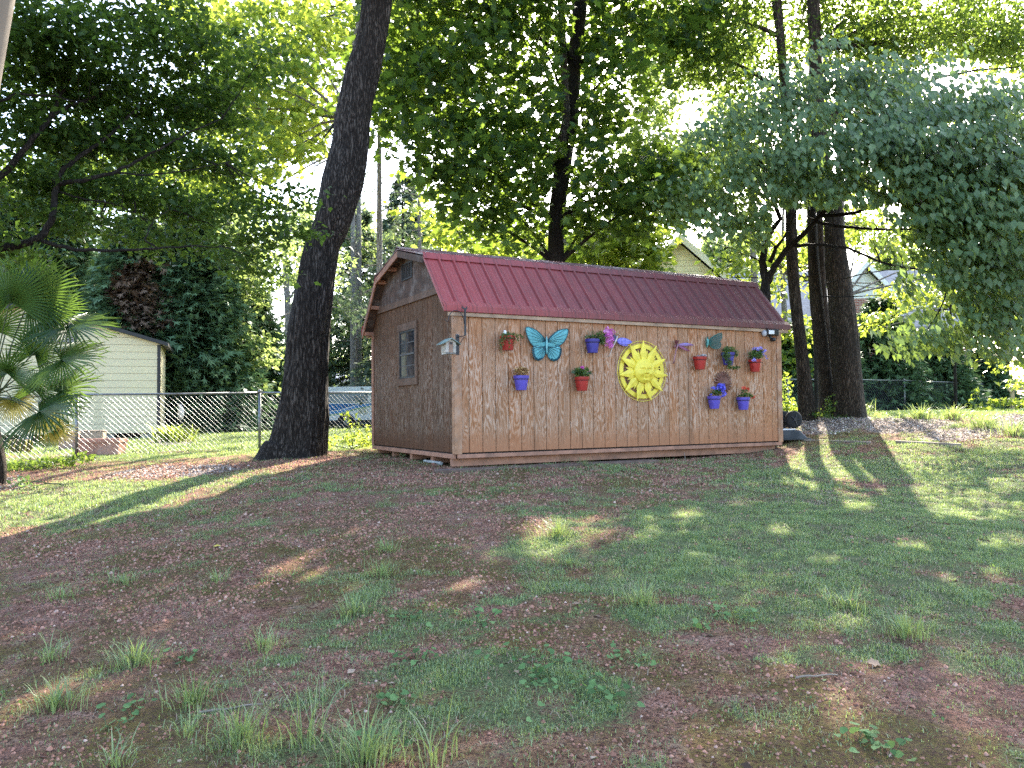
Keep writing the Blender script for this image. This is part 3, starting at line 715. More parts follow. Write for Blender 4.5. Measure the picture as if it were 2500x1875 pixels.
petals('flowers', np.concatenate([blob((-.03, -.05, .155), (.045, .03, .025), 14), blob((.055, -.05, .135), (.03, .03, .03), 10), blob((.175, -.05, .0), (.03, .03, .03), 9)]), .024, m_fcor, t)
# ------------------------------------------------------------------ yellow sun ornament
m_yel = plain('yellow_paint', (.80, .66, .07), .42, .10, 6, bstr=.05, dirt=(.52, .42, .04))
u, w_ = W(1569, 906, .05)
sun = wall_thing('sun_ornament', u, w_, 'big yellow metal sun with a calm face inside a ring on the shed wall', 'wall ornament', None, .05)
RSUN = .475
def kite(b, ang, r0, rm, r1, hw, y, ridge):
    c, s_ = math.sin(ang), math.cos(ang)
    def q(r, t, yy): return (c * r + s_ * t, yy, s_ * r - c * t)
    v = [q(r0, -hw * .42, y), q(rm, -hw, y), q(r1, 0, y - .002), q(rm, hw, y), q(r0, hw * .42, y), q(rm, 0, y - ridge), q(r0, 0, y - ridge)]
    vb = [q(r0, -hw * .42, y + .008), q(rm, -hw, y + .008), q(r1, 0, y + .006), q(rm, hw, y + .008), q(r0, hw * .42, y + .008)]
    b.add(v + vb, [(0, 1, 5, 6), (1, 2, 5), (2, 3, 5), (3, 4, 6, 5), (7, 11, 10, 9, 8), (0, 7, 8, 1), (1, 8, 9, 2), (2, 9, 10, 3), (3, 10, 11, 4), (4, 11, 7, 0)])
for k in range(11):
    b = MB(); kite(b, 2 * PI * k / 11, .15, .275, RSUN, .063, -.030, .010); b.build('long_ray', m_yel, sun)
for k in range(11):
    b = MB(); kite(b, 2 * PI * (k + .5) / 11, .15, .20, .335, .036, -.012, .006); b.build('short_ray', m_yel, sun)
b = MB(); N = 72; vs = []
for k in range(N):
    a = 2 * PI * k / N; vs += [(math.sin(a) * r, y, math.cos(a) * r) for r, y in ((.355, .012), (.418, .012), (.418, .020), (.355, .020))]
b.add(vs, [((k * 4 + i), (k * 4 + (i + 1) % 4), ((k + 1) % N * 4 + (i + 1) % 4), ((k + 1) % N * 4 + i)) for k in range(N) for i in range(4)])
b.build('flat_ring', m_yel, sun)
for r, y, th in ((.462, .010, .0045), (.428, .014, .0035)):
    b = MB(); b.smooth = True
    b.tube([(math.sin(a) * r, y, math.cos(a) * r) for a in np.linspace(0, 2 * PI, 73)], th, 6, False); b.build('wire_ring', m_yel, sun)
b = MB()
for a in (0, PI / 2, PI, 3 * PI / 2):
    b.tube([(math.sin(a) * .40, .022, math.cos(a) * .40), (math.sin(a) * .40, .05, math.cos(a) * .40)], .006, 6)
b.build('standoff', m_yel, sun)
def face(name, R, mat, parent, n=56, y0=-.014, dome=.055, sc=1.0, smile=0.0):
    # a relief face on a dome, x right, z up, looking towards -y
    g = lambda x, z, cx, cz, sx, sz: math.exp(-((x - cx) / sx) ** 2 - ((z - cz) / sz) ** 2)
    def h(x, z):
        r = math.hypot(x, z); v = dome * math.sqrt(max(0, 1 - r * r * .96)) / 1.0
        e = 0
        e += .020 * g(x, z, 0, -.02, .085, .24) + .018 * g(x, z, 0, -.16, .13, .09)          # nose
        e -= .012 * g(x, z, -.09, -.24, .04, .05) + .012 * g(x, z, .09, -.24, .04, .05)
        for s_ in (-1, 1):
            e -= .016 * g(x, z, s_ * .30, .13, .19, .12)                                       # eye socket
            e += .016 * g(x, z, s_ * .30, .10, .13, .05) - .006 * g(x, z, s_ * .30, .10, .045, .02)
            bz_ = .27 - .9 * (abs(x) - .30) ** 2
            e += .013 * math.exp(-((z - bz_) / .035) ** 2) * (1 if .08 < abs(x) < .56 and x * s_ > 0 else 0)   # brow
            lz = .17 - 1.6 * (abs(x) - .30) ** 2
            e += .008 * math.exp(-((z - lz) / .02) ** 2) * (1 if .12 < abs(x) < .48 and x * s_ > 0 else 0)     # lid
            e += .022 * g(x, z, s_ * .42, -.22, .22, .20)                                      # cheek
        mz = -.44 + smile * (x / .2) ** 2 * .05
        e += .012 * math.exp(-((z - mz - .035) / .03) ** 2 - (x / .15) ** 2) + .013 * math.exp(-((z - mz + .05) / .035) ** 2 - (x / .13) ** 2) - .017 * math.exp(-((z - mz) / .016) ** 2 - (x / .17) ** 2)
        e += .020 * g(x, z, 0, -.72, .20, .13) - .010 * g(x, z, 0, -.58, .16, .05)
        return v + e * sc * (1 if r < .95 else 0)
    b = MB(); b.smooth = True; vs = [(0, y0 - h(0, 0) * R / .19, 0)]; m = 64; rings = n
    for i in range(1, rings + 1):
        r = i / rings
        for k in range(m):
            a = 2 * PI * k / m; x, z = r * math.sin(a), r * math.cos(a)
            vs.append((x * R, y0 - h(x, z) * R / .19, z * R))
    for k in range(m): vs.append((math.sin(2 * PI * k / m) * R, y0 + .02, math.cos(2 * PI * k / m) * R))
    fs = [(0, 1 + (k + 1) % m, 1 + k) for k in range(m)]
    for i in range(rings):
        for k in range(m): fs.append((1 + i * m + k, 1 + i * m + (k + 1) % m, 1 + (i + 1) * m + (k + 1) % m, 1 + (i + 1) * m + k))
    b.add(vs, fs); return b.build(name, mat, parent)
face('face', .188, m_yel, sun, y0=-.044, dome=.050, sc=1.45)

# clay sun face
m_clay = plain('terracotta_clay', (.15, .068, .050), .85, .35, 14, bstr=.5, dirt=(.24, .15, .12))
u, w_ = W(1765, 934, .03)
ts = wall_thing('clay_sun_face', u, w_, 'small brown clay sun face behind the purple pot of blue lobelia', 'wall ornament', None, .025)
face('face', .115, m_clay, ts, 40, -.012, .05, 1.6, 1.0)
for k in range(20):
    a = 2 * PI * k / 20; b = MB(); b.smooth = True
    pts = [(math.sin(a + .10 * math.sin(q * 3)) * r, -.008 - .014 * math.sin(q * PI), math.cos(a + .10 * math.sin(q * 3)) * r) for q, r in zip(np.linspace(0, 1, 5), (.10, .125, .15, .17, .188))]
    b.tube(pts, [.017, .019, .017, .012, .004], 8); b.build('ray', m_clay, ts)

# ------------------------------------------------------------------ big teal butterfly
def teal_mat(name, a, b_):
    t = NT(name); c = t.coord()
    sp = t.n('SeparateXYZ', {0: c}); ang = t.math('ARCTAN2', t.math('ADD', sp.outputs[2], .06), t.math('ABSOLUTE', sp.outputs[0]))
    st = t.noise(t.n('CombineXYZ', {0: t.math('MULTIPLY', ang, 5.0), 1: t.math('MULTIPLY', t.n('VectorMath', {0: c}, operation='LENGTH').outputs['Value'], 1.0)}).outputs[0], 9, 4, .6)
    col = t.ramp(st, [(0.3, a), (0.55, b_), (0.75, tuple(min(1, x * 1.5 + .05) for x in b_))])
    return t.done(t.bsdf(col, .45, .4, 0, st, .5, .01))
m_teal = teal_mat('teal_wing', (.04, .17, .19), (.11, .38, .40)); m_tealdark = plain('dark_teal', (.012, .06, .085), .5)
m_tealbody = plain('teal_body', (.17, .42, .43), .5)
Z1 = lambda x, y: W(860 + x * .3496, 580 + y * .3496, .03)
cu, cw = Z1(1355, 755)
bf = wall_thing('butterfly_ornament', cu, cw, 'large teal butterfly plaque with dark wing veins, upper left part of the shed wall', 'wall ornament', None, .012)
fore = [(1352, 722), (1345, 706), (1318, 676), (1285, 648), (1250, 632), (1222, 625), (1204, 628), (1203, 648), (1212, 682), (1226, 715), (1240, 738), (1262, 760), (1300, 770), (1350, 768)]
hind = [(1350, 752), (1300, 752), (1264, 760), (1254, 775), (1253, 800), (1262, 832), (1274, 850), (1292, 859), (1312, 856), (1333, 843), (1346, 820), (1352, 795)]
foreR = [(1359, 722), (1378, 697), (1405, 670), (1435, 649), (1467, 640), (1492, 638), (1500, 646), (1496, 676), (1485, 708), (1470, 733), (1448, 752), (1405, 768), (1360, 768)]
hindR = [(1360, 752), (1408, 752), (1444, 762), (1454, 782), (1452, 812), (1442, 840), (1424, 858), (1405, 863), (1384, 853), (1370, 835), (1361, 798)]
def wing(name, pts, y, depth, mat, veins, parent, c0, bend=.035, rootx=1355):
    loc_ = [(Z1(*p)[0] - cu, Z1(*p)[1] - cw) for p in pts]
    n = len(loc_); cx = sum(p[0] for p in loc_) / n; cz = sum(p[1] for p in loc_) / n
    mx = max(abs(p[0]) for p in loc_)
    yy = lambda x: y - bend * (abs(x) / mx) ** 1.5
    b = MB(); b.cur = 0
    mid = [((cx + 2.2 * p[0]) / 3.2, (cz + 2.2 * p[1]) / 3.2) for p in loc_]
    vs = [(p[0], yy(p[0]), p[1]) for p in loc_] + [(p[0], yy(p[0]) - .010, p[1]) for p in mid] + [(cx, yy(cx) - .014, cz)]
    vs += [(p[0], yy(p[0]) + .010, p[1]) for p in loc_]
    fs = []
    for i in range(n):
        j = (i + 1) % n; fs += [(i, j, n + j, n + i), (n + i, n + j, 2 * n), (i, 2 * n + 1 + i, 2 * n + 1 + j, j)]
    fs.append(tuple(2 * n + 1 + i for i in range(n))); b.add(vs, fs)
    b.cur = 1
    rim = [(x, yy(x) - .004, z) for x, z in loc_] + [(loc_[0][0], yy(loc_[0][0]) - .004, loc_[0][1])]
    b.tube(rim, .0055, 5)
    r0 = Vector((0.0, y - .008, loc_[0][1] - .01))
    for i in veins:
        p = loc_[i]; e = Vector((p[0] * .97, yy(p[0]) - .004, p[1])); md = r0.lerp(e, .55) + Vector((0, -.010, .006))
        b.tube([r0, md, e], [.003, .003, .002], 4)
    if 'hind' in name:
        for f_, amp in ((.80, .010), (.88, .008)):
            pts_ = []
            for q in np.linspace(2.5, n - 3.0, 44):
                i = int(q); fr = q - i; p0_, p1_ = loc_[i], loc_[min(i + 1, n - 1)]
                x = p0_[0] * (1 - fr) + p1_[0] * fr; z = p0_[1] * (1 - fr) + p1_[1] * fr
                k_ = f_ + amp * 3 * math.sin(q * 9); x = cx + (x - cx) * k_; z = cz + (z - cz) * k_
                pts_.append((x, yy(x) - .011, z))
            b.tube(pts_, .0042, 4)
    return b.build('wing', [mat, m_tealdark], parent)
wing('fore', fore, -.016, .01, m_teal, (2, 3, 5, 7, 8, 9, 10), bf, None); wing('hind', hind, -.008, .01, m_teal, (3, 4, 5, 6, 7, 8), bf, None)
wing('foreR', foreR, -.016, .01, m_teal, (2, 3, 5, 7, 8, 9, 10), bf, None); wing('hindR', hindR, -.008, .01, m_teal, (3, 4, 5, 6, 7, 8), bf, None)
b = MB(); b.smooth = True
zz = [Z1(1356, y)[1] - cw for y in (692, 702, 712, 724, 745, 770, 800, 815)]
b.tube([(0, -.03, z) for z in zz], [.004, .012, .012, .016, .017, .013, .010, .003], 10)
b.build('body', m_tealbody, bf)
b = MB(); zt = zz[0]
for s_ in (-1, 1): b.tube([(0, -.03, zt), (s_ * .02, -.035, zt + .03), (s_ * .05, -.03, zt + .055)], .0022, 5)
b.build('antenna', m_tealdark, bf)

# small green butterfly seen with its wings folded out of the wall
Z7 = lambda x, y, o=.03: W(1620 + x / 7.213, 790 + y / 7.213, o)
m_gr = teal_mat('green_wing', (.02, .065, .05), (.035, .13, .11)); m_grb = plain('verdigris_body', (.12, .35, .31), .5, .35, 30)
cu, cw = Z7(760, 340)
sb = wall_thing('butterfly_ornament', cu, cw, 'small dark green metal butterfly with lifted open-work wing, above the bare red pot', 'wall ornament', None, .02)
b = MB(); pts = [(785, 300), (810, 255), (850, 215), (895, 185), (930, 175), (938, 200), (936, 250), (925, 300), (905, 330), (922, 345), (928, 380), (920, 420), (895, 445), (860, 448), (825, 430), (800, 395), (782, 350)]
L_ = [(Z7(*p)[0] - cu, Z7(*p)[1] - cw) for p in pts]; n = len(L_)
yb = lambda x: -.012 - .55 * max(0, x)
b.tube([(x, yb(x), z) for x, z in L_] + [(L_[0][0], yb(L_[0][0]), L_[0][1])], .006, 6)
for i in (1, 2, 3, 5, 6, 7, 9, 10, 11, 12, 13, 14):
    x, z = L_[i]; b.tube([(.014, -.02, .0), (x * .55, yb(x * .55) - .004, z * .5 + .006), (x, yb(x), z)], .0032, 5)
for f_ in (.62, .80):
    b.tube([(.014 + (x - .014) * f_, yb(.014 + (x - .014) * f_), z * f_) for x, z in L_[1:15]], .003, 5)
wv = [(x, yb(x) + .004, z) for x, z in L_]; b.cur = 1; b.add(wv + [(.02, -.012, 0)], [(i, (i + 1) % n, n) for i in range(n)])
b.build('wing', [m_gr, plain('pale_wing_field', (.10, .11, .085), .6, .4, 20)], sb)
b = MB()
lw = [(735, 300), (715, 260), (705, 240), (712, 300), (720, 380), (728, 430), (742, 420), (745, 340)]
L_ = [(Z7(*p)[0] - cu, Z7(*p)[1] - cw) for p in lw]
b.add([(x, -.02 - .5 * abs(x), z) for x, z in L_] + [(x, -.012 - .5 * abs(x), z) for x, z in L_], [tuple(range(8)), tuple(range(15, 7, -1))] + [(i, 8 + i, 8 + (i + 1) % 8, (i + 1) % 8) for i in range(8)])
b.build('wing', m_gr, sb)
b = MB(); b.smooth = True; b.tube([(.0, -.02, .075), (.0, -.032, .055), (0, -.036, .02), (-.004, -.034, -.03), (-.012, -.028, -.08)], [.008, .016, .018, .014, .004], 10)
b.build('body', m_grb, sb)
b = MB(); b.smooth = True; b.ball((.0, -.035, .085), .015, 8); b.build('head', m_gr, sb)

# ------------------------------------------------------------------ dragonflies
def leafwing(b, p0, p1, wid, y0, y1, curve=.0, th=.004):
    p0 = np.array(p0); p1 = np.array(p1); d = p1 - p0; L0 = np.linalg.norm(d); d /= L0; nn = np.array([-d[1], d[0]])
    top, bot = [], []
    for q in np.linspace(0, 1, 11):
        h = wid * math.sin(PI * min(1, q ** .8)) ** .75 * (1 if 0 < q < 1 else .15)
        c = p0 + d * L0 * q + nn * curve * math.sin(PI * q); y = y0 + (y1 - y0) * q
        top.append((*(c + nn * h), y)); bot.append((*(c - nn * h), y))
    n = 11; vs = [(x, y, z) for x, z, y in top] + [(x, y, z) for x, z, y in bot] + [((a[0] + c[0]) / 2, (a[2] + c[2]) / 2 - th, (a[1] + c[1]) / 2) for a, c in zip(top, bot)]
    b.add(vs, [(i, i + 1, 2 * n + i + 1, 2 * n + i) for i in range(n - 1)] + [(2 * n + i, 2 * n + i + 1, n + i + 1, n + i) for i in range(n - 1)])
    b.tube([(x, y - .001, z) for x, z, y in top] + [(x, y - .001, z) for x, z, y in bot[::-1]], .0028, 5)
def dragon_mat(name, a, b_):
    t = NT(name); n = t.noise(t.coord(), 9, 3); n2 = t.noise(t.coord(), 70, 3, .7)
    return t.done(t.bsdf(t.mix(t.ramp(n2, [(0.3, 0.0), (0.8, .5)]), t.ramp(n, [(0.35, a), (0.65, b_)]), tuple(min(1, x * 1.6) for x in b_)), .35, .5, .3, n2, .2, .004))
m_dr = dragon_mat('red_bronze', (.10, .025, .03), (.19, .05, .06)); m_dw = dragon_mat('red_wing', (.22, .04, .045), (.20, .08, .16)); m_dv = dragon_mat('violet_wing', (.26, .06, .07), (.20, .15, .34))
cu, cw = Z7(235, 390)
dg = wall_thing('dragonfly_ornament', cu, cw, 'red and violet metal dragonfly to the right of the big yellow sun', 'wall ornament', None, .03)
q = lambda x, y: (Z7(x, y)[0] - cu, Z7(x, y)[1] - cw)
for (p, e, wd, y1, cv, mt) in (((252, 380), (485, 385), .024, -.06, .012, m_dv), ((250, 395), (428, 490), .020, -.05, .0, m_dw), ((225, 365), (150, 290), .026, -.07, 0, m_dr), ((222, 395), (140, 412), .022, -.06, 0, m_dr)):
    b = MB(); leafwing(b, q(*p), q(*e), wd, -.012, y1, cv); b.build('wing', mt, dg)
b = MB(); b.smooth = True
pts = [(238, 352), (236, 385), (225, 420), (205, 480), (190, 560), (175, 640), (162, 705)]
b.tube([(q(*p)[0], -.018, q(*p)[1]) for p in pts], [.012, .017, .013, .0095, .009, .009, .010], 10); b.build('body', dragon_mat('mauve_body', (.14, .05, .055), (.24, .12, .15)), dg)
b = MB(); b.smooth = True
for p in ((222, 312), (252, 308)): b.ball((q(*p)[0], -.024, q(*p)[1]), .012, 8)
b.ball((q(237, 330)[0], -.02, q(237, 330)[1]), .013, 8); b.build('head', m_dr, dg)

Z8 = lambda x, y, o=.03: W(1480 + x / 8.294, 800 + y / 8.294, o)
cu, cw = Z8(190, 215)
db = wall_thing('dragonfly_ornament', cu, cw, 'silver bodied dragonfly with blue mesh wings between pink petunias and yellow sun', 'wall ornament', None, .04)
q = lambda x, y: (Z8(x, y)[0] - cu, Z8(x, y)[1] - cw)
m_sil = plain('silver_body', (.50, .44, .40), .4, .3, 30, .4)
m_bw = plain('blue_mesh_wing', (.16, .15, .55), .4, .45, 40, dirt=(.35, .33, .70)); m_bw2 = plain('dark_blue_wing', (.06, .06, .16), .45, .4, 30)
for (p, e, wd, y1, mt) in (((200, 260), (475, 300), .050, -.05, m_bw), ((180, 220), (85, 165), .034, -.06, m_bw2), ((175, 250), (100, 240), .03, -.05, m_bw2), ((205, 275), (410, 370), .030, -.03, m_bw)):
    b = MB(); leafwing(b, q(*p), q(*e), wd, -.012, y1, 0, .003); b.build('wing', mt, db)
b = MB(); b.smooth = True
pts = [(205, 165), (190, 215), (172, 260), (150, 310), (125, 370), (90, 440), (55, 530), (20, 590)]
b.tube([(q(*p)[0], -.02, q(*p)[1]) for p in pts], [.011, .014, .017, .013, .009, .007, .006, .008], 10)
e = q(25, 580); b.tube([(e[0], -.02, e[1]), (e[0] + .02, -.022, e[1] - .008)], [.007, .002], 6)
b.build('body', m_sil, db)
b = MB(); b.smooth = True
for p in ((200, 130), (238, 148), (215, 120)): b.ball((q(*p)[0], -.026, q(*p)[1]), .014, 8)
b.build('head', plain('gold_head', (.42, .30, .20), .35, .3, 20, .5), db)

# ------------------------------------------------------------------ plant bracket and birdhouse at the corner
Z9 = lambda x, y, o=.05: W(1040 + x / 10.37, 740 + y / 10.37, o)
cu, cw = Z9(795, 1050, .02)
br = wall_thing('plant_bracket', cu, cw, 'black iron hanging bracket screwed to the corner board under the eave', 'bracket', None, .022)
q = lambda x, y, o=.05: (Z9(x, y, o)[0] - cu, Z9(x, y, o)[1] - cw)
x0, z0 = q(752, 1310, .022); x1, z1 = q(840, 790, .022)
b = MB().box(x0, x1, -.006, .0, z0, z1); b.build('back_plate', m_iron, br, .002)
b = MB(); b.smooth = True
for p in ((768, 803), (824, 803), (768, 1075)): b.ball((q(*p, .022)[0], -.007, q(*p, .022)[1]), .005, 6)
b.build('screw', plain('bright_screw', (.7, .7, .68), .3, metal=.8), br)
OY = -.14; o_ = .022 - OY
b = MB(); b.smooth = True
p = q(800, 865, .03); e = q(990, 822, o_); b.tube([(p[0], -.004, p[1]), (e[0], OY, e[1])], .006, 8)
p = q(815, 1085, .03); b.tube([(p[0], -.004, p[1]), (q(960, 870, o_)[0], OY, q(960, 870, o_)[1]), (q(985, 860, o_)[0], OY, q(985, 860, o_)[1]), (q(975, 890, o_)[0], OY, q(975, 890, o_)[1])], .005, 8)
b.build('strut', m_iron, br)
b = MB(); a0 = q(996, 825, o_); a1 = q(985, 190, o_); b.box(a1[0] - .010, a1[0] + .013, OY - .012, OY + .012, a0[1], a1[1])
b.build('upright', m_iron, br, .002)
b = MB(); pl = [(985, 205), (960, 160), (925, 130), (900, 100), (925, 95), (932, 60), (948, 115), (990, 120), (1015, 118), (1030, 70), (1040, 110), (1055, 128), (1030, 150), (1008, 200)]
b.prism([q(*p, o_) for p in pl][::-1], .012, 'y', OY - .006); b.build('finial', m_iron, br)
b = MB(); b.smooth = True
hk = [(965, 520), (960, 440), (940, 350), (900, 270), (850, 215), (780, 188), (700, 195), (640, 235), (600, 290), (578, 360), (568, 420), (545, 465), (515, 460), (498, 430), (497, 395)]
b.tube([(q(*p, o_)[0], OY, q(*p, o_)[1]) for p in hk], .0055, 8); b.build('hook', m_iron, br)

cu, cw = Z9(575, 1300, o_)
bh = wall_thing('birdhouse', cu, cw, 'small hanging birdhouse with green roof and pale slatted sides, left of the shed corner', 'birdhouse', None, o_)
m_bhw = plain('pale_birdhouse_wood', (.46, .43, .38), .75, .25, 20); m_bhr = plain('green_birdhouse_roof', (.13, .19, .17), .65, .4, 18, dirt=(.30, .34, .30)); m_bhd = plain('brown_birdhouse_door', (.26, .165, .12), .8)
q = lambda x, y: (Z9(x, y, o_)[0] - cu, Z9(x, y, o_)[1] - cw)
hw = abs(q(690, 1300)[0] - q(440, 1300)[0]) / 2; hh = q(570, 985)[1]; ap = q(570, 890)[1]
b = MB().prism([(-hw, 0), (hw, 0), (hw, hh), (0, ap - .02), (-hw, hh)], .14, 'y', -.07); b.build('box', m_bhw, bh)
b = MB()
for s_ in (-1, 1):
    for k in range(12):
        z = .028 + k * (hh - .03) / 12; b.box(s_ * hw * .70 - hw * .26, s_ * hw * .70 + hw * .26, -.079, -.071, z, z + .007)
        b.box(s_ * (hw + .001) if s_ > 0 else -hw - .008, s_ * (hw + .008) if s_ > 0 else -hw - .001, -.066, .066, z, z + .007)
b.build('slats', m_bhw, bh)
MB().box(-hw * .40, hw * .40, -.076, -.0705, .026, hh).build('door', m_bhd, bh)
b = MB(); b.lathe([(.001, -.0775), (.017, -.0775), (.017, -.072)], 16, (0, 0, hh - .022), 'y'); b.build('entry_hole', m_sash, bh)
MB().box(-hw * 1.02, hw * 1.02, -.0775, -.071, .004, .022).build('base_rail', plain('grey_rail', (.16, .15, .14), .8, .6, 60), bh)
le = q(345, 1035); re = q(800, 1045)
b = MB()
for e in (le, re): 
    th = .010
    b.prism([(0, ap), (e[0], e[1]), (e[0], e[1] - th), (0, ap - th * 1.4)] if e[0] > 0 else [(e[0], e[1] - th), (e[0], e[1]), (0, ap), (0, ap - th * 1.4)], .22, 'y', -.11)
b.build('roof', m_bhr, bh)
b = MB(); h = q(525, 465); b.tube([(0, 0, ap), (h[0], 0, h[1] + .0)], .0015, 5)
b.build('hanger', m_iron, bh)

# ------------------------------------------------------------------ security light under the right end of the eave
cu, cw = Z7(1900, 165, .08)
sc_ = wall_thing('security_light', cu, cw, 'black security floodlight with pale lamp and camera, under the right end of the eave', 'security light', None, .0)
m_blk = plain('black_plastic', (.014, .014, .016), .4); m_wht = plain('lamp_white', (.72, .74, .75), .25, .08); m_gry = plain('grey_plastic', (.42, .42, .43), .5)
q = lambda x, y, o=.08: (Z7(x, y, o)[0] - cu, Z7(x, y, o)[1] - cw)
b = MB(); b.smooth = True; b.lathe([(.001, -.03), (.055, -.03), (.06, -.02), (.06, -.001)], 20, (0, 0, -.01), 'y'); b.build('mount', m_gry, sc_)
for s_, w2 in ((-1, .075), (1, .05)):
    pass
b = MB(); x0 = q(1805, 165)[0]; x1 = q(2005, 165)[0]
b.box(x0, x1, -.13, -.07, -.05, .065); b.build('lamp_head', m_blk, sc_, .018)
xa, za = q(1862, 182, .14); xb, zb = q(1955, 118, .14)
MB().box(xa, xb, -.137, -.131, za, zb).build('lamp_panel', m_wht, sc_, .004)
b = MB(); b.smooth = True; p = q(1790, 170); b.ball((p[0], -.06, p[1]), .048, 10, (.8, 1, 1.15)); b.build('side_cap', m_gry, sc_)
b = MB(); b.smooth = True; p = q(1880, 240); e = q(1905, 285)
b.tube([(p[0], -.06, p[1] + .05), (p[0], -.08, p[1]), (e[0], -.10, e[1])], [.022, .020, .018], 10); b.build('neck', m_blk, sc_)
b = MB(); b.smooth = True; b.lathe([(.001, -.15), (.024, -.15), (.034, -.13), (.034, -.07), (.02, -.055), (.001, -.055)], 16, (e[0], 0, e[1]), 'y'); b.build('motion_sensor', m_blk, sc_)
# ------------------------------------------------------------------ chain-link fences
m_galv = plain('galvanised_steel', (.20, .205, .21), .45, .3, 8, .75, dirt=(.10, .09, .085))
m_wire = plain('fence_wire', (.12, .12, .12), .4, .2, 30, .6)
def fence(label, pts, height, slack=.05, dia=.10):
    t = empty('chain_link_fence', (pts[0][0], pts[0][1], float(gz(*pts[0]))), 0, label, 'fence')
    o = np.array(t.location)
    tops = []
    for (x, y) in pts:
        z = float(gz(x, y)); b = MB(); b.smooth = True
        b.tube([(x - o[0], y - o[1], z - .1 - o[2]), (x - o[0], y - o[1], z + height + .01 - o[2])], .030, 12)
        b.build('post', m_galv, t)
        b = MB(); b.smooth = True
        b.lathe([(.034, height - .03), (.036, height + .01), (.032, height + .03), (.018, height + .05), (.004, height + .058)], 12, (x - o[0], y - o[1], z - o[2])); b.build('post_cap', m_galv, t)
        tops.append(Vector((x, y, z + height - .02)) - Vector(o))
    b = MB(); b.smooth = True
    for a, c in zip(tops[:-1], tops[1:]): b.tube([a, a.lerp(c, .5) + Vector((0, 0, -.008)), c], .021, 10)
    b.build('top_rail', m_galv, t)
    b = MB(); vs = []; fs = []
    def seg(p0, p1, r=.0022):
        d = (p1 - p0).normalized(); u = d.cross(Vector((0, 1, .3))).normalized(); w_ = d.cross(u); k = len(vs)
        for p in (p0, p1):
            for a in (0, 2.094, 4.189): vs.append(p + (u * math.cos(a) + w_ * math.sin(a)) * r)
        for i in range(3): fs.append((k + i, k + (i + 1) % 3, k + 3 + (i + 1) % 3, k + 3 + i))
    for i in range(len(pts) - 1):
        a, c = tops[i], tops[i + 1]; ga = Vector((a.x, a.y, a.z - height + .05)); gc = Vector((c.x, c.y, c.z - height + .05))
        Lh = (Vector((a.x, a.y, 0)) - Vector((c.x, c.y, 0))).length; hh = height - .06; n = int(Lh / dia)
        off = (gc - ga).cross(Vector((0, 0, 1))).normalized() * .024
        def at(s_, h): return ga.lerp(gc, s_ / Lh) + Vector((0, 0, h)) + off
        for k in range(-int(hh / dia) - 1, n + 1):
            for sg in (1, -1):
                # a diagonal wire, clipped to the panel, drawn in short bends like woven mesh
                s0 = k * dia if sg > 0 else k * dia + hh; s1 = s0 + sg * hh
                t0, t1 = 0.0, 1.0
                for q0, q1 in ((0, Lh),):
                    d_ = s1 - s0
                    ta, tb = (q0 - s0) / d_, (q1 - s0) / d_
                    if ta > tb: ta, tb = tb, ta
                    t0 = max(t0, ta); t1 = min(t1, tb)
                if t1 - t0 < .03: continue
                seg(at(s0 + (s1 - s0) * t0, hh * t0), at(s0 + (s1 - s0) * t1, hh * t1))
    b.add(vs, fs); b.build('wire_mesh', m_wire, t)
    return t
FA = np.array([-8.4, 15.2]); FD = np.array([2.95, 1.8])
fence('chain link fence on the left between the yard and the cream outbuilding', [tuple(FA + FD * s_) for s_ in (-1.5, -1, 0, 1, 2, 3)], 1.23)
fence('chain link fence at the back right in front of the dark hedge', [(6.0, 23.4), (8.8, 25.1), (11.5, 26.8), (14.2, 28.5), (18.1, 31), (25.4, 40)], 1.2, dia=.11)

# ------------------------------------------------------------------ cream outbuilding beyond the left fence
def lap_mat(name, col, pitch, dark, streak=(.55, .56, .50)):
    t = NT(name); sp = t.n('SeparateXYZ', {0: t.coord()}); z = sp.outputs[2]
    f = t.math('FRACT', t.math('DIVIDE', z, pitch)); n = t.noise(t.coord((1, 1, 3)), 2.2, 5, .6)
    base = t.mix(t.ramp(n, [(0.4, 0.0), (0.7, .55)]), col, streak)
    c = t.mix(t.ramp(f, [(0.0, 1.0), (0.05, 1.0), (0.09, 0.0)]), base, dark)
    return t.done(t.bsdf(c, .55, .3, 0, t.ramp(f, [(0.0, 0.0), (0.06, 0.0), (0.08, 1.0), (1.0, .2)]), .5, .02))
m_cream = lap_mat('cream_lap_siding', (.64, .56, .36), .203, (.36, .31, .20), (.56, .50, .35))
m_blackm = plain('black_trim_metal', (.018, .018, .020), .5)
YB = 22.5
cb = P(390, 1062, YB); ce = P(393, 836, YB); gtop = P(150, 782, YB)
X1 = cb[0]; gb_ = float(gz(X1, YB)); zb = .16
ob = empty('cream_outbuilding', (X1, YB, gb_), 0.36, 'cream lap-sided outbuilding with black roof edge and louvred vent, beyond the left fence', 'outbuilding')
EH = ce[2] - gb_ - .05; WD = 6.6; RZ = EH + WD / 2 * .30
b = MB(); b.prism([(-WD, zb), (0, zb), (0, EH), (-WD / 2, RZ), (-WD, EH)], 2.6, 'y', 0.0); b.build('wall', m_cream, ob)
b = MB(); sl_ = .30
for s_ in (0, 1):
    a = (.22, EH - .22 * sl_); c = (-WD / 2, RZ)
    pl = [a, c, (c[0], c[1] + .10), (a[0], a[1] + .10)]
    if s_: pl = [(-WD - p[0], p[1]) for p in pl][::-1]
    b.prism(pl, 3.0, 'y', -.22)
b.build('roof', m_blackm, ob)
MB().box(-.075, .012, -.014, .075, zb - .03, EH - .02).build('corner_trim', m_blackm, ob)
vx0 = P(157, 800, YB)[0] - X1; vx1 = P(212, 800, YB)[0] - X1; vz0 = P(180, 845, YB)[2] - gb_; vz1 = P(180, 815, YB)[2] - gb_
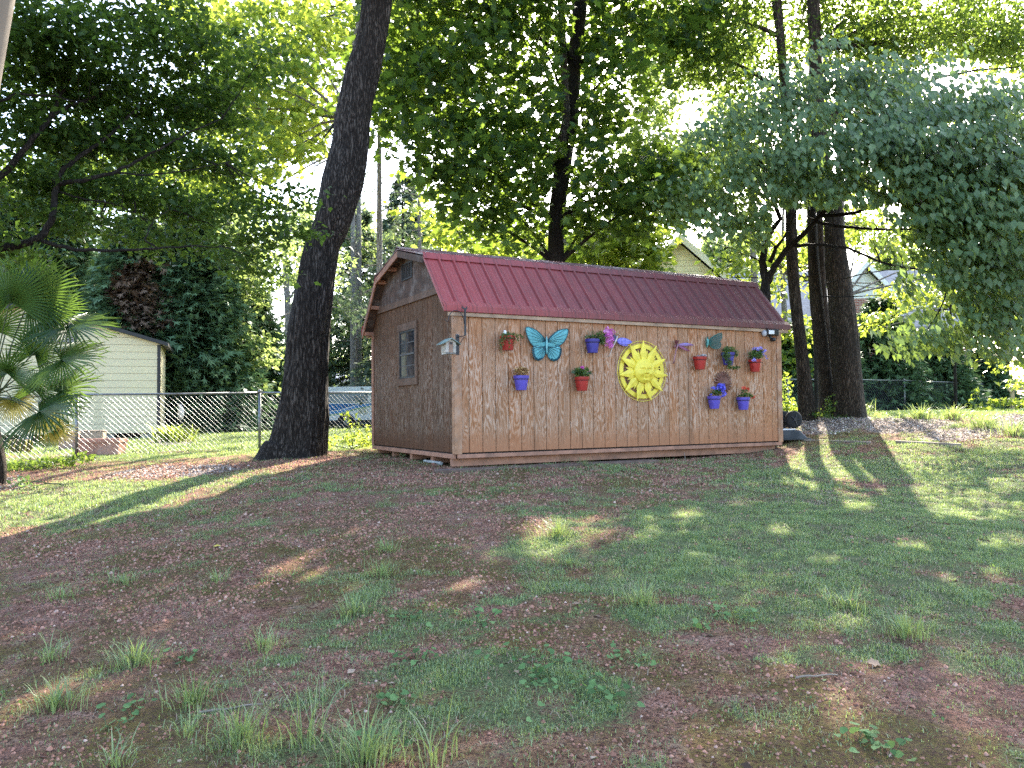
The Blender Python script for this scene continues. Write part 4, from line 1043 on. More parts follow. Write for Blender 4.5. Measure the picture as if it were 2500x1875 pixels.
vt = MB().box(vx0, vx1, -.02, .01, vz0, vz1 + .05).build('gable_vent', m_blackm, ob)
b = MB()
for k in range(5):
    z = vz0 + .05 + (vz1 - vz0) * k / 5; b.box(vx0 + .05, vx1 - .05, -.035, -.021, z, z + .035)
b.build('louver', plain('grey_louver', (.30, .30, .28), .6), ob).parent = vt
b = MB()
for k in range(7): b.box(-.5 - k * 1.0, -.18 - k * 1.0, .1, .42, -.05, zb - .002)
b.build('foundation_block', plain('concrete_block', (.34, .32, .29), .9, .3, 10), ob)
MB().box(-WD + .05, -.05, .5, 2.4, -.1, zb - .004).build('underside', m_shade_dark, ob)

m_tc = plain('terracotta', (.42, .20, .135), .8, .25, 6, dirt=(.50, .34, .27))
def ground_at(px, py, Y=None): return G(px, py)
def trough(px0, px1, py_t, py_b):
    g = G((px0 + px1) / 2, py_b); Y = g[1]; s_ = Y / F; w2 = (px1 - px0) * s_ / 2; h = (py_b - py_t) * s_
    t = empty('planter_trough', g, .05, 'long terracotta planter trough standing on the lawn beside the fence post', 'planter')
    b = MB(); k = .88
    out = [(-w2 * k, -.16), (w2 * k, -.16), (w2 * k, .16), (-w2 * k, .16)]
    b.add([(x, y, 0) for x, y in out] + [(x / k * .97, y * 1.15, h * .8) for x, y in out], [(0, 3, 2, 1), (0, 1, 5, 4), (1, 2, 6, 5), (2, 3, 7, 6), (3, 0, 4, 7)])
    b.build('trough_body', m_tc, t)
    b = MB(); b.box(-w2, w2, -.205, -.165, h * .8 - .01, h).box(-w2, w2, .165, .205, h * .8 - .01, h).box(-w2, -w2 + .04, -.164, .164, h * .8 - .01, h).box(w2 - .04, w2, -.164, .164, h * .8 - .01, h)
    b.build('rim', m_tc, t, .006)
    MB().box(-w2 * .95, w2 * .95, -.163, .163, h * .7, h * .86).build('soil', m_soil, t)
trough(193, 301, 1071, 1110)
m_blk1 = plain('tan_block', (.40, .26, .20), .85, .25, 8); m_blk2 = plain('brown_block', (.30, .22, .16), .85, .25, 8)
def block(px0, px1, py_t, py_b, mat, label, lift=0):
    g = G((px0 + px1) / 2, py_b); s_ = g[1] / F; w2 = (px1 - px0) * s_ / 2; h = (py_b - py_t) * s_
    t = empty('garden_block', g, .1, label, 'block', 'masonry blocks by the cream outbuilding')
    b = MB().box(-w2, w2, 0, .22, 0, h); b.build('body', mat, t, .012)
    MB().box(-w2 - .012, w2 + .012, -.012, .232, h + .001, h + .03).build('cap', mat, t, .006)
block(143, 184, 1058, 1098, m_blk1, 'pinkish masonry block left of the fence post under the cream wall')
block(199, 249, 1054, 1096, m_blk2, 'brown masonry block behind the terracotta trough')
# old pot with yellowed strips
g = G(50, 1106); t = empty('wicker_basket', g, 0, 'yellow and brown striped basket under the palm, by the left edge', 'basket')
b = MB(); b.smooth = True; b.lathe([(.14, 0), (.19, .06), (.205, .17), (.19, .28), (.17, .29), (.16, .2), (.0, .19)], 20); b.build('basket_body', plain('brown_wicker', (.11, .07, .035), .8, .4, 20), t)
b = MB()
for k in range(12):
    a = 2 * PI * k / 12; r = .21; b.tube([(math.cos(a) * .15, math.sin(a) * .15, .01), (math.cos(a) * r, math.sin(a) * r, .1), (math.cos(a) * (r + .005), math.sin(a) * (r + .005), .19), (math.cos(a) * .195, math.sin(a) * .195, .285)], .016, 5)
b.build('strip', plain('yellow_strip', (.42, .33, .06), .7, .4, 8), t)

# ------------------------------------------------------------------ beyond the fence: dark board wall, brick house, white van
m_brick = NT('brick'); _br = m_brick.n('TexBrick', {'Vector': m_brick.n('CombineXYZ', {0: m_brick.n('SeparateXYZ', {0: m_brick.coord()}).outputs[0], 1: m_brick.n('SeparateXYZ', {0: m_brick.coord()}).outputs[2], 2: 0.0}).outputs[0], 'Color1': (.26, .085, .065), 'Color2': (.36, .14, .105), 'Mortar': (.45, .38, .34), 'Scale': 1.0, 'Mortar Size': .012, 'Brick Width': .22, 'Row Height': .075})
m_brick = m_brick.done(m_brick.bsdf(_br.outputs[0], .85, .2, 0, _br.outputs[1], .4, .01))
m_shingle = NT('grey_shingle'); _sb = m_shingle.n('TexBrick', {'Vector': m_shingle.coord((1, 1, 1)), 'Color1': (.20, .20, .215), 'Color2': (.30, .30, .31), 'Mortar': (.10, .10, .105), 'Scale': 1.0, 'Mortar Size': .012, 'Brick Width': .35, 'Row Height': .16})
m_shingle = m_shingle.done(m_shingle.bsdf(m_shingle.mix(m_shingle.ramp(m_shingle.noise(m_shingle.coord(), 9, 5), [(0.3, 0.0), (0.7, .5)]), _sb.outputs[0], (.36, .35, .35)), .85, .2))
m_white = plain('white_trim_paint', (.74, .74, .72), .5, .12, 5)
def gable_house(name, label, cat, X, Y, rz, width, depth, eave, rise, wallm, roofm, over=.35, extra=None):
    t = empty(name, (X, Y, float(gz(X, Y))), rz, label, cat)
    b = MB(); b.prism([(-width / 2, -.2), (width / 2, -.2), (width / 2, eave), (0, eave + rise), (-width / 2, eave)], depth, 'y', 0); b.build('wall', wallm, t)
    sl_ = rise / (width / 2)
    for s_ in (1, -1):
        b = MB(); pl = [(s_ * (width / 2 + over), eave - over * sl_ + .01), (0, eave + rise + .01), (0, eave + rise + .14), (s_ * (width / 2 + over), eave - over * sl_ + .14)]
        if s_ < 0: pl = pl[::-1]
        b.prism(pl, depth + 2 * over, 'y', -over); b.build('roof', roofm, t)
        b = MB(); pl = [(s_ * (width / 2 + over + .01), eave - over * sl_ - .13), (0, eave + rise - .12), (0, eave + rise + .16), (s_ * (width / 2 + over + .01), eave - over * sl_ + .15)]
        if s_ < 0: pl = pl[::-1]
        b.prism(pl, .035, 'y', -over - .04); b.build('rake_trim', m_white, t)
    return t
# brick house far left, seen under the branches
p = P(560, 1040, 40)
h_ = gable_house('brick_house', 'brick house with white doors far behind the left fence, half hidden by trunks', 'house', p[0] - 2.2, 40, 0, 9.5, 2.5, 2.7, 1.6, m_brick, m_shingle)
o = np.array(h_.location)
def rel(px, py, Y=39.98): q = P(px, py, Y); return q[0] - o[0], q[2] - o[2]
for (x0, y0, x1, y1) in ((484, 968, 501, 1026), (530, 965, 545, 1026), (668, 968, 690, 1030)):
    a = rel(x0, y1); c = rel(x1, y0); d_ = MB().box(a[0], c[0], -.06, -.002, a[1], c[1]).build('door', m_white, h_)
    MB().box(a[0] - .06, a[0] - .003, -.08, -.003, a[1], c[1] + .06).box(c[0] + .003, c[0] + .06, -.08, -.003, a[1], c[1] + .06).build('frame', m_white, d_)
a = rel(585, 1020); c = rel(632, 985); wn = MB().box(a[0], c[0], -.04, -.002, a[1], c[1]).build('window', m_glass, h_)
# low black board wall
t = empty('dark_board_wall', (P(440, 1040, 33)[0], 33, float(gz(-12, 33))), 0, 'low black board wall at the far end of the sunny lawn, left of the big trunk', 'wall')
o = np.array(t.location); x1 = P(700, 1040, 33)[0] - o[0]; zt = P(560, 1025, 33)[2] - o[2]
b = MB(); n = 26
for k in range(n): b.box(x1 * k / n + .006, x1 * (k + 1) / n - .006, 0, .03, -.2, zt - (.02 if k % 3 else 0))
b.build('boards', plain('black_board', (.02, .017, .018), .8, .4, 6), t)
for k in range(5): MB().box(x1 * k / 4 - .06, x1 * k / 4 + .06, .032, .15, -.2, zt + .05).build('post', m_dark, t)
# white garden bird-shaped ornament stake (pale shape on a stake)
g = G(440, 1063); t = empty('garden_ornament', g, 0, 'pale hanging ornament on a thin stake behind the bright yellow plant', 'garden ornament')
s_ = g[1] / F
b = MB(); b.smooth = True; b.tube([(0, 0, 0), (.01, 0, 75 * s_), (.05, 0, 80 * s_)], .012, 6); b.build('stake', m_iron, t)
b = MB(); b.smooth = True; b.ball((.02, 0, 55 * s_), 18 * s_, 10, (.42, .4, 1)); b.ball((-.02, 0, 72 * s_), 5 * s_, 8); b.build('ornament_body', plain('pale_pink_ceramic', (.75, .68, .66), .4), t)

# white and blue van
Yv = 40
p0 = P(700, 1048, Yv); p1 = P(1010, 1046, Yv); LV = p1[0] - p0[0]; gv = float(gz((p0[0] + p1[0]) / 2, Yv))
vn = empty('shuttle_van', (p0[0], Yv, gv), .0, 'white shuttle van with blue swoosh stripe, parked between the big trunk and the shed', 'van')
m_vw = plain('van_white', (.76, .77, .78), .3, .06, 2); m_vb = plain('van_blue', (.02, .14, .36), .3, .2, 3); m_vl = plain('van_light_blue', (.10, .30, .62), .3, .1, 3); m_vg = plain('van_green', (.28, .45, .22), .35, .1, 4); m_tire = plain('tyre_rubber', (.015, .015, .016), .8); m_hub = plain('hub_grey', (.4, .4, .42), .35, .2, 10, .7); m_vgl = plain('van_window', (.30, .32, .34), .12, .3, 1.2, spec=.8)
vr = lambda px, py: (P(px, py, Yv)[0] - p0[0], P(px, py, Yv)[2] - gv)
zf = vr(850, 1028)[1]; ztop = vr(850, 944)[1]
wx, wz = vr(845, 1032); R_ = .36; wz = .36
wx2 = wx + 3.6 if wx + 4 < LV else LV - 1.1
b = MB()
def arch(xc, n=14): return [(xc + .46 * math.cos(a), wz + .46 * math.sin(a)) for a in np.linspace(PI, 0, n)]
pl = [(0, zf)] + [q for q in arch(wx) if q[1] > zf] + [q for q in arch(wx2) if q[1] > zf] + [(LV, zf), (LV, ztop - .35), (LV - .25, ztop), (.25, ztop), (0, ztop - .3)]
b.prism(pl, 1.9, 'y', 0); b.build('body', m_vw, vn)
zt1 = vr(850, 960)[1]; zt0 = vr(850, 980)[1]
xs = [vr(px, 970)[0] for px in (712, 790, 898, 906, 985)]
for xa, xb in ((xs[0], xs[1] - .04), (xs[1], xs[2]), (xs[3], xs[4])): MB().box(xa, xb, -.012, -.002, zt0, zt1).build('window', m_vgl, vn)
b = MB(); b.box(.05, LV - .05, -.018, -.001, zt0 - .06, zt0 - .02); b.build('side_rail', m_hub, vn)
def sw(nm, mat, up, lo, off):
    b = MB(); pts = [vr(*q) for q in up] + [vr(*q) for q in lo[::-1]]
    k = len(up); vs = [(x, off, z) for x, z in pts]; n = len(vs)
    b.add(vs, [(i, n - 1 - i, n - 2 - i, i + 1) for i in range(k - 1)]); b.build(nm, mat, vn)
sw('swoosh', m_vb, [(704, 986), (760, 986), (803, 986), (830, 986), (850, 986), (873, 986)], [(704, 1003), (760, 1004), (803, 1004), (830, 1000), (850, 993), (873, 987)], -.006)
sw('swoosh', m_vl, [(704, 1005), (760, 1006), (803, 1006), (830, 1002), (850, 996), (870, 989), (905, 985), (960, 984)], [(704, 1011), (760, 1013), (803, 1012), (830, 1008), (850, 1002), (870, 996), (905, 990), (960, 988)], -.009)
sw('swoosh', m_vg, [(803, 1013), (830, 1009), (850, 1003), (870, 997), (905, 991), (960, 989)], [(803, 1015), (830, 1011), (850, 1006), (870, 1000), (905, 993.5), (960, 991)], -.008)
for px, rr in ((879, .085), (890, .15)):
    x, z = vr(px, 1004.5); b = MB(); b.tube([(x + rr * math.cos(a), -.01, z + rr * math.sin(a)) for a in np.linspace(0, 2 * PI, 25)], .012, 5, False)
    b.lathe([(.001, -.012), (rr * .5, -.012), (rr * .5, -.003)], 14, (x, 0, z), 'y'); b.build('emblem', plain('olive_emblem', (.36, .36, .18), .5), vn)
MB().box(.2, LV - .2, .06, 1.8, zf - .16, zf - .004).build('chassis', m_tire, vn)
for x in (wx, wx2):
    b = MB(); b.smooth = True; b.lathe([(.20, .02), (.33, .02), (R_, .05), (R_, .22), (.33, .25), (.2, .25)], 28, (x, 0, wz), 'y'); wh = b.build('wheel', m_tire, vn)
    b = MB(); b.smooth = True; b.lathe([(.001, .005), (.08, .0), (.17, .03), (.205, .03), (.205, .12)], 20, (x, 0, wz), 'y'); b.build('rim', m_hub, wh)
# two grey roofs far behind
p = P(908, 1040, 62)
gable_house('grey_roof_house', 'distant house with blue-grey roof just left of the shed, behind the van', 'house', p[0] + .3, 62, .7, 9, 10, 2.5, 1.7, m_white, plain('blue_grey_roof', (.15, .17, .25), .8))

# ------------------------------------------------------------------ cream gabled house behind the shed
m_vinyl = lap_mat('cream_vinyl_siding', (.74, .70, .48), .22, (.42, .40, .28), (.66, .63, .46))
Yg = 30; ap = P(1660, 578, Yg); bs = P(1775, 682, Yg)
rise = ap[2] - bs[2]; half = bs[0] - ap[0]
gh = empty('cream_house', (ap[0], Yg, float(gz(ap[0], Yg))), -.12, 'cream vinyl-sided house gable rising behind the shed roof', 'house')
o = np.array(gh.location); az = ap[2] - o[2]
wd = 4.2; rs = rise / half
b = MB(); b.prism([(-wd, -.2), (wd, -.2), (wd, az - wd * rs - .2), (0, az - .2), (-wd, az - wd * rs - .2)], 9, 'y', .25); b.build('wall', m_vinyl, gh)
for s_ in (1, -1):
    pl = [(s_ * (wd + .4), az - (wd + .4) * rs - .03), (0, az - .03), (0, az + .12), (s_ * (wd + .4), az - (wd + .4) * rs + .12)]
    b = MB(); b.prism(pl if s_ > 0 else pl[::-1], 9.8, 'y', -.10); b.build('roof', m_shingle, gh)
    pl = [(s_ * (wd + .41), az - (wd + .41) * rs - .21), (0, az - .20), (0, az + .10), (s_ * (wd + .41), az - (wd + .41) * rs + .10)]
    b = MB(); b.prism(pl if s_ > 0 else pl[::-1], .04, 'y', -.145); b.build('rake_trim', plain('cream_trim', (.70, .69, .60), .5, .08), gh)
    pl = [(s_ * (wd + .39), az - (wd + .39) * rs - .06), (0, az - .06), (0, az - .035), (s_ * (wd + .39), az - (wd + .39) * rs - .035)]
    b = MB(); b.prism(pl if s_ > 0 else pl[::-1], .34, 'y', -.10); b.build('soffit', m_vinyl, gh)
a = P(1609, 638, Yg); c = P(1632, 602, Yg)
vt = MB().box(a[0] - o[0] - .05, c[0] - o[0], .20, .248, a[2] - o[2], c[2] - o[2]).build('gable_vent', plain('buff_vent', (.58, .50, .34), .6), gh)
b = MB()
for k in range(7): z = a[2] - o[2] + .05 + k * .07; b.box(a[0] - o[0], c[0] - o[0] - .05, .18, .199, z, z + .04)
b.build('louver', plain('buff_louver', (.62, .56, .42), .6), vt)

# ------------------------------------------------------------------ brick house behind the right-hand trees
Yr = 34; ap = P(2114, 645, Yr); rt = P(2178, 712, Yr)
half = rt[0] - ap[0]; rs = (ap[2] - rt[2]) / half
hb = empty('brick_house', (ap[0], Yr, float(gz(ap[0], Yr))), -.05, 'brick house with grey roof and white gable trim behind the right-hand trunks', 'house')
o = np.array(hb.location); az = ap[2] - o[2]; wd = 1.25; ez = az - wd * rs
b = MB(); b.prism([(-wd, -.2), (wd, -.2), (wd, ez - .1), (-wd, ez - .1)], 4, 'y', .2); b.build('wall', m_brick, hb)
b = MB(); b.prism([(-wd, ez - .098), (wd, ez - .098), (0, az - .1)], 4, 'y', .19); b.build('gable_panel', m_white, hb)
for s_ in (1, -1):
    pl = [(s_ * (wd + .3), ez - .3 * rs), (0, az), (0, az + .12), (s_ * (wd + .3), ez - .3 * rs + .12)]
    b = MB(); b.prism(pl if s_ > 0 else pl[::-1], 4.6, 'y', -.1); b.build('roof', m_shingle, hb)
    pl = [(s_ * (wd + .31), ez - .31 * rs - .17), (0, az - .16), (0, az + .11), (s_ * (wd + .31), ez - .31 * rs + .11)]
    b = MB(); b.prism(pl if s_ > 0 else pl[::-1], .05, 'y', -.16); b.build('rake_trim', m_white, hb)
b = MB(); xl = P(1800, 700, Yr + 1)[0] - o[0]; ze = P(1900, 800, Yr + 1)[2] - o[2]; zr = P(1960, 668, Yr + 6)[2] - o[2]
b.add([(xl, 1.0, ze), (5.5, 1.0, ze), (5.5, 5.5, zr), (xl, 5.5, zr), (xl, 1.0, ze - .14), (5.5, 1.0, ze - .14), (5.5, 5.5, zr - .14), (xl, 5.5, zr - .14)], [(0, 1, 2, 3), (4, 7, 6, 5), (0, 4, 5, 1), (1, 5, 6, 2), (2, 6, 7, 3), (3, 7, 4, 0)])
b.build('main_roof', m_shingle, hb)
MB().box(xl + .4, 5.2, 1.5, 9, -.2, ze - .15).build('main_wall', m_brick, hb)

# ------------------------------------------------------------------ upturned garden cart, timbers, trellis at the right
g = G(1935, 1072); g = np.array([5.05, 14.35, float(gz(5.05, 14.35))])
t = empty('garden_cart', g, math.radians(12), 'upturned black garden cart, wheels in the air, at the right end of the shed', 'garden cart')
m_poly = plain('black_poly', (.025, .027, .030), .5, .3, 5, dirt=(.09, .09, .09))
b = MB(); x0, x1, y0, y1, h = -.75, .20, -.32, .32, .18; k = .14
b.add([(x0, y0, 0), (x1, y0, 0), (x1, y1, 0), (x0, y1, 0), (x0 + k, y0 + .08, h), (x1 - k, y0 + .08, h), (x1 - k, y1 - .08, h), (x0 + k, y1 - .08, h)], [(0, 3, 2, 1), (4, 5, 6, 7), (0, 1, 5, 4), (1, 2, 6, 5), (2, 3, 7, 6), (3, 0, 4, 7)])
b.build('tub', m_poly, t, .03)
MB().box(x0 + .01, x1 + .02, y0 - .015, y1 + .015, .001, .035).build('lip', m_poly, t, .012)
MB().box(x0 + k + .02, x1 - k - .08, y0 + .11, y1 - .11, h + .001, h + .022).build('pale_panel', plain('pale_board', (.62, .62, .64), .6), t)
for y in (-.15, .19):
    b = MB(); b.smooth = True; b.lathe([(.05, -.05), (.10, -.055), (.135, -.05), (.155, -.03), (.158, 0), (.155, .03), (.135, .05), (.05, .05)], 28, (-.02, y, h + .185), 'y'); wh = b.build('wheel', m_tire, t)
    b = MB()
    for q in range(5):
        a = 2 * PI * q / 5; b.tube([(-.02 + .03 * math.cos(a), y - .06, h + .185 + .03 * math.sin(a)), (-.02 + .10 * math.cos(a), y - .058, h + .185 + .10 * math.sin(a))], .010, 6)
    b.lathe([(.001, -.07), (.03, -.07), (.035, -.05)], 14, (-.02, y, h + .185), 'y'); b.build('rim', m_iron, wh)
b = MB(); b.smooth = True; b.tube([(-.02, -.2, h + .185), (-.02, .24, h + .185)], .014, 8)
for y in (-.10, .12): b.tube([(-.20, y, h + .02), (-.02, y, h + .185), (.06, y, h + .02)], .012, 6)
b.build('axle_frame', m_iron, t)
m_tim = plain('weathered_timber', (.24, .19, .15), .9, .35, 4, dirt=(.13, .09, .07))
for (a, c, lab) in (((1700, 951), (1880, 957), 'buried timber edging in line with the shed front, beside the shed'), ((1935, 955), (2075, 962), 'buried timber edging on the sunny lawn at the right')):
    g0, g1 = GD(*a), GD(*c); d_ = g1 - g0; n = np.linalg.norm(d_[:2])
    t = MB().box(0, n, -.05, .05, -.05, .028).build('landscape_timber', m_tim, None, .008)
    t.location = g0; t.rotation_euler = (0, -math.atan2(d_[2], n), math.atan2(d_[1], d_[0])); tag(t, lab, 'timber', 'buried timber edging')
# rustic wooden bench/trellis at the far right
g = G(2470, 1012); s_ = 24 / F; gx_, gy_ = P(2468, 1000, 24)[:2]
t = empty('wooden_trellis', (gx_, gy_, float(gz(gx_, gy_))), -.2, 'rustic wooden trellis frame at the right edge beyond the lawn', 'trellis')
m_lw = plain('old_lumber', (.33, .25, .13), .85, .35, 6)
o = np.array(t.location); zt = P(2468, 945, 24)[2] - o[2]
for x in (0.05, .47, .95): MB().box(x - .05, x + .05, -.05, .05, -.1, zt + (.12 if x else 0)).build('upright', m_lw, t, .008)
for z in (zt * .35, zt * .92): MB().box(-.1, 1.1, -.075, -.052, z - .05, z + .05).build('rail', m_lw, t, .006)
# ------------------------------------------------------------------ trees
m_bark_big = bark_mat('dark_oak_bark', (.022, .017, .014), (.105, .088, .076), 1.1)
m_bark_r = bark_mat('brown_furrowed_bark', (.036, .027, .019), (.13, .10, .075), 1.5, (.22, .17, .05), 1.2)
m_bark_d = bark_mat('dark_smooth_bark', (.020, .016, .013), (.06, .05, .042), 2.0)
m_bark_g = bark_mat('grey_pine_bark', (.24, .21, .19), (.46, .42, .38), 1.2)
m_bark_p = plain('pale_bark', (.20, .16, .115), .8, .15, 6, dirt=(.16, .125, .09))
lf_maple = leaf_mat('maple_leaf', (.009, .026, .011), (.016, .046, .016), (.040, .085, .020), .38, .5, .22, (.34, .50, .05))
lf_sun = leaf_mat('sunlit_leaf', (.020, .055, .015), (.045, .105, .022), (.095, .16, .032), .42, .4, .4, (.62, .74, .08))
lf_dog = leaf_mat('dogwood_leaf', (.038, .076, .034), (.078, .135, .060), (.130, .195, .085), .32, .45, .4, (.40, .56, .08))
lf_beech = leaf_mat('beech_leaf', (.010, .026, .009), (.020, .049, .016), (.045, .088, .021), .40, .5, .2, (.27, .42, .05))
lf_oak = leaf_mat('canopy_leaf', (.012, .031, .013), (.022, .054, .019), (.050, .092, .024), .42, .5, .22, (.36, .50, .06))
lf_con = leaf_mat('cypress_leaf', (.034, .072, .036), (.075, .140, .068), (.14, .22, .105), .15, .55, .25, (.14, .24, .08))
lf_dead = leaf_mat('dead_needle', (.060, .040, .028), (.12, .080, .056), (.21, .145, .10), .1, .8, .1, (.2, .12, .05))
lf_far = leaf_mat('far_leaf', (.045, .090, .050), (.085, .145, .070), (.15, .22, .095), .45, .5, .3, (.50, .62, .16))
lf_pine = leaf_mat('pine_needle', (.040, .062, .045), (.07, .10, .07), (.11, .15, .09), .2, .6, .2, (.2, .28, .12))

SHED_PX = [(780, 815), (965, 612), (1860, 700), (1935, 800), (1912, 1100), (1113, 1145), (905, 1105)]
def sky_gap(px, py): return np.zeros(len(px), bool)
def keep(pos, shedclip=True, litclip=True, extra=None, soft=0.0):
    k = np.ones(len(pos), bool)
    if litclip: k &= ~(lit(pos, soft) & (np.arange(len(pos)) % 23 != 0))
    px, py = toPx(pos)
    if shedclip: k &= ~(inpoly(px, py, SHED_PX) & (pos[:, 1] < 16))
    k &= pos[:, 1] > 1.5
    if extra is not None: k &= ~extra(px, py, pos)
    return k
def sprays(blobs, per=18, rs=None, flat=.30, spread=.42):
    """leaf spots gathered in flat, ragged sprays spread through a crown's volume"""
    rs = rs or RS; C = []; Sx = []
    for (c, r, n) in blobs:
        m = max(1, int(n / per)); d = rdir(m, 0, rs); rad = rs.rand(m, 1) ** .40
        C.append(np.array(c) + d * rad * np.array(r)); 
    C = np.concatenate(C); m = len(C)
    sp = spread * rs.uniform(.55, 1.5, m)
    out = np.repeat(C, per, 0); s_ = np.repeat(sp, per)
    q = rs.normal(size=(len(out), 3)) * .6; q[:, 2] *= flat
    az = np.repeat(rs.rand(m) * 2 * PI, per)
    # stretched along the twig, drooping at its tip
    al = rs.rand(len(out)) * 2 - .6
    q[:, 0] += np.cos(az) * al * 1.1; q[:, 1] += np.sin(az) * al * 1.1; q[:, 2] -= .22 * np.abs(al) ** 1.5
    return out + q * s_[:, None], C, az
def limb(b, p0, p1, r0, r1, wob=.25, n=8, rs=random):
    p0, p1 = Vector(p0), Vector(p1); L_ = (p1 - p0).length; pts = []
    off = Vector((rs.uniform(-1, 1), rs.uniform(-1, 1), rs.uniform(.1, .9))) * wob * L_ * .3
    sd = rs.uniform(0, 99)
    for i in range(n + 1):
        q = i / n
        p = p0.lerp(p1, q) + off * math.sin(PI * q) + noise.noise_vector(Vector((sd, q * 3.1, 0))) * L_ * .05 * math.sin(PI * q)
        pts.append(p)
    b.tube(pts, [r0 + (r1 - r0) * (i / n) ** .8 for i in range(n + 1)], 7); return pts
def trunk_mesh(name, cl, mat, parent, n=28, flare=None, knob=.05, sub=6, sd=0.0):
    """cl: list of (point, radius) up the stem"""
    pts = []; rad = []
    for i in range(len(cl) - 1):
        (a, ra), (c, rc) = cl[i], cl[i + 1]
        a0 = cl[max(0, i - 1)][0]; c1 = cl[min(len(cl) - 1, i + 2)][0]
        for k in range(sub):
            t = k / sub; t2, t3 = t * t, t * t * t
            h = .5 * ((2 * np.array(a)) + (-np.array(a0) + np.array(c)) * t + (2 * np.array(a0) - 5 * np.array(a) + 4 * np.array(c) - np.array(c1)) * t2 + (-np.array(a0) + 3 * np.array(a) - 3 * np.array(c) + np.array(c1)) * t3)
            pts.append(h); rad.append(ra + (rc - ra) * t)
    pts.append(np.array(cl[-1][0])); rad.append(cl[-1][1])
    z0 = pts[0][2]
    def fn(i, an, r, p):
        e = 1 + knob * noise.noise(Vector((math.cos(an) * 1.6 + sd, math.sin(an) * 1.6, p.z * .9))) + knob * .8 * noise.noise(Vector((math.cos(an) * 7 + sd, math.sin(an) * 7, p.z * 1.1))) + knob * .9 * (abs(noise.noise(Vector((math.cos(an) * 15 + sd, math.sin(an) * 15, p.z * 1.3)))) - .2)
        if flare:
            hgt = max(0, p.z - z0); f = math.exp(-hgt / flare[0])
            e += flare[1] * f * (.45 + .75 * max(0, math.sin(an * flare[2] + sd + .6 * math.sin(an * 2))) ** 1.3)
        return r * e
    b = MB(); b.smooth = True; b.tube(pts, rad, n, True, fn); return b.build(name, mat, parent)
def tree_root(name, x, y, label, cat, group=None, z=None):
    return empty(name, (x, y, float(gs(x, y)) if z is None else z), 0, label, cat, group)
def rebase(o):                    # keep world coordinates of a child under a moved parent
    o.matrix_parent_inverse = Matrix.Translation(o.parent.location).inverted()
def crown(t, blobs, T, mat, size, per=18, droop=.35, flat=.3, spread=.42, upn=1.0, name='crown', clip=True, litclip=True, extra=None, dirv=None, seed=1, vbias=0.0, soft=0.0):
    rs = np.random.RandomState(seed)
    pos, C, az = sprays(blobs, per, rs, flat, spread)
    k = keep(pos, clip, litclip, extra, soft); pos = pos[k]; N = len(pos)
    d = rdir(N, 0, rs); d[:, 2] = -np.abs(d[:, 2]) * droop - droop * .4
    if dirv is not None: d = d * .55 + np.array(dirv)
    nrm = rs.normal(size=(N, 3)) * .55; nrm[:, 2] += upn
    if dirv is not None: nrm = nrm * .6 + np.array([0, -.55, .55])
    var = np.clip(rs.normal(.42, .22, N) + vbias + .22 * (fbm(pos[:, 0] * 1.0, pos[:, 2] + pos[:, 1], 1.1, seed % 50) - .5) * 2, 0, 1)
    o = leaf_obj(name, pos, d, nrm, size * rs.uniform(.65, 1.25, N), var, T, mat, t); rebase(o); return o, C
def twigs(b, C, anchors, r=.010, step=1, maxd=2.5, rs=random):
    A = np.array([list(a) for a in anchors]); cnt = {}
    for c in C[::step]:
        dd = np.linalg.norm(A - c, axis=1); j = int(dd.argmin())
        if .15 < dd[j] < maxd and cnt.get(j, 0) < 3:
            cnt[j] = cnt.get(j, 0) + 1
            limb(b, A[j], c, r * (1 + .25 * dd[j]), r * .35, .2, 4, rs)

# --- the great leaning trunk left of the shed
YT = 13.4
prof = [(1112, 728, 62), (1085, 734, 60), (1050, 736, 60), (1010, 739.5, 59.5), (905, 748, 54), (805, 755, 50.5), (700, 770, 47.5), (600, 788, 44), (542, 812, 47), (452, 834, 52), (362, 853, 46), (271, 864, 44.5), (181, 885, 43.5), (90, 908, 38), (0, 920, 37), (-120, 938, 35), (-320, 960, 31), (-600, 985, 27), (-900, 1010, 20)]
cl = []
for (py, px, hwd) in prof:
    c = P(px, py, YT); cl.append((c, hwd / F * YT * .94))
base = cl[0][0]; zg = float(gs(base[0], YT)); cl = [((base[0] - .02, YT, zg - .25), cl[0][1] * 1.02)] + cl
t = tree_root('leaning_oak_tree', base[0], YT, 'tall dark thick trunk leaning right, just left of the shed', 'tree')
rebase(trunk_mesh('trunk', cl, m_bark_big, t, 128, (.34, 1.0, 3.0), .09, 14, 2.2))
b = MB(); b.smooth = True; ank = []
top = cl[-5:]
bl = []
for (px, py, Y, r, n) in [(700, -330, 14, 1.6, 700), (900, -480, 12.5, 1.8, 900), (1100, -520, 13, 2.0, 900), (560, -560, 13, 2.0, 900), (1000, -800, 13, 2.4, 1200), (700, -850, 14.5, 2.2, 900), (820, -300, 11.2, 1.3, 500), (1260, -330, 12.4, 1.5, 600)]:
    bl.append((P(px, py, Y), (r, r * 1.1, r * .7), n)); j = random.choice(top)[0]
    ank += limb(b, j, P(px, py, Y), .10, .02, .3)
o, C = crown(t, bl, T_OVAL, lf_oak, .17, 16, .5, .35, .5, seed=3)
twigs(b, C, ank, .012, 2); rebase(b.build('limbs', m_bark_big, t))
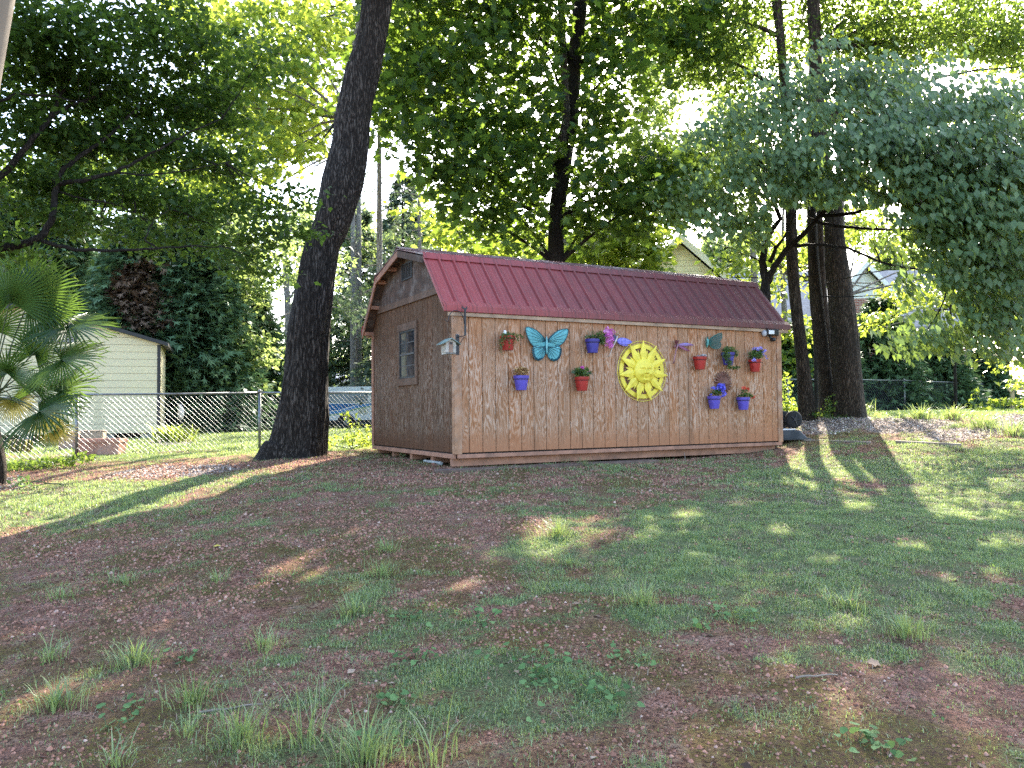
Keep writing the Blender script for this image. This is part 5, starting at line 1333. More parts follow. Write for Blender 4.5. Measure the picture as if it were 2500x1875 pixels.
# dead stub limb and little leafy sprigs on the stem
b = MB(); b.smooth = True; limb(b, P(822, 300, YT), P(790, 336, YT - .2), .03, .012, .1, 4); rebase(b.build('stub', m_bark_big, t))
for (px, py, n, sx, sz) in ((838, 322, 18, .14, .06), (770, 560, 70, .35, .22), (745, 640, 70, .32, .25), (720, 500, 50, .25, .20), (880, 30, 12, .12, .10)):
    c = P(px, py, YT - .5); bb = MB(); limb(bb, c + np.array([-.2, .35, -.12]), c + np.array([.12, 0, .05]), .006, .002, .2, 5); sp_ = bb.build('sprig', m_bark_d, t); rebase(sp_)
    pos = c + rdir(n) * (RS.rand(n, 1) ** .5) * np.array([sx, .15, sz]); d = rdir(n); d[:, 0] += .6
    o = leaf_obj('sprig_leaves', pos, d, rdir(n, 1), .11 * RS.uniform(.7, 1.2, n), RS.rand(n), T_OVAL, lf_oak, sp_); o.matrix_parent_inverse = Matrix.Translation(t.location).inverted()

# --- maple behind the shed (two stems)
YM = 17.2
mp = [(760, 1362, 17), (700, 1360, 18), (650, 1359, 19), (540, 1358, 19), (410, 1374, 21), (340, 1384, 18), (287, 1397, 16), (164, 1403, 17), (0, 1417, 18), (-150, 1428, 16), (-350, 1440, 13), (-600, 1450, 8)]
cl = [(P(px, py, YM), hw / F * YM) for py, px, hw in mp]; x0 = cl[0][0][0]; cl = [((x0, YM, float(gz(x0, YM)) - .2), .24)] + cl
t = tree_root('maple_tree', x0, YM, 'large maple with star-shaped leaves standing directly behind the shed roof', 'tree')
rebase(trunk_mesh('trunk', cl, m_bark_d, t, 22, None, .10, 5, 5.0))
s2 = [(385, 1368, 12), (330, 1374, 11), (287, 1382, 10), (200, 1378, 10), (100, 1374, 9), (0, 1368, 8), (-200, 1350, 6), (-420, 1330, 4)]
rebase(trunk_mesh('trunk', [(P(px, py, YM - .25), hw / F * YM) for py, px, hw in s2], bark_mat('grey_maple_bark', (.06, .05, .04), (.17, .14, .115), 1.6), t, 14, None, .08, 4, 8.0))
bl = []; ank = []; b = MB(); b.smooth = True
MBL = [(1040, 300, 16.4, 1.15, 1.0, 620), (1000, 120, 16.8, 1.1, 1.0, 500), (1150, 200, 16.0, 1.3, 1.1, 800), (1180, 400, 16.2, 1.25, .95, 800), (1300, 80, 16.4, 1.4, 1.1, 800), (1130, 500, 16.6, .85, .6, 330), (1270, 530, 16.6, .95, .55, 330),
       (1330, 320, 16.2, 1.2, 1.0, 700), (1480, 180, 16.2, 1.2, .9, 560), (1500, 400, 16.4, 1.0, .75, 480), (1560, 500, 16.2, .85, .65, 420), (1620, 430, 16.6, .8, .6, 300), (1430, 540, 16.8, .7, .45, 230), (1560, 60, 16.6, 1.2, 1.0, 520),
       (980, 400, 16.4, .7, .5, 200), (1050, 20, 16.2, 1.2, .9, 420), (1200, -60, 16.2, 1.6, 1.2, 700), (1450, -60, 16.4, 1.6, 1.2, 700), (1120, -250, 16.4, 1.9, 1.4, 700), (1400, -280, 16.4, 2.2, 1.5, 900), (1250, -500, 16.6, 2.2, 1.5, 800), (1600, -200, 16.6, 1.6, 1.3, 550), (1010, -120, 16.8, 1.4, 1.1, 480), (1700, 420, 16.4, .5, .4, 160), (1690, 60, 16.6, .8, .9, 420), (940, 220, 16.8, .5, .9, 260)]
for (px, py, Y, rx, rz, n) in MBL:
    c = P(px, py, Y); bl.append((c, (rx * 1.22, 1.3, rz * 1.22), int(n * 1.55)))
    z = c[2] - .3 * rx; j = min(cl, key=lambda q: abs(q[0][2] - max(3.6, z - .8)))
    ank += limb(b, j[0], c, .055, .012, .35)
def maple_gaps(px, py, pos):
    n = fbm(pos[:, 0], pos[:, 2], 2.2, 8)
    tr = (np.abs(px - (1358 + np.clip(540 - py, 0, 700) * .115)) < 24) & (pos[:, 1] < 17.1) & (n > .30)
    return tr | (((px - 1715) / 110) ** 2 + ((py - 270) / 75) ** 2 < n * 2) | (((px - 950) / 75) ** 2 + ((py - 540) / 130) ** 2 < n * 2) | ((px > 1595) & (px < 1800) & (py > 560)) | ((px > 1480) & (px < 1640) & (py > 600))
o, C = crown(t, bl, T_MAPLE, lf_maple, .205, 14, .5, .28, .46, seed=5, extra=maple_gaps)
twigs(b, C, ank, .010, 2); rebase(b.build('limbs', m_bark_d, t))

# --- young sunlit maple just behind, low and bright
def small_tree(name, label, cat, px, Y, blobs, T, mat, size, bark, r0=.06, per=14, seed=9, group=None, litclip=True, clip=False, droop=.5, spread=.4, vbias=0, extra=None, flat=.3, tilt=0):
    x = P(px, 900, Y)[0]; t = tree_root(name, x, Y, label, cat, group); b = MB(); b.smooth = True; bl = []; ank = []
    zt = max(P(q[0], q[1], q[2])[2] for q in blobs); z0 = t.location[2]
    cl = [(Vector((x, Y, z0 - .15)), r0 * 1.15), (Vector((x + .02 + tilt * .2, Y, z0 + (zt - z0) * .3)), r0), (Vector((x - .05 + tilt * .6, Y + .05, z0 + (zt - z0) * .65)), r0 * .7), (Vector((x + .03 + tilt, Y, zt)), r0 * .25)]
    rebase(trunk_mesh('trunk', [(tuple(p), r) for p, r in cl], bark, t, 12, None, .08, 5, seed))
    for (bx, by, bY, rx, rz, n) in blobs:
        c = P(bx, by, bY); bl.append((c, (rx, rx, rz), n)); j = min(cl[1:], key=lambda q: abs(q[0].z - (c[2] - .5 * rx)))
        ank += limb(b, j[0], c, r0 * .35, .01, .3, 6)
    o, C = crown(t, bl, T, mat, size, per, droop, flat, spread, seed=seed, litclip=litclip, clip=clip, vbias=vbias, extra=extra)
    twigs(b, C, ank, .008, 3); rebase(b.build('limbs', bark, t)); return t
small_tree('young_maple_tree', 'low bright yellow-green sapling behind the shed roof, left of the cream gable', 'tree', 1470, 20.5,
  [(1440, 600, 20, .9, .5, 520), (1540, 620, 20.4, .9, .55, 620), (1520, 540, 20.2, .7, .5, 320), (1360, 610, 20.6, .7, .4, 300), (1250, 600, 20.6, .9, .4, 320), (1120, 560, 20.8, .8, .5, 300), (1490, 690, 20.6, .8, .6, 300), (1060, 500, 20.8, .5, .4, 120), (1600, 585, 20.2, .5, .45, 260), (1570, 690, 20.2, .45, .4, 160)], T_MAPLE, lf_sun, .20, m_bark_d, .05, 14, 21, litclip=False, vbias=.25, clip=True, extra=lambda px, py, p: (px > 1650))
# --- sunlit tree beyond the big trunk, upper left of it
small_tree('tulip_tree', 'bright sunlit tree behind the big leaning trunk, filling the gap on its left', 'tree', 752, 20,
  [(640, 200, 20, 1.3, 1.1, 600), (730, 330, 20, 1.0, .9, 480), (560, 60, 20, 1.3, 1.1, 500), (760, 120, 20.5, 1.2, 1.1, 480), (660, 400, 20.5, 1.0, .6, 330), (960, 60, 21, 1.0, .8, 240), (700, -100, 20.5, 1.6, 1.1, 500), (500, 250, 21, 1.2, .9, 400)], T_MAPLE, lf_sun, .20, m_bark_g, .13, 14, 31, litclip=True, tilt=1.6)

# --- the group of trunks right of the shed
YR = 16.4
def right_tree(prof, label, seed, blobs, leaf=.125, Y=YR, mat=None, flare=(.34, .45, 3.0), upto=True):
    cl = [(P(px, py, Y), hw / F * Y) for py, px, hw in prof]; x0 = cl[0][0][0]; zg = float(gs(x0, Y))
    cl = [((x0, Y, zg - .2), cl[0][1] * 1.04)] + [q for q in cl if q[0][2] > zg + .05]
    t = tree_root('oak_tree', x0, Y, label, 'tree', 'trunks growing close together right of the shed')
    rebase(trunk_mesh('trunk', cl, mat or m_bark_r, t, 30, flare, .07, 6, seed))
    b = MB(); b.smooth = True; ank = []; bl = []
    for (px, py, bY, rx, rz, n) in blobs:
        c = P(px, py, bY); bl.append((c, (rx, rx, rz), int(n * 2.3))); j = min(cl, key=lambda q: abs(q[0][2] - max(5.2, c[2] - 1.0)))
        ank += limb(b, j[0], c, .06, .012, .3)
    if bl:
        o, C = crown(t, bl, T_OVAL, lf_oak, leaf, 18, .5, .32, .42, seed=seed + 40, extra=lambda px, py, p: (((px - 1690) / 80) ** 2 + ((py - 270) / 60) ** 2 < 2 * fbm(p[:, 0], p[:, 2], 2.2, 8)) | (((px - 2370) / 130) ** 2 + ((py - 185) / 45) ** 2 < 2 * fbm(p[:, 0], p[:, 2], 2.2, 9)))
        twigs(b, C, ank, .009, 3); rebase(b.build('limbs', mat or m_bark_r, t))
    return t
right_tree([(1012, 1970, 20), (880, 1959, 15), (753, 1943.5, 13.5), (627, 1934, 14), (500, 1930, 13), (451, 1923, 11), (220, 1915, 10.5), (90, 1905, 10), (-150, 1890, 8), (-450, 1880, 5)], 'leftmost straight trunk of the group right of the shed', 1,
  [(1720, 120, 17, 1.1, .9, 800), (1800, 330, 16.8, .8, .6, 420), (1850, 180, 16.6, 1.0, .9, 800), (1740, 20, 17, 1.2, .9, 800), (1700, -150, 16.8, 1.6, 1.2, 1000), (1860, -80, 17, 1.4, 1.1, 900), (1900, -320, 17, 2.0, 1.4, 1100), (1660, 330, 17.2, .6, .4, 150)])
right_tree([(1010, 2019, 18), (880, 2011, 15), (753, 1995, 16), (627, 1985, 13), (533, 1982, 11), (400, 1976, 10), (200, 1984, 10), (0, 1988, 9), (-250, 1985, 7)], 'second trunk of the group right of the shed, with a pale scar at its foot', 2,
  [(1960, 60, 18.2, 1.0, .8, 650), (2080, 150, 18, 1.0, .7, 600), (1980, -140, 18, 1.6, 1.1, 800)], .12, YR + .35)
right_tree([(1000, 2036, 10), (880, 2031, 8.5), (753, 2012, 9.5), (627, 2006, 7.5), (500, 2000, 7), (380, 1996, 6), (200, 1990, 5)], 'thin trunk squeezed between the two thick trunks right of the shed', 3, [], .12, YR + .75)
right_tree([(1017, 2078, 33), (922, 2069, 33), (795, 2060, 30.5), (669, 2046, 27.5), (584, 2038, 23.5), (500, 2034, 21), (451, 2017, 17), (300, 2000, 16), (123, 1990, 15.5), (0, 1986, 15), (-200, 1980, 13), (-500, 1975, 8)], 'thickest trunk of the group right of the shed, with furrowed bark', 4,
  [(2080, 40, 16.6, 1.2, .9, 900), (2200, 100, 16.6, 1.0, .7, 750), (2330, 30, 17, 1.0, .8, 620), (2440, 90, 17.4, .8, .8, 480), (2130, 230, 16.8, .8, .5, 400), (2470, 280, 18, .7, .5, 350), (2380, 110, 18, .9, .4, 500), (2250, 180, 18, .8, .4, 420), (2500, 40, 18, .9, .7, 500), (2300, 260, 18.5, .8, .35, 350), (2250, -130, 16.6, 1.6, 1.1, 900), (2050, -180, 16.4, 1.5, 1.2, 900), (2450, -120, 17, 1.4, 1.1, 700), (2150, -420, 16.6, 2.2, 1.4, 1100), (2560, 150, 17, 1.2, 1.0, 500)])

# --- dogwood leaning over the right side
t = None
YD = 15.4
st = [(1000, 1868, 12), (790, 1868, 12), (728, 1869, 12.5), (700, 1868, 12), (680, 1872, 11)]
cl = [(P(px, py, YD), hw / F * YD) for py, px, hw in st]; x0 = cl[0][0][0]; cl = [((x0, YD, float(gs(x0, YD)) - .15), .12)] + cl[1:]
t = tree_root('dogwood_tree', x0, YD, 'dark forked dogwood with drooping blue-green leaves over the right side of the yard', 'tree')
rebase(trunk_mesh('trunk', cl, m_bark_d, t, 16, None, .08, 5, 3.0))
b = MB(); b.smooth = True; ank = []
def bpath(pts, r0, r1):
    q = [Vector(tuple(P(px, py, Y))) for px, py, Y in pts]; out = []
    for i in range(len(q) - 1):
        for k in range(4): out.append(q[i].lerp(q[i + 1], k / 4) + noise.noise_vector(q[i] * 3 + Vector((k, 0, 0))) * .02)
    out.append(q[-1]); n = len(out); b.tube(out, [r0 + (r1 - r0) * i / (n - 1) for i in range(n)], 8); ank.extend(out)
bpath([(1870, 690, 15.4), (1862, 640, 15.4), (1868, 590, 15.4), (1885, 560, 15.4), (1905, 535, 15.3), (1880, 470, 15.0), (1860, 400, 14.6)], .085, .02)
bpath([(1874, 690, 15.4), (1890, 650, 15.3), (1925, 605, 15.1), (1968, 565, 14.8), (2000, 527, 14.5), (2040, 490, 14.1), (2100, 440, 13.6), (2200, 400, 13.0)], .075, .02)
bpath([(1880, 640, 15.35), (1895, 605, 15.2), (1915, 580, 15.2), (1950, 500, 15)], .045, .015)
bpath([(1940, 600, 15), (2000, 597, 14.6), (2070, 606, 14.2), (2150, 640, 13.6), (2260, 662, 13.1), (2380, 690, 12.7)], .035, .010)
bpath([(1990, 540, 14.6), (2060, 555, 14.2), (2150, 560, 13.7), (2260, 560, 13.2), (2400, 580, 12.6)], .035, .010)
bpath([(2000, 527, 14.5), (2090, 520, 14.0), (2200, 470, 13.4), (2330, 430, 12.8), (2470, 400, 12.2)], .04, .012)
bpath([(2005, 725, 14.8), (2080, 725, 14.4), (2160, 720, 14)], .014, .006); bpath([(2020, 690, 14.9), (2120, 665, 14.3), (2230, 650, 13.8)], .014, .006)
bl = []
DBL = [(1900, 250, 14.6, .75, .5, 420), (2020, 190, 14.0, .8, .45, 520), (1870, 380, 14.4, .75, .5, 520), (1990, 330, 13.8, .9, .5, 700), (2130, 280, 13.4, .9, .4, 520), (2270, 270, 12.8, .8, .35, 420), (2400, 300, 12.4, .7, .35, 420), (2120, 400, 13.2, 1.0, .5, 800), (2260, 380, 12.6, .9, .5, 800), (2400, 420, 12.2, .8, .5, 720), (2480, 520, 12.0, .8, .7, 720),
       (1950, 440, 14, .7, .35, 360), (2060, 500, 13.6, .8, .3, 350), (2200, 500, 13.0, .9, .45, 640), (2330, 540, 12.5, .8, .5, 640), (2230, 590, 13.0, .7, .35, 360), (2350, 660, 12.6, .8, .4, 480), (2450, 720, 12.3, .8, .5, 520), (2330, 770, 12.6, .7, .35, 300), (2440, 820, 12.5, .6, .35, 220), (1820, 470, 14.6, .6, .4, 260), (1760, 560, 14.8, .5, .35, 170), (1850, 560, 14.6, .5, .35, 150), (2560, 400, 11.8, .9, .7, 500), (2550, 650, 12, .8, .6, 400), (2030, 610, 14.2, .35, .3, 60), (2250, 830, 12.9, .4, .25, 90), (2050, 400, 13.4, .9, .5, 600), (2200, 330, 13.0, .9, .5, 600), (1780, 330, 14.6, .6, .5, 300), (1930, 520, 14.3, .6, .4, 260), (1700, 480, 14.9, .5, .4, 220), (2120, 580, 13.3, .6, .3, 220), (2300, 460, 12.8, .8, .4, 400), (2150, 200, 13.6, .9, .35, 420), (2350, 230, 12.6, .9, .3, 360), (2480, 300, 12.2, .8, .4, 400), (2400, 600, 12.3, .8, .6, 500)]
for (px, py, Y, rx, rz, n) in DBL:
    c = P(px, py, Y); bl.append((c, (rx * 1.15, rx * 1.2, rz * 1.2), int(n * 2.2)))
    j = min(ank, key=lambda q: (q - Vector(c)).length); limb(b, j, c, .016, .006, .2, 5)
def dog_gaps(px, py, pos): return (fbm(pos[:, 0] * 1.0 + pos[:, 1], pos[:, 2] * 1.5, 1.2, 44, 3) < .36) | ((px > 1600) & (px < 1790) & (py > 575)) | ((px > 2060) & (px < 2180) & (py > 610) & (py < 745)) | ((px > 1880) & (px < 2120) & (py > 500))
o, C = crown(t, bl, T_OVAL, lf_dog, .150, 16, .5, .22, .36, seed=77, extra=dog_gaps, soft=.4, vbias=.1, dirv=(.15, -.5, -.7))
twigs(b, C, ank, .007, 3); rebase(b.build('limbs', m_bark_d, t))

# --- overhanging tree at the left (trunk outside the frame)
YL = 7.8
x0, y0_ = -7.4, 7.2
t = tree_root('beech_tree', x0, y0_, 'overhanging tree at the left with dark curving branches and dense small leaves', 'tree')
z0 = float(gz(x0, y0_)); top = P(-500, -200, YL)
rebase(trunk_mesh('trunk', [((x0, y0_, z0 - .2), .22), ((x0 + .1, y0_ + .1, z0 + 1.2), .17), ((x0 + .35, YL - .2, z0 + 2.6), .14), ((x0 + .5, YL, 4.4), .11), ((x0 + .9, YL, 6.2), .07)], m_bark_d, t, 18, None, .06, 5, 1.0))
b = MB(); b.smooth = True; ank = []
z5 = 2.212
def bz(pts, r0, r1): bpath([(x / z5, y / z5, Y) for x, y, Y in pts], r0, r1)
bz([(-1500, 1500, 7.5), (-500, 1380, 7.7), (0, 1340, 7.8), (130, 1320, 7.8), (230, 1265, 7.8), (285, 1180, 7.8), (305, 1000, 7.9), (340, 910, 7.9), (450, 830, 8), (560, 755, 8.1), (640, 690, 8.2), (760, 560, 8.4)], .050, .010)
bz([(305, 995, 7.9), (450, 975, 7.9), (610, 935, 8), (720, 880, 8.1), (850, 810, 8.2), (1030, 715, 8.4), (1200, 640, 8.6)], .026, .006)
bz([(220, 1300, 7.8), (400, 1345, 7.8), (600, 1352, 7.9), (850, 1340, 8), (1000, 1330, 8.2), (1200, 1330, 8.4)], .022, .005)
bz([(600, 935, 8), (800, 945, 8.2), (1000, 925, 8.4), (1220, 880, 8.7)], .012, .004)
bz([(300, 1030, 7.9), (430, 1070, 8), (620, 1100, 8.2), (760, 1170, 8.4)], .012, .004)
bz([(-600, 1200, 7.4), (-200, 1080, 7.5), (40, 920, 7.6), (150, 780, 7.6), (270, 640, 7.7), (310, 540, 7.8), (380, 420, 8)], .045, .012); bz([(270, 640, 7.7), (370, 570, 7.9), (520, 520, 8.1), (700, 420, 8.4)], .02, .006)
bz([(-300, 700, 7.2), (0, 550, 7.3), (90, 505, 7.4), (300, 520, 7.6), (470, 555, 7.8)], .018, .006); bz([(850, 1340, 8.0), (780, 1290, 8.1), (830, 1180, 8.3), (920, 1130, 8.5)], .010, .004)
bz([(-300, 200, 7), (100, 150, 7.4), (500, 100, 7.9), (900, 60, 8.5)], .03, .008)
LBL_ = [(60, 60, 7.4, .55, .4, 900), (200, 120, 7.8, .6, .4, 1100), (350, 60, 8.2, .6, .4, 1000), (480, 120, 8.6, .6, .4, 800), (100, 200, 7.6, .55, .35, 900), (260, 230, 8, .6, .35, 1100), (400, 240, 8.4, .6, .35, 1000), (530, 270, 8.8, .5, .3, 600), (70, 300, 7.4, .5, .3, 650), (200, 330, 7.8, .55, .3, 800), (350, 350, 8.2, .5, .28, 650), (470, 370, 8.6, .5, .22, 500), (560, 400, 8.9, .45, .2, 330),
       (60, 420, 7.5, .4, .25, 380), (180, 450, 7.8, .45, .22, 450), (330, 470, 8.2, .45, .2, 420), (100, 520, 7.6, .4, .2, 340), (230, 540, 8, .4, .16, 300), (450, 500, 8.5, .5, .2, 480), (580, 500, 8.9, .5, .2, 420), (400, 590, 8.5, .4, .14, 200), (560, 580, 8.9, .5, .14, 330), (680, 560, 9.2, .45, .16, 260), (620, 640, 9.2, .5, .12, 220), (30, 620, 7.4, .35, .16, 160), (640, 130, 8.9, .4, .3, 260), (-150, 200, 7.2, .6, .6, 700), (-150, 500, 7.2, .5, .3, 400), (150, -120, 7.6, .9, .4, 1000), (450, -120, 8.2, .9, .4, 900), (-100, 0, 7, .6, .4, 500), (-700, 300, 6.5, 1.0, .7, 1500), (-900, -200, 6, 1.2, .8, 1500), (-450, 100, 6.5, .9, .7, 1300), (-450, -400, 6.5, 1.2, .8, 1500), (700, 470, 9.3, .35, .15, 140)]  # the far-left blobs, out of frame, are added to shade the gable
bl = []
LBL = [(a, b_, c + (.55 if 0 < a < 620 and b_ > 180 else 0), d_, e, n) for a, b_, c, d_, e, n in LBL_]
for (px, py, Y, rx, rz, n) in LBL:
    c = P(px, py, Y); bl.append((c, (rx, rx * 1.2, rz), int(n * 1.5)))
    j = min(ank, key=lambda q: (q - Vector(c)).length); limb(b, j, c, .009, .004, .2, 5)
o, C = crown(t, bl, T_OVAL, lf_beech, .088, 16, .4, .16, .22, seed=15, extra=lambda px, py, p: (px > 520) & (px < 590) & (py > 0) & (py < 60))
twigs(b, C, ank, .004, 4, .6); rebase(b.build('limbs', m_bark_d, t))

# --- pale trunk right at the upper left corner, close to the camera
t = tree_root('crape_myrtle_tree', -1.25, 1.6, 'smooth pale trunk close by, cutting the upper left corner', 'tree')
a = P(8, -60, 1.6); c = P(-34, 163, 1.6)
dd = (np.array(a) - np.array(c)); lo = np.array(c) - dd * 4.2
zz_ = float(gz(lo[0], 1.6)); ll = max(0.0, lo[2])
rebase(trunk_mesh('trunk', [((-1.42, 1.62, float(gz(-1.42, 1.6)) - .1), .045), ((-1.30, 1.6, .9), .036), (tuple(np.array(c) - dd * 1.2), .033), (tuple(c), .029), (tuple(a), .027), (tuple(np.array(a) + dd * 2), .022), (tuple(np.array(a) + dd * 5), .012)], m_bark_p, t, 16, None, .05, 6, 4.0))

# --- conifers behind the left fence
def conifer(label, px, Y, h, r, n, seed, mat=lf_con, lean=0, group='evergreens behind the left fence', dead=None, name='cypress_tree', low=.04, litc=True, size=.48):
    rs = np.random.RandomState(seed); x = P(px, 900, Y)[0]; t = tree_root(name, x, Y, label, 'tree', group); z0 = t.location[2]
    rebase(trunk_mesh('trunk', [((x, Y, z0 - .1), r * .075), ((x, Y, z0 + h * .5), r * .05), ((x, Y, z0 + h), .012)], m_bark_r, t, 12, None, .05, 5, seed))
    # boughs: flat fans that sweep out, then droop or lift at the tip
    m = n // 22; u = rs.rand(m) ** 1.25; zz = z0 + h * (low + (1 - low) * u); rr = r * (1 - u) ** .75 * rs.uniform(.55, 1.1, m) + .15
    az = rs.rand(m) * 2 * PI; q = rs.rand(m, 26) ** .6; sd_ = rs.normal(size=(m, 26)) * .20
    X = x + np.cos(az)[:, None] * rr[:, None] * q - np.sin(az)[:, None] * sd_ * rr[:, None] * q
    Yy = Y + np.sin(az)[:, None] * rr[:, None] * q + np.cos(az)[:, None] * sd_ * rr[:, None] * q
    Z = zz[:, None] + (q * .10 - .38 * q ** 2) * rr[:, None] + rs.normal(size=(m, 26)) * .07
    pos = np.stack([X, Yy, Z], -1).reshape(-1, 3); d = np.stack([np.cos(az), np.sin(az), -.35 + 0 * az], 1).repeat(26, 0) + rs.normal(size=(m * 26, 3)) * .4
    nr = rs.normal(size=(m * 26, 3)) * .5 + np.array([0, 0, 1]); var = np.clip(.15 + .6 * q.ravel() ** 2 + rs.normal(size=m * 26) * .15, 0, 1)
    k = keep(pos, True, litc)
    if dead is not None:
        dm = dead(pos)
        if (dm & k).any(): rebase(leaf_obj('dead_boughs', pos[dm & k], d[dm & k], nr[dm & k], size * .8 * rs.uniform(.6, 1.2, (dm & k).sum()), var[dm & k], T_FAN, lf_dead, t))
        k &= ~dm
    rebase(leaf_obj('crown', pos[k], d[k], nr[k], size * rs.uniform(.6, 1.25, k.sum()), var[k], T_FAN, mat, t))
    b = MB(); b.smooth = True
    for i in range(0, m, max(1, m // 60)):
        b.tube([(x, Y, zz[i]), (x + math.cos(az[i]) * rr[i] * .5, Y + math.sin(az[i]) * rr[i] * .5, zz[i] - .02 * rr[i]), (x + math.cos(az[i]) * rr[i] * .9, Y + math.sin(az[i]) * rr[i] * .9, zz[i] - .22 * rr[i])], [.03, .018, .006], 5)
    rebase(b.build('limbs', m_bark_r, t)); return t
def deadpatch(pos):
    px, py = toPx(pos); n = fbm(pos[:, 0], pos[:, 2], 1.3, 5)
    return (((px - 345) / 90) ** 2 + ((py - 720) / 95) ** 2 < n * 1.7) & (pos[:, 1] < 27)
conifer('dark evergreen with a brown dead patch, behind the cream outbuilding roof', 330, 26.5, 7.4, 2.9, 15000, 51, dead=deadpatch, litc=False)
conifer('dark evergreen right of the cream outbuilding corner', 470, 27.5, 8.2, 2.8, 15000, 52, litc=False)
conifer('tall dark evergreen above the left end of the cream outbuilding', 140, 29, 10.5, 3.3, 15000, 53, litc=False)
conifer('slim evergreen just left of the big leaning trunk', 590, 31, 7.2, 2.4, 10000, 54, litc=False)
conifer('evergreen at the far left edge behind the palm', 20, 28, 8.5, 2.4, 6000, 56, litc=False)

# --- hedge of cypresses behind the right fence
for i, (px, Y, h, r, lab) in enumerate([(2150, 30.0, 4.3, 2.3, 'tallest dark cypress of the hedge right of the thickest trunk'), (2290, 31.5, 3.3, 1.9, 'cypress at the right end of the hedge by the fence corner'), (2020, 29.5, 3.6, 1.9, 'dark cypress of the hedge, seen between the trunks'), (1910, 29, 3.4, 1.6, 'pale cypress of the hedge beside the right end of the shed'), (2395, 34, 2.6, 1.8, 'lowest cypress of the hedge beyond the fence corner')]):
    conifer(lab, px, Y, h, r, 6500, 60 + i, group='cypress hedge behind the back fence', low=.0, litc=False, size=.42, name='cypress_shrub')

# --- pines seen between the big trunk and the maple
def pine(px, Y, hw, label, seed, py0=-40, branches=True, lean=0):
    x = P(px, 900, Y)[0]; t = tree_root('pine_tree', x, Y, label, 'tree', 'straight pale pine trunks behind the shed'); z0 = t.location[2]; r = hw / F * Y; h = P(px, py0, Y)[2]
    xt = P(px + lean, py0, Y)[0]
    rebase(trunk_mesh('trunk', [((x, Y, z0 - .1), r * 1.15), ((x + (xt - x) * .5, Y, z0 + (h - z0) * .5), r), ((xt, Y, h), r * .75), ((xt, Y, h + .6), r * .3)], m_bark_g, t, 14, None, .05, 6, seed))
    rs = np.random.RandomState(seed); b = MB(); b.smooth = True; P_ = []
    for k in range(13):
        z = z0 + (h - z0) * rs.uniform(.35, 1.1); a = rs.rand() * 2 * PI; L_ = rs.uniform(.6, 1.9); xm = x + (xt - x) * (z - z0) / (h - z0)
        e = Vector((xm + math.cos(a) * L_, Y + math.sin(a) * L_, z - .1 + rs.uniform(-.3, .3))); limb(b, (xm, Y, z), e, .025, .008, .3, 6)
        P_.append(np.array(e) + rs.normal(size=(70, 3)) * np.array([.45, .45, .28]))
    rebase(b.build('limbs', m_bark_g, t))
    P_ = np.concatenate(P_); P_ = P_[keep(P_, True, False)]
    rebase(leaf_obj('crown', P_, rdir(len(P_), .2, rs), rdir(len(P_), .6, rs), .26 * rs.uniform(.7, 1.2, len(P_)), rs.rand(len(P_)), T_FAN, lf_pine, t))
pine(926, 27, 7.2, 'pale straight pine trunk right of the big trunk, above the shed ridge', 71, 330)
pine(1024, 33, 5, 'thin pale pine trunk further right, above the shed ridge', 72, 440)
pine(870, 50, 6, 'pine trunk partly hidden by the big leaning trunk', 73, 400)
pine(862, 44, 7, 'left one of the twin pine trunks above the van', 74, 500); pine(876, 44.6, 7, 'right one of the twin pine trunks above the van', 75, 480)
pine(512, 29, 14, 'stout grey trunk among the evergreens beyond the sunny lawn', 76, 560)
pine(570, 36, 7, 'thin dark trunk beyond the black board wall', 77, 640)

conifer('sparse grey-green conifer seen between the big trunk and the maple', 985, 42, 13.5, 3.0, 5200, 81, mat=lf_pine, group='sparse far conifers', litc=False, size=.55, name='cedar_tree')
conifer('sparse grey-green conifer right beside the big leaning trunk', 880, 47, 13, 3.0, 5200, 82, mat=lf_pine, group='sparse far conifers', litc=False, size=.6, name='cedar_tree')
# --- background broadleaf trees, each its own
BG = [(-60, 34, 13, 3.4, 'far broadleaf tree at the left edge of the view'), (90, 40, 16, 4.0, 'far broadleaf tree above the palm'), (250, 44, 17, 4.2, 'far broadleaf tree behind the evergreens, left one'), (400, 46, 16.5, 4.2, 'far broadleaf tree behind the evergreens, middle one'), (560, 42, 14, 4.0, 'far broadleaf tree behind the evergreens, right one'),
      (700, 38, 11.5, 3.2, 'pale broadleaf tree behind the big leaning trunk'), (800, 50, 15.5, 4.6, 'pale far tree right of the big trunk, above the van'), (960, 56, 16.0, 4.8, 'hazy far tree behind the pines'), (1080, 48, 13.5, 4.4, 'far tree above the left half of the shed roof'), (1200, 40, 11, 4.0, 'far tree behind the maple trunk'), (1330, 46, 12, 4.2, 'far tree above the middle of the shed roof'), (1440, 38, 9, 3.2, 'far tree left of the cream gable'),
      (1590, 50, 12, 3.4, 'far tree behind the cream gable'), (1730, 44, 10, 3.2, 'far tree between cream gable and dogwood'), (1850, 50, 12, 3.4, 'far tree behind the grey roof of the brick house'), (2000, 46, 11, 3.2, 'far tree above the brick house'), (2180, 44, 9, 3.2, 'far tree right of the brick house'), (2320, 40, 10, 3.0, 'far tree behind the hedge, left of the fence corner'), (2450, 38, 11.5, 3.2, 'far tree behind the wooden trellis'), (2580, 36, 11, 3.0, 'far tree at the right edge of the view')]
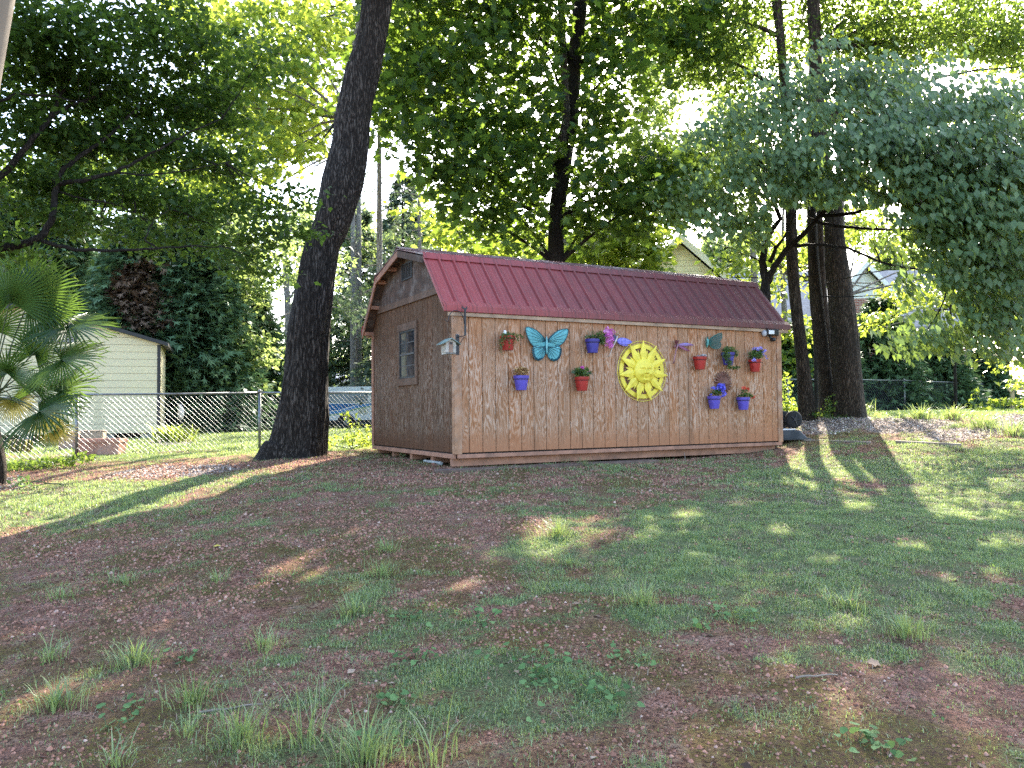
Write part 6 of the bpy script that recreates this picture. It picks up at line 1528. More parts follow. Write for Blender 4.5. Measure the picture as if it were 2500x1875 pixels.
for i, (px, Y, h, r, lab) in enumerate(BG):
    rs = np.random.RandomState(200 + i); x = P(px, 900, Y)[0]; t = tree_root('broadleaf_tree', x, Y, lab, 'tree', 'far broadleaf trees behind the garden'); z0 = t.location[2]
    rebase(trunk_mesh('trunk', [((x, Y, z0 - .2), .24), ((x + .1, Y, z0 + h * .4), .18), ((x - .1, Y, z0 + h * .75), .10), ((x, Y, z0 + h * .95), .03)], m_bark_g if i % 2 else m_bark_r, t, 10, None, .06, 5, i))
    bl = []; b = MB(); b.smooth = True
    for k in range(15):
        zz_ = z0 + h * rs.uniform(.06, .97); q = (zz_ - z0) / h; rr = r * (.55 + .5 * math.sin(PI * min(1, q * 1.05))) * rs.uniform(.3, .8); a = rs.rand() * 2 * PI
        c = np.array([x + math.cos(a) * rr, Y + math.sin(a) * rr * .8, zz_]); s_ = rs.uniform(.8, 1.5); bl.append((c, (s_ * 1.1, s_, s_ * .75), 620))
        limb(b, (x, Y, max(z0 + .8, zz_ - 1.4)), c, .06, .015, .3, 5, random)
    rebase(b.build('limbs', m_bark_g, t))
    crown(t, bl, T_OVAL, lf_far if 5 <= i <= 16 else lf_oak, .36, 15, .5, .4, .6, seed=300 + i, clip=False, litclip=Y < 44, soft=1.0, vbias=.12)
# bright understory at the right, between hedge and dogwood
small_tree('redbud_tree', 'small bright yellow-green tree below the dogwood branches, right of the thickest trunk', 'tree', 2330, 28,
  [(2130, 790, 27, .6, .4, 150), (2180, 770, 27.5, .7, .4, 230), (2270, 700, 27.5, 1.1, .6, 420), (2380, 660, 28, 1.1, .7, 420), (2460, 760, 28, 1.0, .7, 380), (2250, 620, 28, 1.0, .6, 300), (2480, 880, 28, .7, .5, 200)], T_OVAL, lf_sun, .19, m_bark_d, .05, 14, 91, litclip=False, vbias=.2)
small_tree('young_tree', 'thin leafy young tree between the dogwood fork and the thickest trunk', 'tree', 1990, 21,
  [(1800, 620, 21, .6, .5, 190), (1760, 680, 21, .5, .4, 130), (1900, 700, 21, .5, .4, 130), (1920, 620, 21, .6, .5, 160), (2000, 600, 21, .5, .5, 120), (1960, 700, 21.3, .5, .4, 100), (1830, 520, 21.5, .7, .5, 220), (2090, 560, 21, .6, .5, 160)], T_OVAL, lf_sun, .19, m_bark_d, .05, 14, 92, litclip=False, vbias=.2)

# --- tall trees at middle distance that close the canopy
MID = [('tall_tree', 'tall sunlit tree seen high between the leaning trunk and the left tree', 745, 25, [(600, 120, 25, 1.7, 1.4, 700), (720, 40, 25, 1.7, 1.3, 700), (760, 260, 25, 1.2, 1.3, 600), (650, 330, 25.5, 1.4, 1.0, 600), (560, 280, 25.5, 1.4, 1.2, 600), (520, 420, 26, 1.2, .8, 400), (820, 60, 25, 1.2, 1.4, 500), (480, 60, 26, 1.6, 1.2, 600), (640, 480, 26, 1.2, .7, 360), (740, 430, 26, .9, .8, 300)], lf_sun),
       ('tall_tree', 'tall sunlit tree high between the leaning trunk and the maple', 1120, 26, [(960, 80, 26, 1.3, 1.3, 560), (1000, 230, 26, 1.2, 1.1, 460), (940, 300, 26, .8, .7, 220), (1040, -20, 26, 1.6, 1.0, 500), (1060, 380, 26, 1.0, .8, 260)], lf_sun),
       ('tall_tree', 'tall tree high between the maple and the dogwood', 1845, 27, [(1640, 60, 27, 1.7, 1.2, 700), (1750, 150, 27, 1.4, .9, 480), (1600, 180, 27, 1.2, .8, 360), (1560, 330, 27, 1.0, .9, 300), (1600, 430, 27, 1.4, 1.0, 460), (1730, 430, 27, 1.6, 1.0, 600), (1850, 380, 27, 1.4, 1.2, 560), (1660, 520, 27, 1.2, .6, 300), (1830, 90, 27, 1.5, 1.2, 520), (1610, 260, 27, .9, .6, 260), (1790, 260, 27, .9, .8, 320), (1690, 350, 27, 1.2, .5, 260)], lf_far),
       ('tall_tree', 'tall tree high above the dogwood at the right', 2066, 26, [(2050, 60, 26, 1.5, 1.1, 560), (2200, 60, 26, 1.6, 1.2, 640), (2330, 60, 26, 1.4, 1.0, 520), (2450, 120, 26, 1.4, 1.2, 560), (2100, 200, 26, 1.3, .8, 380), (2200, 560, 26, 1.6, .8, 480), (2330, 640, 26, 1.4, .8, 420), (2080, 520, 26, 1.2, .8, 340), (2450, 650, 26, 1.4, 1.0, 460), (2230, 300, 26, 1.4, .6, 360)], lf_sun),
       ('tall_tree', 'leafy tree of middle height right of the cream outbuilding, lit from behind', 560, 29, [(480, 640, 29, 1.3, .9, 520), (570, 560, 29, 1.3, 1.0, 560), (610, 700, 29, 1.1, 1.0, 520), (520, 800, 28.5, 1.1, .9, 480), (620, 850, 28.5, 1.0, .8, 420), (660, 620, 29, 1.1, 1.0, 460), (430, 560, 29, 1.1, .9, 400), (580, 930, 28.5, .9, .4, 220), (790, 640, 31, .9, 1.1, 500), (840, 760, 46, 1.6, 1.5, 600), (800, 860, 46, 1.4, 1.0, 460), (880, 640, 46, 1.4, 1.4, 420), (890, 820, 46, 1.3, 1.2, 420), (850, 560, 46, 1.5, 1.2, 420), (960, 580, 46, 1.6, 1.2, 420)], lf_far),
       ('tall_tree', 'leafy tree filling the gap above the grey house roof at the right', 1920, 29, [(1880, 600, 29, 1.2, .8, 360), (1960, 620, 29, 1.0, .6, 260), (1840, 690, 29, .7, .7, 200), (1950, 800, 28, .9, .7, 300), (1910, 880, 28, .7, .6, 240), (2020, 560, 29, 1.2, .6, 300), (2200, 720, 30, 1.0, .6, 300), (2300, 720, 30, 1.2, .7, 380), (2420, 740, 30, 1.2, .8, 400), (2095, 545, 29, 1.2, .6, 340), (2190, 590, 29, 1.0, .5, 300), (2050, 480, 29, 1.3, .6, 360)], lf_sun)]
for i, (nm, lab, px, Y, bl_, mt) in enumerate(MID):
    small_tree(nm, lab, 'tree', px, Y, [(a, b_, c, d_, e, int(n * (2.0 if i == 2 else 1.35))) for a, b_, c, d_, e, n in bl_], T_OVAL if i > 1 else T_MAPLE, mt, .23, m_bark_g, .12, 14, 400 + i, litclip=i < 4, tilt=1.9 if i == 0 else 0, vbias=.1, extra=lambda px, py, p: (px > 1595) & (px < 1790) & (py > 570) & (py < 700))

# --- windmill palm at the left edge
m_palm = leaf_mat('palm_leaf', (.016, .045, .014), (.034, .086, .022), (.08, .145, .030), .22, .35, .5, (.26, .42, .06))
m_palmd = leaf_mat('yellow_palm_leaf', (.10, .09, .02), (.20, .17, .04), (.32, .28, .06), .25, .5, .3, (.5, .45, .09))
m_pet = plain('palm_stalk', (.05, .07, .025), .5, .3, 10); m_fib = bark_mat('palm_fibre', (.035, .026, .02), (.13, .10, .075), 3.0)
YP = 11.6
gp = P(-6, 1160, YP); xg = gp[0]
t = tree_root('windmill_palm', xg, YP, 'windmill palm with fan leaves at the left edge, in front of the fence', 'palm')
crn = P(-22, 965, YP)
rebase(trunk_mesh('trunk', [((xg - .02, YP, float(gz(xg, YP)) - .1), .115), ((xg + .02, YP, float(gz(xg, YP)) + .25), .10), (tuple(P(-22, 1040, YP)), .10), (tuple(crn), .11), (tuple(P(-24, 930, YP)), .06)], m_fib, t, 18, None, .16, 6, 2.0))
def frond(hub, direct, R_, face, spread=300, mat=m_palm, n=46, droop=.25, seed=0):
    droop *= .6
    rs = np.random.RandomState(seed); hub = np.array(hub, float)
    d = np.array(direct, float); d /= np.linalg.norm(d); f = np.array(face, float); f -= d * (f @ d); f /= np.linalg.norm(f); s_ = np.cross(d, f)
    b = MB(); b.smooth = False; m0 = hub - d * .04
    b.cur = 1; st = crn + rs.normal(size=3) * .05; mid = (st + hub) / 2 + np.array([0, 0, .10]); b.tube([st, (st + mid) / 2 + np.array([0, 0, .03]), mid, (hub + mid) / 2 + np.array([0, 0, .03]), hub], [.012, .010, .009, .008, .007], 6); b.cur = 0
    for k in range(n):
        a = math.radians((k / (n - 1) - .5) * spread); l = R_ * (1 - .22 * (abs(a) / PI) ** 1.5) * rs.uniform(.88, 1.08); wv = R_ * .021
        dr = d * math.cos(a) + s_ * math.sin(a); sd_ = -d * math.sin(a) + s_ * math.cos(a); up = f
        pts = []
        for q in (0, .35, .62, .84, 1.0):
            c = hub + dr * l * q + np.array([0, 0, -1]) * droop * R_ * q ** 2.6 * rs.uniform(.7, 1.3) + up * .03 * R_ * math.sin(q * 2)
            wq = wv * (.35 + 1.3 * q if q < .5 else (1.0 if q < .7 else (.6 if q < .9 else .05)))
            pts += [c - sd_ * wq + up * .012 * R_ * .6, c - up * .012 * R_, c + sd_ * wq + up * .012 * R_ * .6]
        b.add(pts, [(3 * i + j, 3 * i + j + 1, 3 * i + j + 4, 3 * i + j + 3) for i in range(4) for j in (0, 1)])
    o = b.build('frond', [mat, m_pet], t); at = o.data.attributes.new('v', 'FLOAT', 'POINT'); at.data.foreach_set('value', np.clip(rs.normal(.5, .2) + rs.normal(size=len(o.data.vertices)) * .05, 0, 1).astype(np.float32)); rebase(o)
zc = 2.44
H = lambda x, y, Y=YP: P(x / zc, 600 + y / zc, Y)
frond(H(185, 310), (.75, .05, .45), .80, (.3, -1, .35), 250, droop=.12, seed=1)
frond(H(60, 330, 11.4), (-.1, -.1, .9), .75, (.2, -1, .2), 260, droop=.1, seed=2)
frond(H(405, 480), (.90, -.1, -.05), .78, (0, -.6, 1), 280, droop=.28, seed=3)
frond(H(365, 680, 11.5), (.95, -.1, .05), .70, (0, -.7, .8), 260, droop=.26, seed=4)
frond(H(210, 650, 11.7), (.4, .1, .8), .55, (.3, -1, .2), 270, droop=.2, seed=5)
frond(H(210, 865, 11.7), (.1, .2, .9), .42, (.1, -1, .3), 250, droop=.2, seed=6)
frond(H(350, 870, 11.8), (.85, .1, .35), .68, (.0, -.8, .7), 270, droop=.3, seed=7)
frond(H(235, 990, 11.4), (.95, -.2, .0), .72, (0, -.7, .8), 250, droop=.35, seed=8)
frond(H(250, 450, 11.9), (.6, .3, .2), .65, (.0, -.7, .7), 270, droop=.3, seed=9)
frond(H(45, 760, 11.3), (.2, -.4, .5), .60, (.3, -.9, .2), 270, droop=.2, seed=10)
frond(H(330, 1095, 11.6), (.8, .1, -.25), .30, (0, -.8, .6), 240, mat=m_palmd, droop=.3, seed=11)
frond(H(75, 910, 11.9), (.3, .2, -.8), .36, (.2, -.9, .3), 240, mat=m_palmd, droop=.3, seed=12)
frond(H(255, 1010, 11.5), (.4, .1, -.8), .32, (.1, -.9, .2), 200, mat=m_palmd, droop=.3, seed=13)
frond(H(120, 225, 11.7), (.35, .05, .9), .75, (.3, -1, .25), 240, droop=.1, seed=15)
frond(H(300, 400, 11.8), (.85, .05, .5), .62, (.1, -1, .5), 250, droop=.15, seed=16)
frond(H(-60, 500, 11.5), (-.5, 0, .7), .75, (.2, -.9, .3), 280, droop=.2, seed=14)
# ------------------------------------------------------------------ grass, weeds, litter
lf_grass = leaf_mat('grass_blade', (.085, .135, .068), (.185, .265, .125), (.39, .43, .23), .35, .5, .3, (.46, .56, .10))
lf_weed = leaf_mat('weed_leaf', (.045, .10, .032), (.085, .17, .058), (.14, .24, .085), .25, .7, .2, (.4, .55, .12))
lf_litter = leaf_mat('dry_litter', (.055, .032, .022), (.17, .11, .075), (.36, .27, .20), .05, .8, .2, (.3, .2, .1))
T_BLADE = (np.array([(-.5, 0, 0), (.5, 0, 0), (.36, .55, .10), (-.36, .55, .10), (0, 1, .0)]), [(0, 1, 2, 3), (3, 2, 4)])
def blades(name, x, y, h, wd, lean, var, mat, parent=None, local=None, seed=0, az=None, zoff=-.005):
    rs = np.random.RandomState(seed); N = len(x); z = gs(x, y) + zoff
    az = rs.rand(N) * 2 * PI if az is None else az
    out = np.stack([np.cos(az), np.sin(az), 0 * az], 1); side = np.stack([-np.sin(az), np.cos(az), 0 * az], 1)
    base = np.stack([x, y, z], 1); k1 = lean * .35; k2 = lean * 1.0
    up = np.array([0, 0, 1.0])
    m_ = base + h[:, None] * (up * .60 + out * k1[:, None]); tip = base + h[:, None] * (up * (1.0 - .45 * np.clip(lean, 0, 1.4))[:, None] + out * k2[:, None])
    w2 = wd[:, None] / 2
    V = np.stack([base - side * w2, base + side * w2, m_ + side * w2 * .75, m_ - side * w2 * .75, tip], 1)
    L_ = np.array([0, 1, 2, 3, 3, 2, 4]); loops = (np.arange(N)[:, None] * 5 + L_[None, :]).ravel(); st = (np.arange(N)[:, None] * 7 + np.array([0, 4])[None, :]).ravel()
    if local is not None: V = V - np.array(local)
    return np_mesh(name, V.reshape(-1, 3), loops, st, mat, parent, {'v': np.repeat(np.clip(var, 0, 1), 5)})
def arcs(name, x, y, h, wd, lean, var, mat, parent, local, seed, az):
    rs = np.random.RandomState(seed); N = len(x); z = gs(x, y) - .005
    out = np.stack([np.cos(az), np.sin(az), 0 * az], 1); side = np.stack([-np.sin(az), np.cos(az), 0 * az], 1); base = np.stack([x, y, z], 1); V = []
    ld = np.clip(lean, .1, 2.2); sw_ = rs.normal(size=N) * .12
    for q in (0, .25, .5, .72, .88, 1.0):
        th = ld * q * .9; hor = h * np.where(ld > .01, (1 - np.cos(th)) / (ld * .9), 0); ver = h * np.sin(th) / (ld * .9)
        c = base + out * hor[:, None] + side * (sw_ * h * q * q)[:, None]; c[:, 2] += ver
        w2 = wd * (.5, .55, .5, .38, .22, .02)[(0, .25, .5, .72, .88, 1.0).index(q)]
        V += [c - side * w2[:, None], c + side * w2[:, None]]
    V = np.stack(V, 1) - np.array(local)
    F_ = np.array([[2 * i, 2 * i + 1, 2 * i + 3, 2 * i + 2] for i in range(5)]).ravel()
    loops = (np.arange(N)[:, None] * 12 + F_[None, :]).ravel(); st = np.arange(N * 5) * 4
    return np_mesh(name, V.reshape(-1, 3), loops, st, mat, parent, {'v': np.repeat(np.clip(var, 0, 1), 12)})
def inside_shed(x, y):
    dx, dy = x - SH0[0], y - SH0[1]; u = dx * CU[0] + dy * CU[1]; v = dx * CV[0] + dy * CV[1]
    return (u > -.02) & (u < SL + .02) & (v > -.02) & (v < SW + .02)
def scatter(n, y0, y1, seed, pad=1.06):
    rs = np.random.RandomState(seed); y = np.sqrt(rs.rand(n) * (y1 ** 2 - y0 ** 2) + y0 ** 2); x = (rs.rand(n) * 2 - 1) * .66 * pad * y
    return x, y
RG = np.random.RandomState(99)
parts_ = []
for (n, y0, y1, h0, w0, sd) in ((850000, 2.6, 9.0, .027, .0034, 1), (480000, 9.0, 15.5, .040, .0065, 2), (200000, 15.5, 26, .060, .013, 3), (60000, 26, 46, .08, .035, 4)):
    x, y = scatter(n, y0, y1, sd); g_, m_ = masks(x, y); rs = np.random.RandomState(sd + 50)
    clump = fbm(x, y, 7.0, 40 + sd, 3)
    pr = np.clip(g_ * 1.5 - .36, 0.09, 1) * np.clip(clump * 3.0 - .85, 0.0, 1.2) * (1 - .8 * m_)
    k = (rs.rand(n) < pr) & ~inside_shed(x, y); x, y, g_, clump = x[k], y[k], g_[k], clump[k]; N = len(x)
    h = h0 * rs.uniform(.5, 1.6, N) * (.6 + .6 * clump) * (.7 + .4 * g_); parts_.append((x, y, h, w0 * rs.uniform(.7, 1.3, N), np.abs(rs.normal(.55, .4, N)), np.clip(rs.normal(.42, .25, N) + (rs.rand(N) < .10) * .5, 0, 1)))
cat_ = [np.concatenate(q) for q in zip(*parts_)]
tag(blades('lawn_grass', *cat_, lf_grass, seed=5), kind='stuff')
print('grass blades', len(cat_[0]))
x, y = scatter(330000, 2.6, 14, 81); g_, m_ = masks(x, y); rs = np.random.RandomState(82); k = (rs.rand(len(x)) < np.clip(g_ * .9 - .12, .04, .6) * np.clip(fbm(x, y, 3.1, 97) * 2.6 - .8, .02, 1)) & ~inside_shed(x, y); x, y = x[k], y[k]; N = len(x)
tag(blades('dry_grass', x, y, rs.uniform(.015, .05, N) * np.clip(.8 + y / 25, .8, 1.3), np.where(y < 8, .0035, .006) * rs.uniform(.7, 1.2, N), np.abs(rs.normal(1.1, .4, N)), np.clip(rs.normal(.72, .22, N), 0, 1), lf_litter, seed=6), kind='stuff')
# dry leaves, chips, crumbs
x, y = scatter(42000, 2.6, 16, 71); g_, m_ = masks(x, y); rs = np.random.RandomState(72)
k = (rs.rand(len(x)) < .22 + .8 * m_) & ~inside_shed(x, y); x, y = x[k], y[k]; N = len(x)
s_ = np.where(rs.rand(N) < .93, rs.uniform(.005, .016, N), rs.uniform(.025, .05, N)) * np.clip(.7 + y / 10, .8, 1.9)
o = leaf_obj('leaf_litter', np.stack([x, y, gs(x, y) + .004], 1), np.stack([rs.normal(size=N), rs.normal(size=N), rs.normal(size=N) * .12], 1), np.stack([rs.normal(size=N) * .25, rs.normal(size=N) * .25, np.ones(N)], 1), s_, np.clip(rs.normal(.4, .28, N), 0, 1), T_OVAL, lf_litter); tag(o, kind='stuff')
# clods and crumbs on the bare soil
T_CLOD = (np.array([(-.5, -.4, 0), (.45, -.5, 0), (.5, .45, 0), (-.4, .5, 0), (-.2, -.15, .55), (.25, .1, .62), (-.05, .3, .45)]), [(0, 1, 5, 4), (1, 2, 5), (2, 3, 6, 5), (3, 0, 4, 6), (4, 5, 6)])
m_clod = NT('soil_clod'); _a = m_clod.n('Attribute', attribute_name='v').outputs['Fac']
m_clod = m_clod.done(m_clod.bsdf(m_clod.ramp(_a, [(0.0, (.09, .042, .028)), (0.5, (.31, .15, .102)), (0.9, (.40, .22, .16)), (1.0, (.47, .33, .26))]), .95, .1))
x, y = scatter(170000, 2.6, 13, 171); g_, m_ = masks(x, y); rs = np.random.RandomState(172); cf = fbm(x, y, 2.2, 90)
k = (rs.rand(len(x)) < np.clip(1.0 - g_ * 1.3, .06, 1) * np.clip(cf * 2.4 - .7, .05, 1)) & ~inside_shed(x, y); x, y = x[k], y[k]; N = len(x)
o = leaf_obj('soil_clods', np.stack([x, y, gs(x, y) - .001], 1), np.stack([rs.normal(size=N), rs.normal(size=N), rs.normal(size=N) * .1], 1), np.stack([rs.normal(size=N) * .2, rs.normal(size=N) * .2, np.ones(N)], 1), np.where(rs.rand(N) < .94, rs.uniform(.006, .017, N), rs.uniform(.015, .025, N)) * np.clip(.7 + y / 12, .9, 1.7), np.clip(rs.normal(.42, .26, N), 0, 1), T_CLOD, m_clod); tag(o, kind='stuff')
# wood-chip mulch
x, y = scatter(160000, 9, 19, 75); g_, m_ = masks(x, y); rs = np.random.RandomState(76)
k = (rs.rand(len(x)) < np.clip(m_ * 1.3 - .3, 0, 1)) & ~inside_shed(x, y); x, y = x[k][:26000], y[k][:26000]; N = len(x)
o = leaf_obj('wood_chips', np.stack([x, y, gs(x, y) + rs.uniform(.004, .02, N)], 1), np.stack([rs.normal(size=N), rs.normal(size=N), rs.normal(size=N) * .35], 1), np.stack([rs.normal(size=N) * .5, rs.normal(size=N) * .5, np.ones(N)], 1), rs.uniform(.02, .055, N), np.clip(rs.normal(.62, .3, N), 0, 1), T_DIAM, leaf_mat('pale_chip', (.10, .075, .06), (.36, .28, .24), (.62, .55, .50), .05, .85, .2, (.4, .3, .2))); tag(o, kind='stuff')
# small creeping weeds all over
x, y = scatter(7000, 2.6, 13, 78); g_, m_ = masks(x, y); rs = np.random.RandomState(79); cl_ = fbm(x, y, 1.6, 60)
k = (rs.rand(len(x)) < np.clip((cl_ - .5) * 4, 0, 1)) & ~inside_shed(x, y); x, y = x[k], y[k]; N = len(x)
o = leaf_obj('creeping_weeds', np.stack([x, y, gs(x, y) + rs.uniform(.006, .03, N)], 1), rdir(N, .1, rs), np.stack([rs.normal(size=N) * .4, rs.normal(size=N) * .4, np.ones(N)], 1), rs.uniform(.012, .032, N), rs.rand(N), T_OVAL, lf_weed); tag(o, kind='stuff')

def tuft(px, py, h, n, label, spread=.10, group='tall grass tufts on the yard', seed=0, vb=0.0, wd=.0042):
    g = GD(px, py); rs = np.random.RandomState(seed + 500)
    t = empty('grass_tuft', (g[0], g[1], float(gs(g[0], g[1]))), 0, label, 'grass tuft', group)
    az = rs.rand(n) * 2 * PI; r = np.abs(rs.normal(size=n)) * spread * .8
    x = g[0] + np.cos(az) * r; y = g[1] + np.sin(az) * r * .8
    o = arcs('blades', x, y, h * rs.uniform(.30, 1.2, n), wd * rs.uniform(.6, 1.3, n), np.abs(rs.normal(1.35, .55, n)), np.clip(rs.normal(.50 + vb, .25, n), 0, 1), lf_grass, t, t.location, seed, az + rs.normal(size=n) * .7)
    k = int(n * .3); aa = rs.rand(k) * 2 * PI; rr = np.abs(rs.normal(size=k)) * spread * 1.1
    arcs('dry_blades', g[0] + np.cos(aa) * rr, g[1] + np.sin(aa) * rr, h * rs.uniform(.2, .6, k), wd * .8 * np.ones(k), np.abs(rs.normal(1.0, .3, k)), np.clip(rs.normal(.5, .25, k), 0, 1), lf_litter, t, t.location, seed + 1, aa)
TU = [(525, 1610, .22, 120, 'wide bright grass tuft at the bottom edge, left of centre'), (665, 1600, .30, 40, 'thin long-bladed grass tuft at the bottom, between two bright tufts'), (790, 1645, .22, 150, 'dense bright green grass tuft at the bottom edge near the centre'), (935, 1640, .24, 44, 'sparse upright grass tuft at the bottom centre'), (410, 1580, .11, 50, 'grey-green grass tuft at the bottom left, beside the wide bright tuft'), (250, 1640, .13, 50, 'long arching grass tuft in the bottom left corner region'),
      (290, 1435, .17, 150, 'round grass tuft in the left foreground below the soil patch'), (120, 1530, .16, 110, 'low spreading grass tuft at the lower left edge'), (110, 1425, .15, 60, 'small upright grass tuft near the left edge'), (415, 1515, .16, 110, 'dark flat grass tuft in the lower left'), (770, 1325, .14, 130, 'dark arching grass tuft left of centre in the middle of the yard'), (825, 1245, .15, 110, 'bright grass tuft in the middle of the soil, nearer one'), (835, 1190, .14, 100, 'bright grass tuft in the middle of the soil, farther one'),
      (1385, 1310, .19, 130, 'sunlit grass tuft right of centre'), (1830, 1315, .16, 110, 'grass tuft standing out of the lawn at the right'), (1955, 1375, .18, 150, 'larger grass tuft at the right, below the lawn tuft'), (1205, 1160, .16, 200, 'sunlit grass tuft in a patch of light in front of the shed'), (470, 1255, .12, 60, 'small grass tuft on the bare soil at the left'), (265, 1265, .12, 70, 'grass tuft near the left edge on bare soil'), (570, 1395, .13, 90, 'sunlit low grass tuft left of centre'), (185, 1118, .10, 50, 'small lit grass tuft in the tree shadow edge at the left'), (1262, 1005, .14, 60, 'grass tuft at the foot of the shed wall, in the middle'), (1220, 1000, .10, 30, 'tiny grass tuft at the foot of the shed wall, left of the other'), (440, 1110, .12, 70, 'grass tuft inside the long tree shadow'), (130, 1300, .12, 70, 'low grass tuft at the left edge of the bare soil'), (1230, 1215, .12, 70, 'shaded grass tuft just below the patch of light'), (870, 985, .13, 60, 'grass and weeds at the foot of the window end of the shed'), (1440, 1000, .11, 40, 'small grass tuft at the foot of the shed wall, below the yellow sun'), (1660, 985, .14, 60, 'grass tuft at the right end of the shed wall')]
for i, (px, py, h, n, lab) in enumerate(TU): tuft(px, py, h, n, lab, .05 + h * .28, seed=i)
# tall lit grass along the far right bed
for i, (px, py, lab) in enumerate([(1935, 893, 'tall lit grass clump at the right of the thickest trunk'), (1990, 905, 'tall lit grass clump on the mulch by the fence post'), (2060, 905, 'lit grass clump in front of the fence corner'), (2130, 925, 'lit grass clump at the right on the mulch'), (2190, 940, 'lit grass clump at the right edge of the mulch'), (1860, 897, 'grass clump at the foot of the thickest trunk')]):
    tuft(px, py, .34, 150, lab, .20, 'tall grass at the back right bed', 60 + i, .15, .013)

def weed(px, py, n, sp, label, seed=0, size=.038):
    g = GD(px, py); rs = np.random.RandomState(seed + 900)
    t = empty('broadleaf_weed', (g[0], g[1], float(gs(g[0], g[1]))), 0, label, 'weed', 'broadleaf weeds on the soil')
    off = rs.normal(size=(n, 2)) * sp * .75; x = g[0] + off[:, 0]; y = g[1] + off[:, 1]; z = gs(x, y) + rs.uniform(.015, .05, n)
    pos = np.stack([x, y, z], 1); d = np.stack([off[:, 0], off[:, 1], 0 * x], 1) / sp + rs.normal(size=(n, 3)) * np.array([.7, .7, .25])
    T_H = (np.array([(0, .12, 0), (-.30, 0, .03), (-.48, .28, .06), (-.34, .66, .04), (0, .95, -.03), (.34, .66, .04), (.48, .28, .06), (.30, 0, .03)]), [(0, 7, 6, 5), (0, 5, 4), (0, 4, 3), (0, 3, 2, 1)])
    o = leaf_obj('leaves', pos - np.array(t.location), d, np.stack([rs.normal(size=n) * .35, rs.normal(size=n) * .35 - .3, np.ones(n)], 1), size * rs.uniform(.6, 1.2, n), rs.rand(n), T_H, lf_weed, t)
    b = MB()
    for p in pos[::2]: q = p - np.array(t.location); b.tube([(q[0] * .5, q[1] * .5, -.01), (q[0] * .8, q[1] * .8, q[2] * .7), tuple(q)], .0018, 4)
    b.build('stems', m_stem, t)
WD = [(862, 1508, 14, .045, 'clump of round-leaved weed on bare soil at the lower centre left'), (288, 1535, 12, .05, 'round-leaved weed at the lower left, above a smaller one'), (240, 1572, 8, .06, 'small weed below another at the lower left'), (870, 1345, 16, .10, 'spreading weed right of the dark arching tuft'), (1030, 1335, 22, .12, 'weed patch left of the sunlit grass tuft'), (1150, 1440, 34, .14, 'wide weed patch at the lower centre, upper part'), (1210, 1490, 40, .17, 'wide weed patch at the lower centre, lower part'), (1310, 1505, 14, .08, 'weed at the right end of the centre weed patch'), (1565, 1340, 24, .10, 'weed patch among soil right of centre'), (1515, 1365, 10, .05, 'small weed just left of another right of centre'), (1845, 1607, 14, .05, 'weed near the bottom edge at the right'), (1905, 1632, 16, .06, 'weed at the bottom edge, right of its neighbour'), (905, 1425, 22, .09, 'loose weeds on soil in the middle of the foreground'), (400, 1420, 14, .08, 'weeds between two grass tufts at the left'), (1335, 1420, 18, .10, 'weeds on soil right of the centre'), (840, 1600, 14, .08, 'weed beside the dense bright tuft at the bottom')]
for i, q in enumerate(WD): weed(*q, seed=i)
# fallen leaves big enough to single out
for i, (px, py, s_, v, lab) in enumerate([(460, 1186, .07, 1.0, 'yellow fallen leaf on the dark soil at the left'), (750, 1455, .06, .9, 'pale curled fallen leaf on soil left of centre'), (1120, 1395 + 60, .05, .7, 'brown fallen leaf near the wide weed patch'), (1900, 1440, .075, .6, 'large torn brown leaf on the lawn edge at the right'), (1585, 1392, .05, .7, 'small tan fallen leaf right of centre'), (340, 1282 + 40, .05, .8, 'tan fallen leaf on the soil at the left'), (1235, 1306, .06, .6, 'brown leaf near the sunlit tuft')]):
    g = GD(px, py); rs = np.random.RandomState(i); n = 1
    o = leaf_obj('fallen_leaf', np.zeros((1, 3)), np.array([[math.cos(i), math.sin(i), .12]]), np.array([[.2, -.3, 1.0]]), np.array([s_]), np.array([v]), T_MAPLE if i in (3,) else T_OVAL, plain('yellow_leaf', (.55, .42, .06), .6) if i == 0 else lf_litter)
    o.location = (g[0], g[1], float(gs(g[0], g[1])) + .012); tag(o, lab, 'leaf', 'fallen leaves on the yard')
# bright lily clump beyond the fence
def clump_plant(name, px, py, h, n, label, mat, wd=.02, spread=.3, cat='plant'):
    g = G(px, py); rs = np.random.RandomState(int(px)); t = empty(name, (g[0], g[1], float(gz(g[0], g[1]))), 0, label, cat)
    az = rs.rand(n) * 2 * PI; r = np.abs(rs.normal(size=n)) * spread
    blades('foliage', g[0] + np.cos(az) * r, g[1] + np.sin(az) * r, h * rs.uniform(.5, 1.1, n), wd * rs.uniform(.7, 1.3, n), np.abs(rs.normal(.8, .3, n)), rs.uniform(.5, 1, n), mat, t, t.location, 3, az)
clump_plant('daylily_clump', 420, 1078, .62, 240, 'bright yellow-green clump of strappy leaves at the corner of the cream outbuilding', leaf_mat('lily_leaf', (.07, .13, .03), (.13, .20, .04), (.22, .27, .06), .4, .5, .3, (.55, .65, .10)), .05, .24)
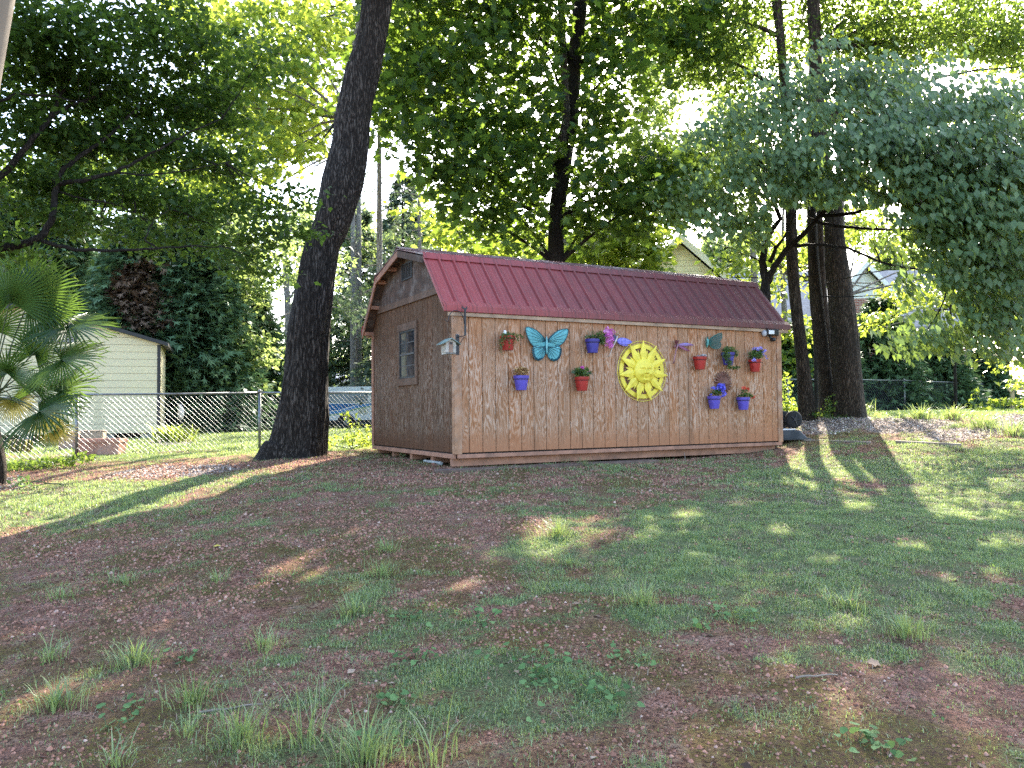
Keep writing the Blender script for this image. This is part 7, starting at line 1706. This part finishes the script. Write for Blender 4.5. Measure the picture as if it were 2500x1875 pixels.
# leafy plants: right edge shrub, low plants at the foot of palm, fence and trunk
def leafy(name, px, py, Y, blobs, size, mat, label, T=T_OVAL, cat='shrub', seed=0):
    g = P(px, py, Y); x, y = g[0], g[1]; t = empty(name, (x, y, float(gz(x, y))), 0, label, cat); b = MB(); b.smooth = True; rs = np.random.RandomState(seed)
    pts = np.concatenate([P(q[0], q[1], Y + rs.uniform(-.1, .1)) + rdir(q[4], 0, rs) * (rs.rand(q[4], 1) ** .4) * np.array([q[2], q[2], q[3]]) for q in blobs])
    for q in blobs: limb(b, tuple(t.location), P(q[0], q[1], Y), .014, .005, .2, 5)
    rebase(b.build('stems', m_stem, t)); N = len(pts); d = rdir(N, -.3, rs)
    rebase(leaf_obj('foliage', pts, d, rdir(N, 1.0, rs), size * rs.uniform(.7, 1.2, N), rs.rand(N), T, mat, t))
leafy('compound_leaf_shrub', 2450, 1030, 20.5, [(2400, 1000, .35, .08, 60), (2440, 980, .30, .08, 60), (2470, 1010, .35, .10, 80), (2490, 985, .3, .12, 60), (2430, 1020, .3, .08, 60), (2480, 940, .4, .2, 60)], .15, lf_sun, 'leafy shrub with bright fronds at the right edge, before the wooden trellis', seed=1)
leafy('ivy_clump', 860, 1085, 15.2, [(840, 1070, .25, .12, 70), (880, 1080, .3, .12, 90), (900, 1060, .2, .2, 70), (870, 1040, .15, .22, 40), (845, 1015, .10, .15, 16), (800, 1085, .12, .12, 30)], .085, lf_sun, 'leafy weeds sprouting between the big trunk and the shed', seed=2, cat='weed')
leafy('vinca_patch', 90, 1130, 13.2, [(60, 1135, .45, .08, 260), (130, 1128, .45, .08, 260), (190, 1118, .3, .08, 140), (30, 1150, .3, .07, 120)], .075, lf_oak, 'dark creeping ground plant at the foot of the palm', seed=3, cat='plant')
leafy('lily_seedlings', 165, 1185, 11.2, [(45, 1175, .16, .05, 24), (70, 1188, .12, .04, 16)], .085, lf_weed, 'pale broad-leaved seedlings below the palm trunk at the left edge', seed=4, cat='plant')
leafy('ivy_clump', 2025, 1010, 16.1, [(2025, 985, .14, .22, 60), (2015, 1005, .2, .1, 60), (2000, 1012, .2, .05, 40), (2060, 1018, .25, .05, 50)], .07, lf_oak, 'dark ivy at the foot of the trunks right of the shed', seed=5, cat='ivy')
leafy('weed_stalk', 2262, 1020, 21, [(2262, 1000, .03, .14, 8), (2264, 985, .03, .10, 6), (2260, 1010, .04, .1, 8)], .07, lf_weed, 'single upright weed stalk on the mulch at the right', seed=6, cat='weed')
leafy('fence_vine', 2375, 1000, 24.5, [(2372, 985, .12, .25, 14), (2380, 960, .15, .2, 14), (2366, 1005, .15, .2, 12), (2390, 950, .15, .1, 8)], .13, lf_sun, 'sparse vine with bright leaves on the fence corner post', seed=7, cat='vine')
leafy('ground_shrub', 1925, 985, 18.5, [(1915, 940, .2, .35, 120), (1920, 990, .25, .25, 120), (1930, 1000, .3, .12, 70)], .10, lf_sun, 'bright low shrub between the shed corner and the leftmost trunk', seed=8)
# scar of bare wood at the foot of the second trunk is part of the bark; twigs lying about
for i, (px, py, L_, a, lab) in enumerate([(430, 1478 + 65, .35, .2, 'thin fallen twig in the lower left'), (1720, 1452 + 30, .20, .1, 'thin fallen twig on the bare soil at the right'), (1480, 995, .22, 1.4, 'broken stick at the foot of the shed wall')]):
    g = GD(px, py); b = MB(); b.smooth = True; limb(b, (0, 0, .015), (L_ * math.cos(a), L_ * math.sin(a), .02 if i < 2 else .12), .006, .003, .15, 6); o = b.build('fallen_twig', m_tim)
    o.location = (g[0], g[1], float(gs(g[0], g[1]))); tag(o, lab, 'twig', 'fallen twigs')
print('done', len(COL.objects))
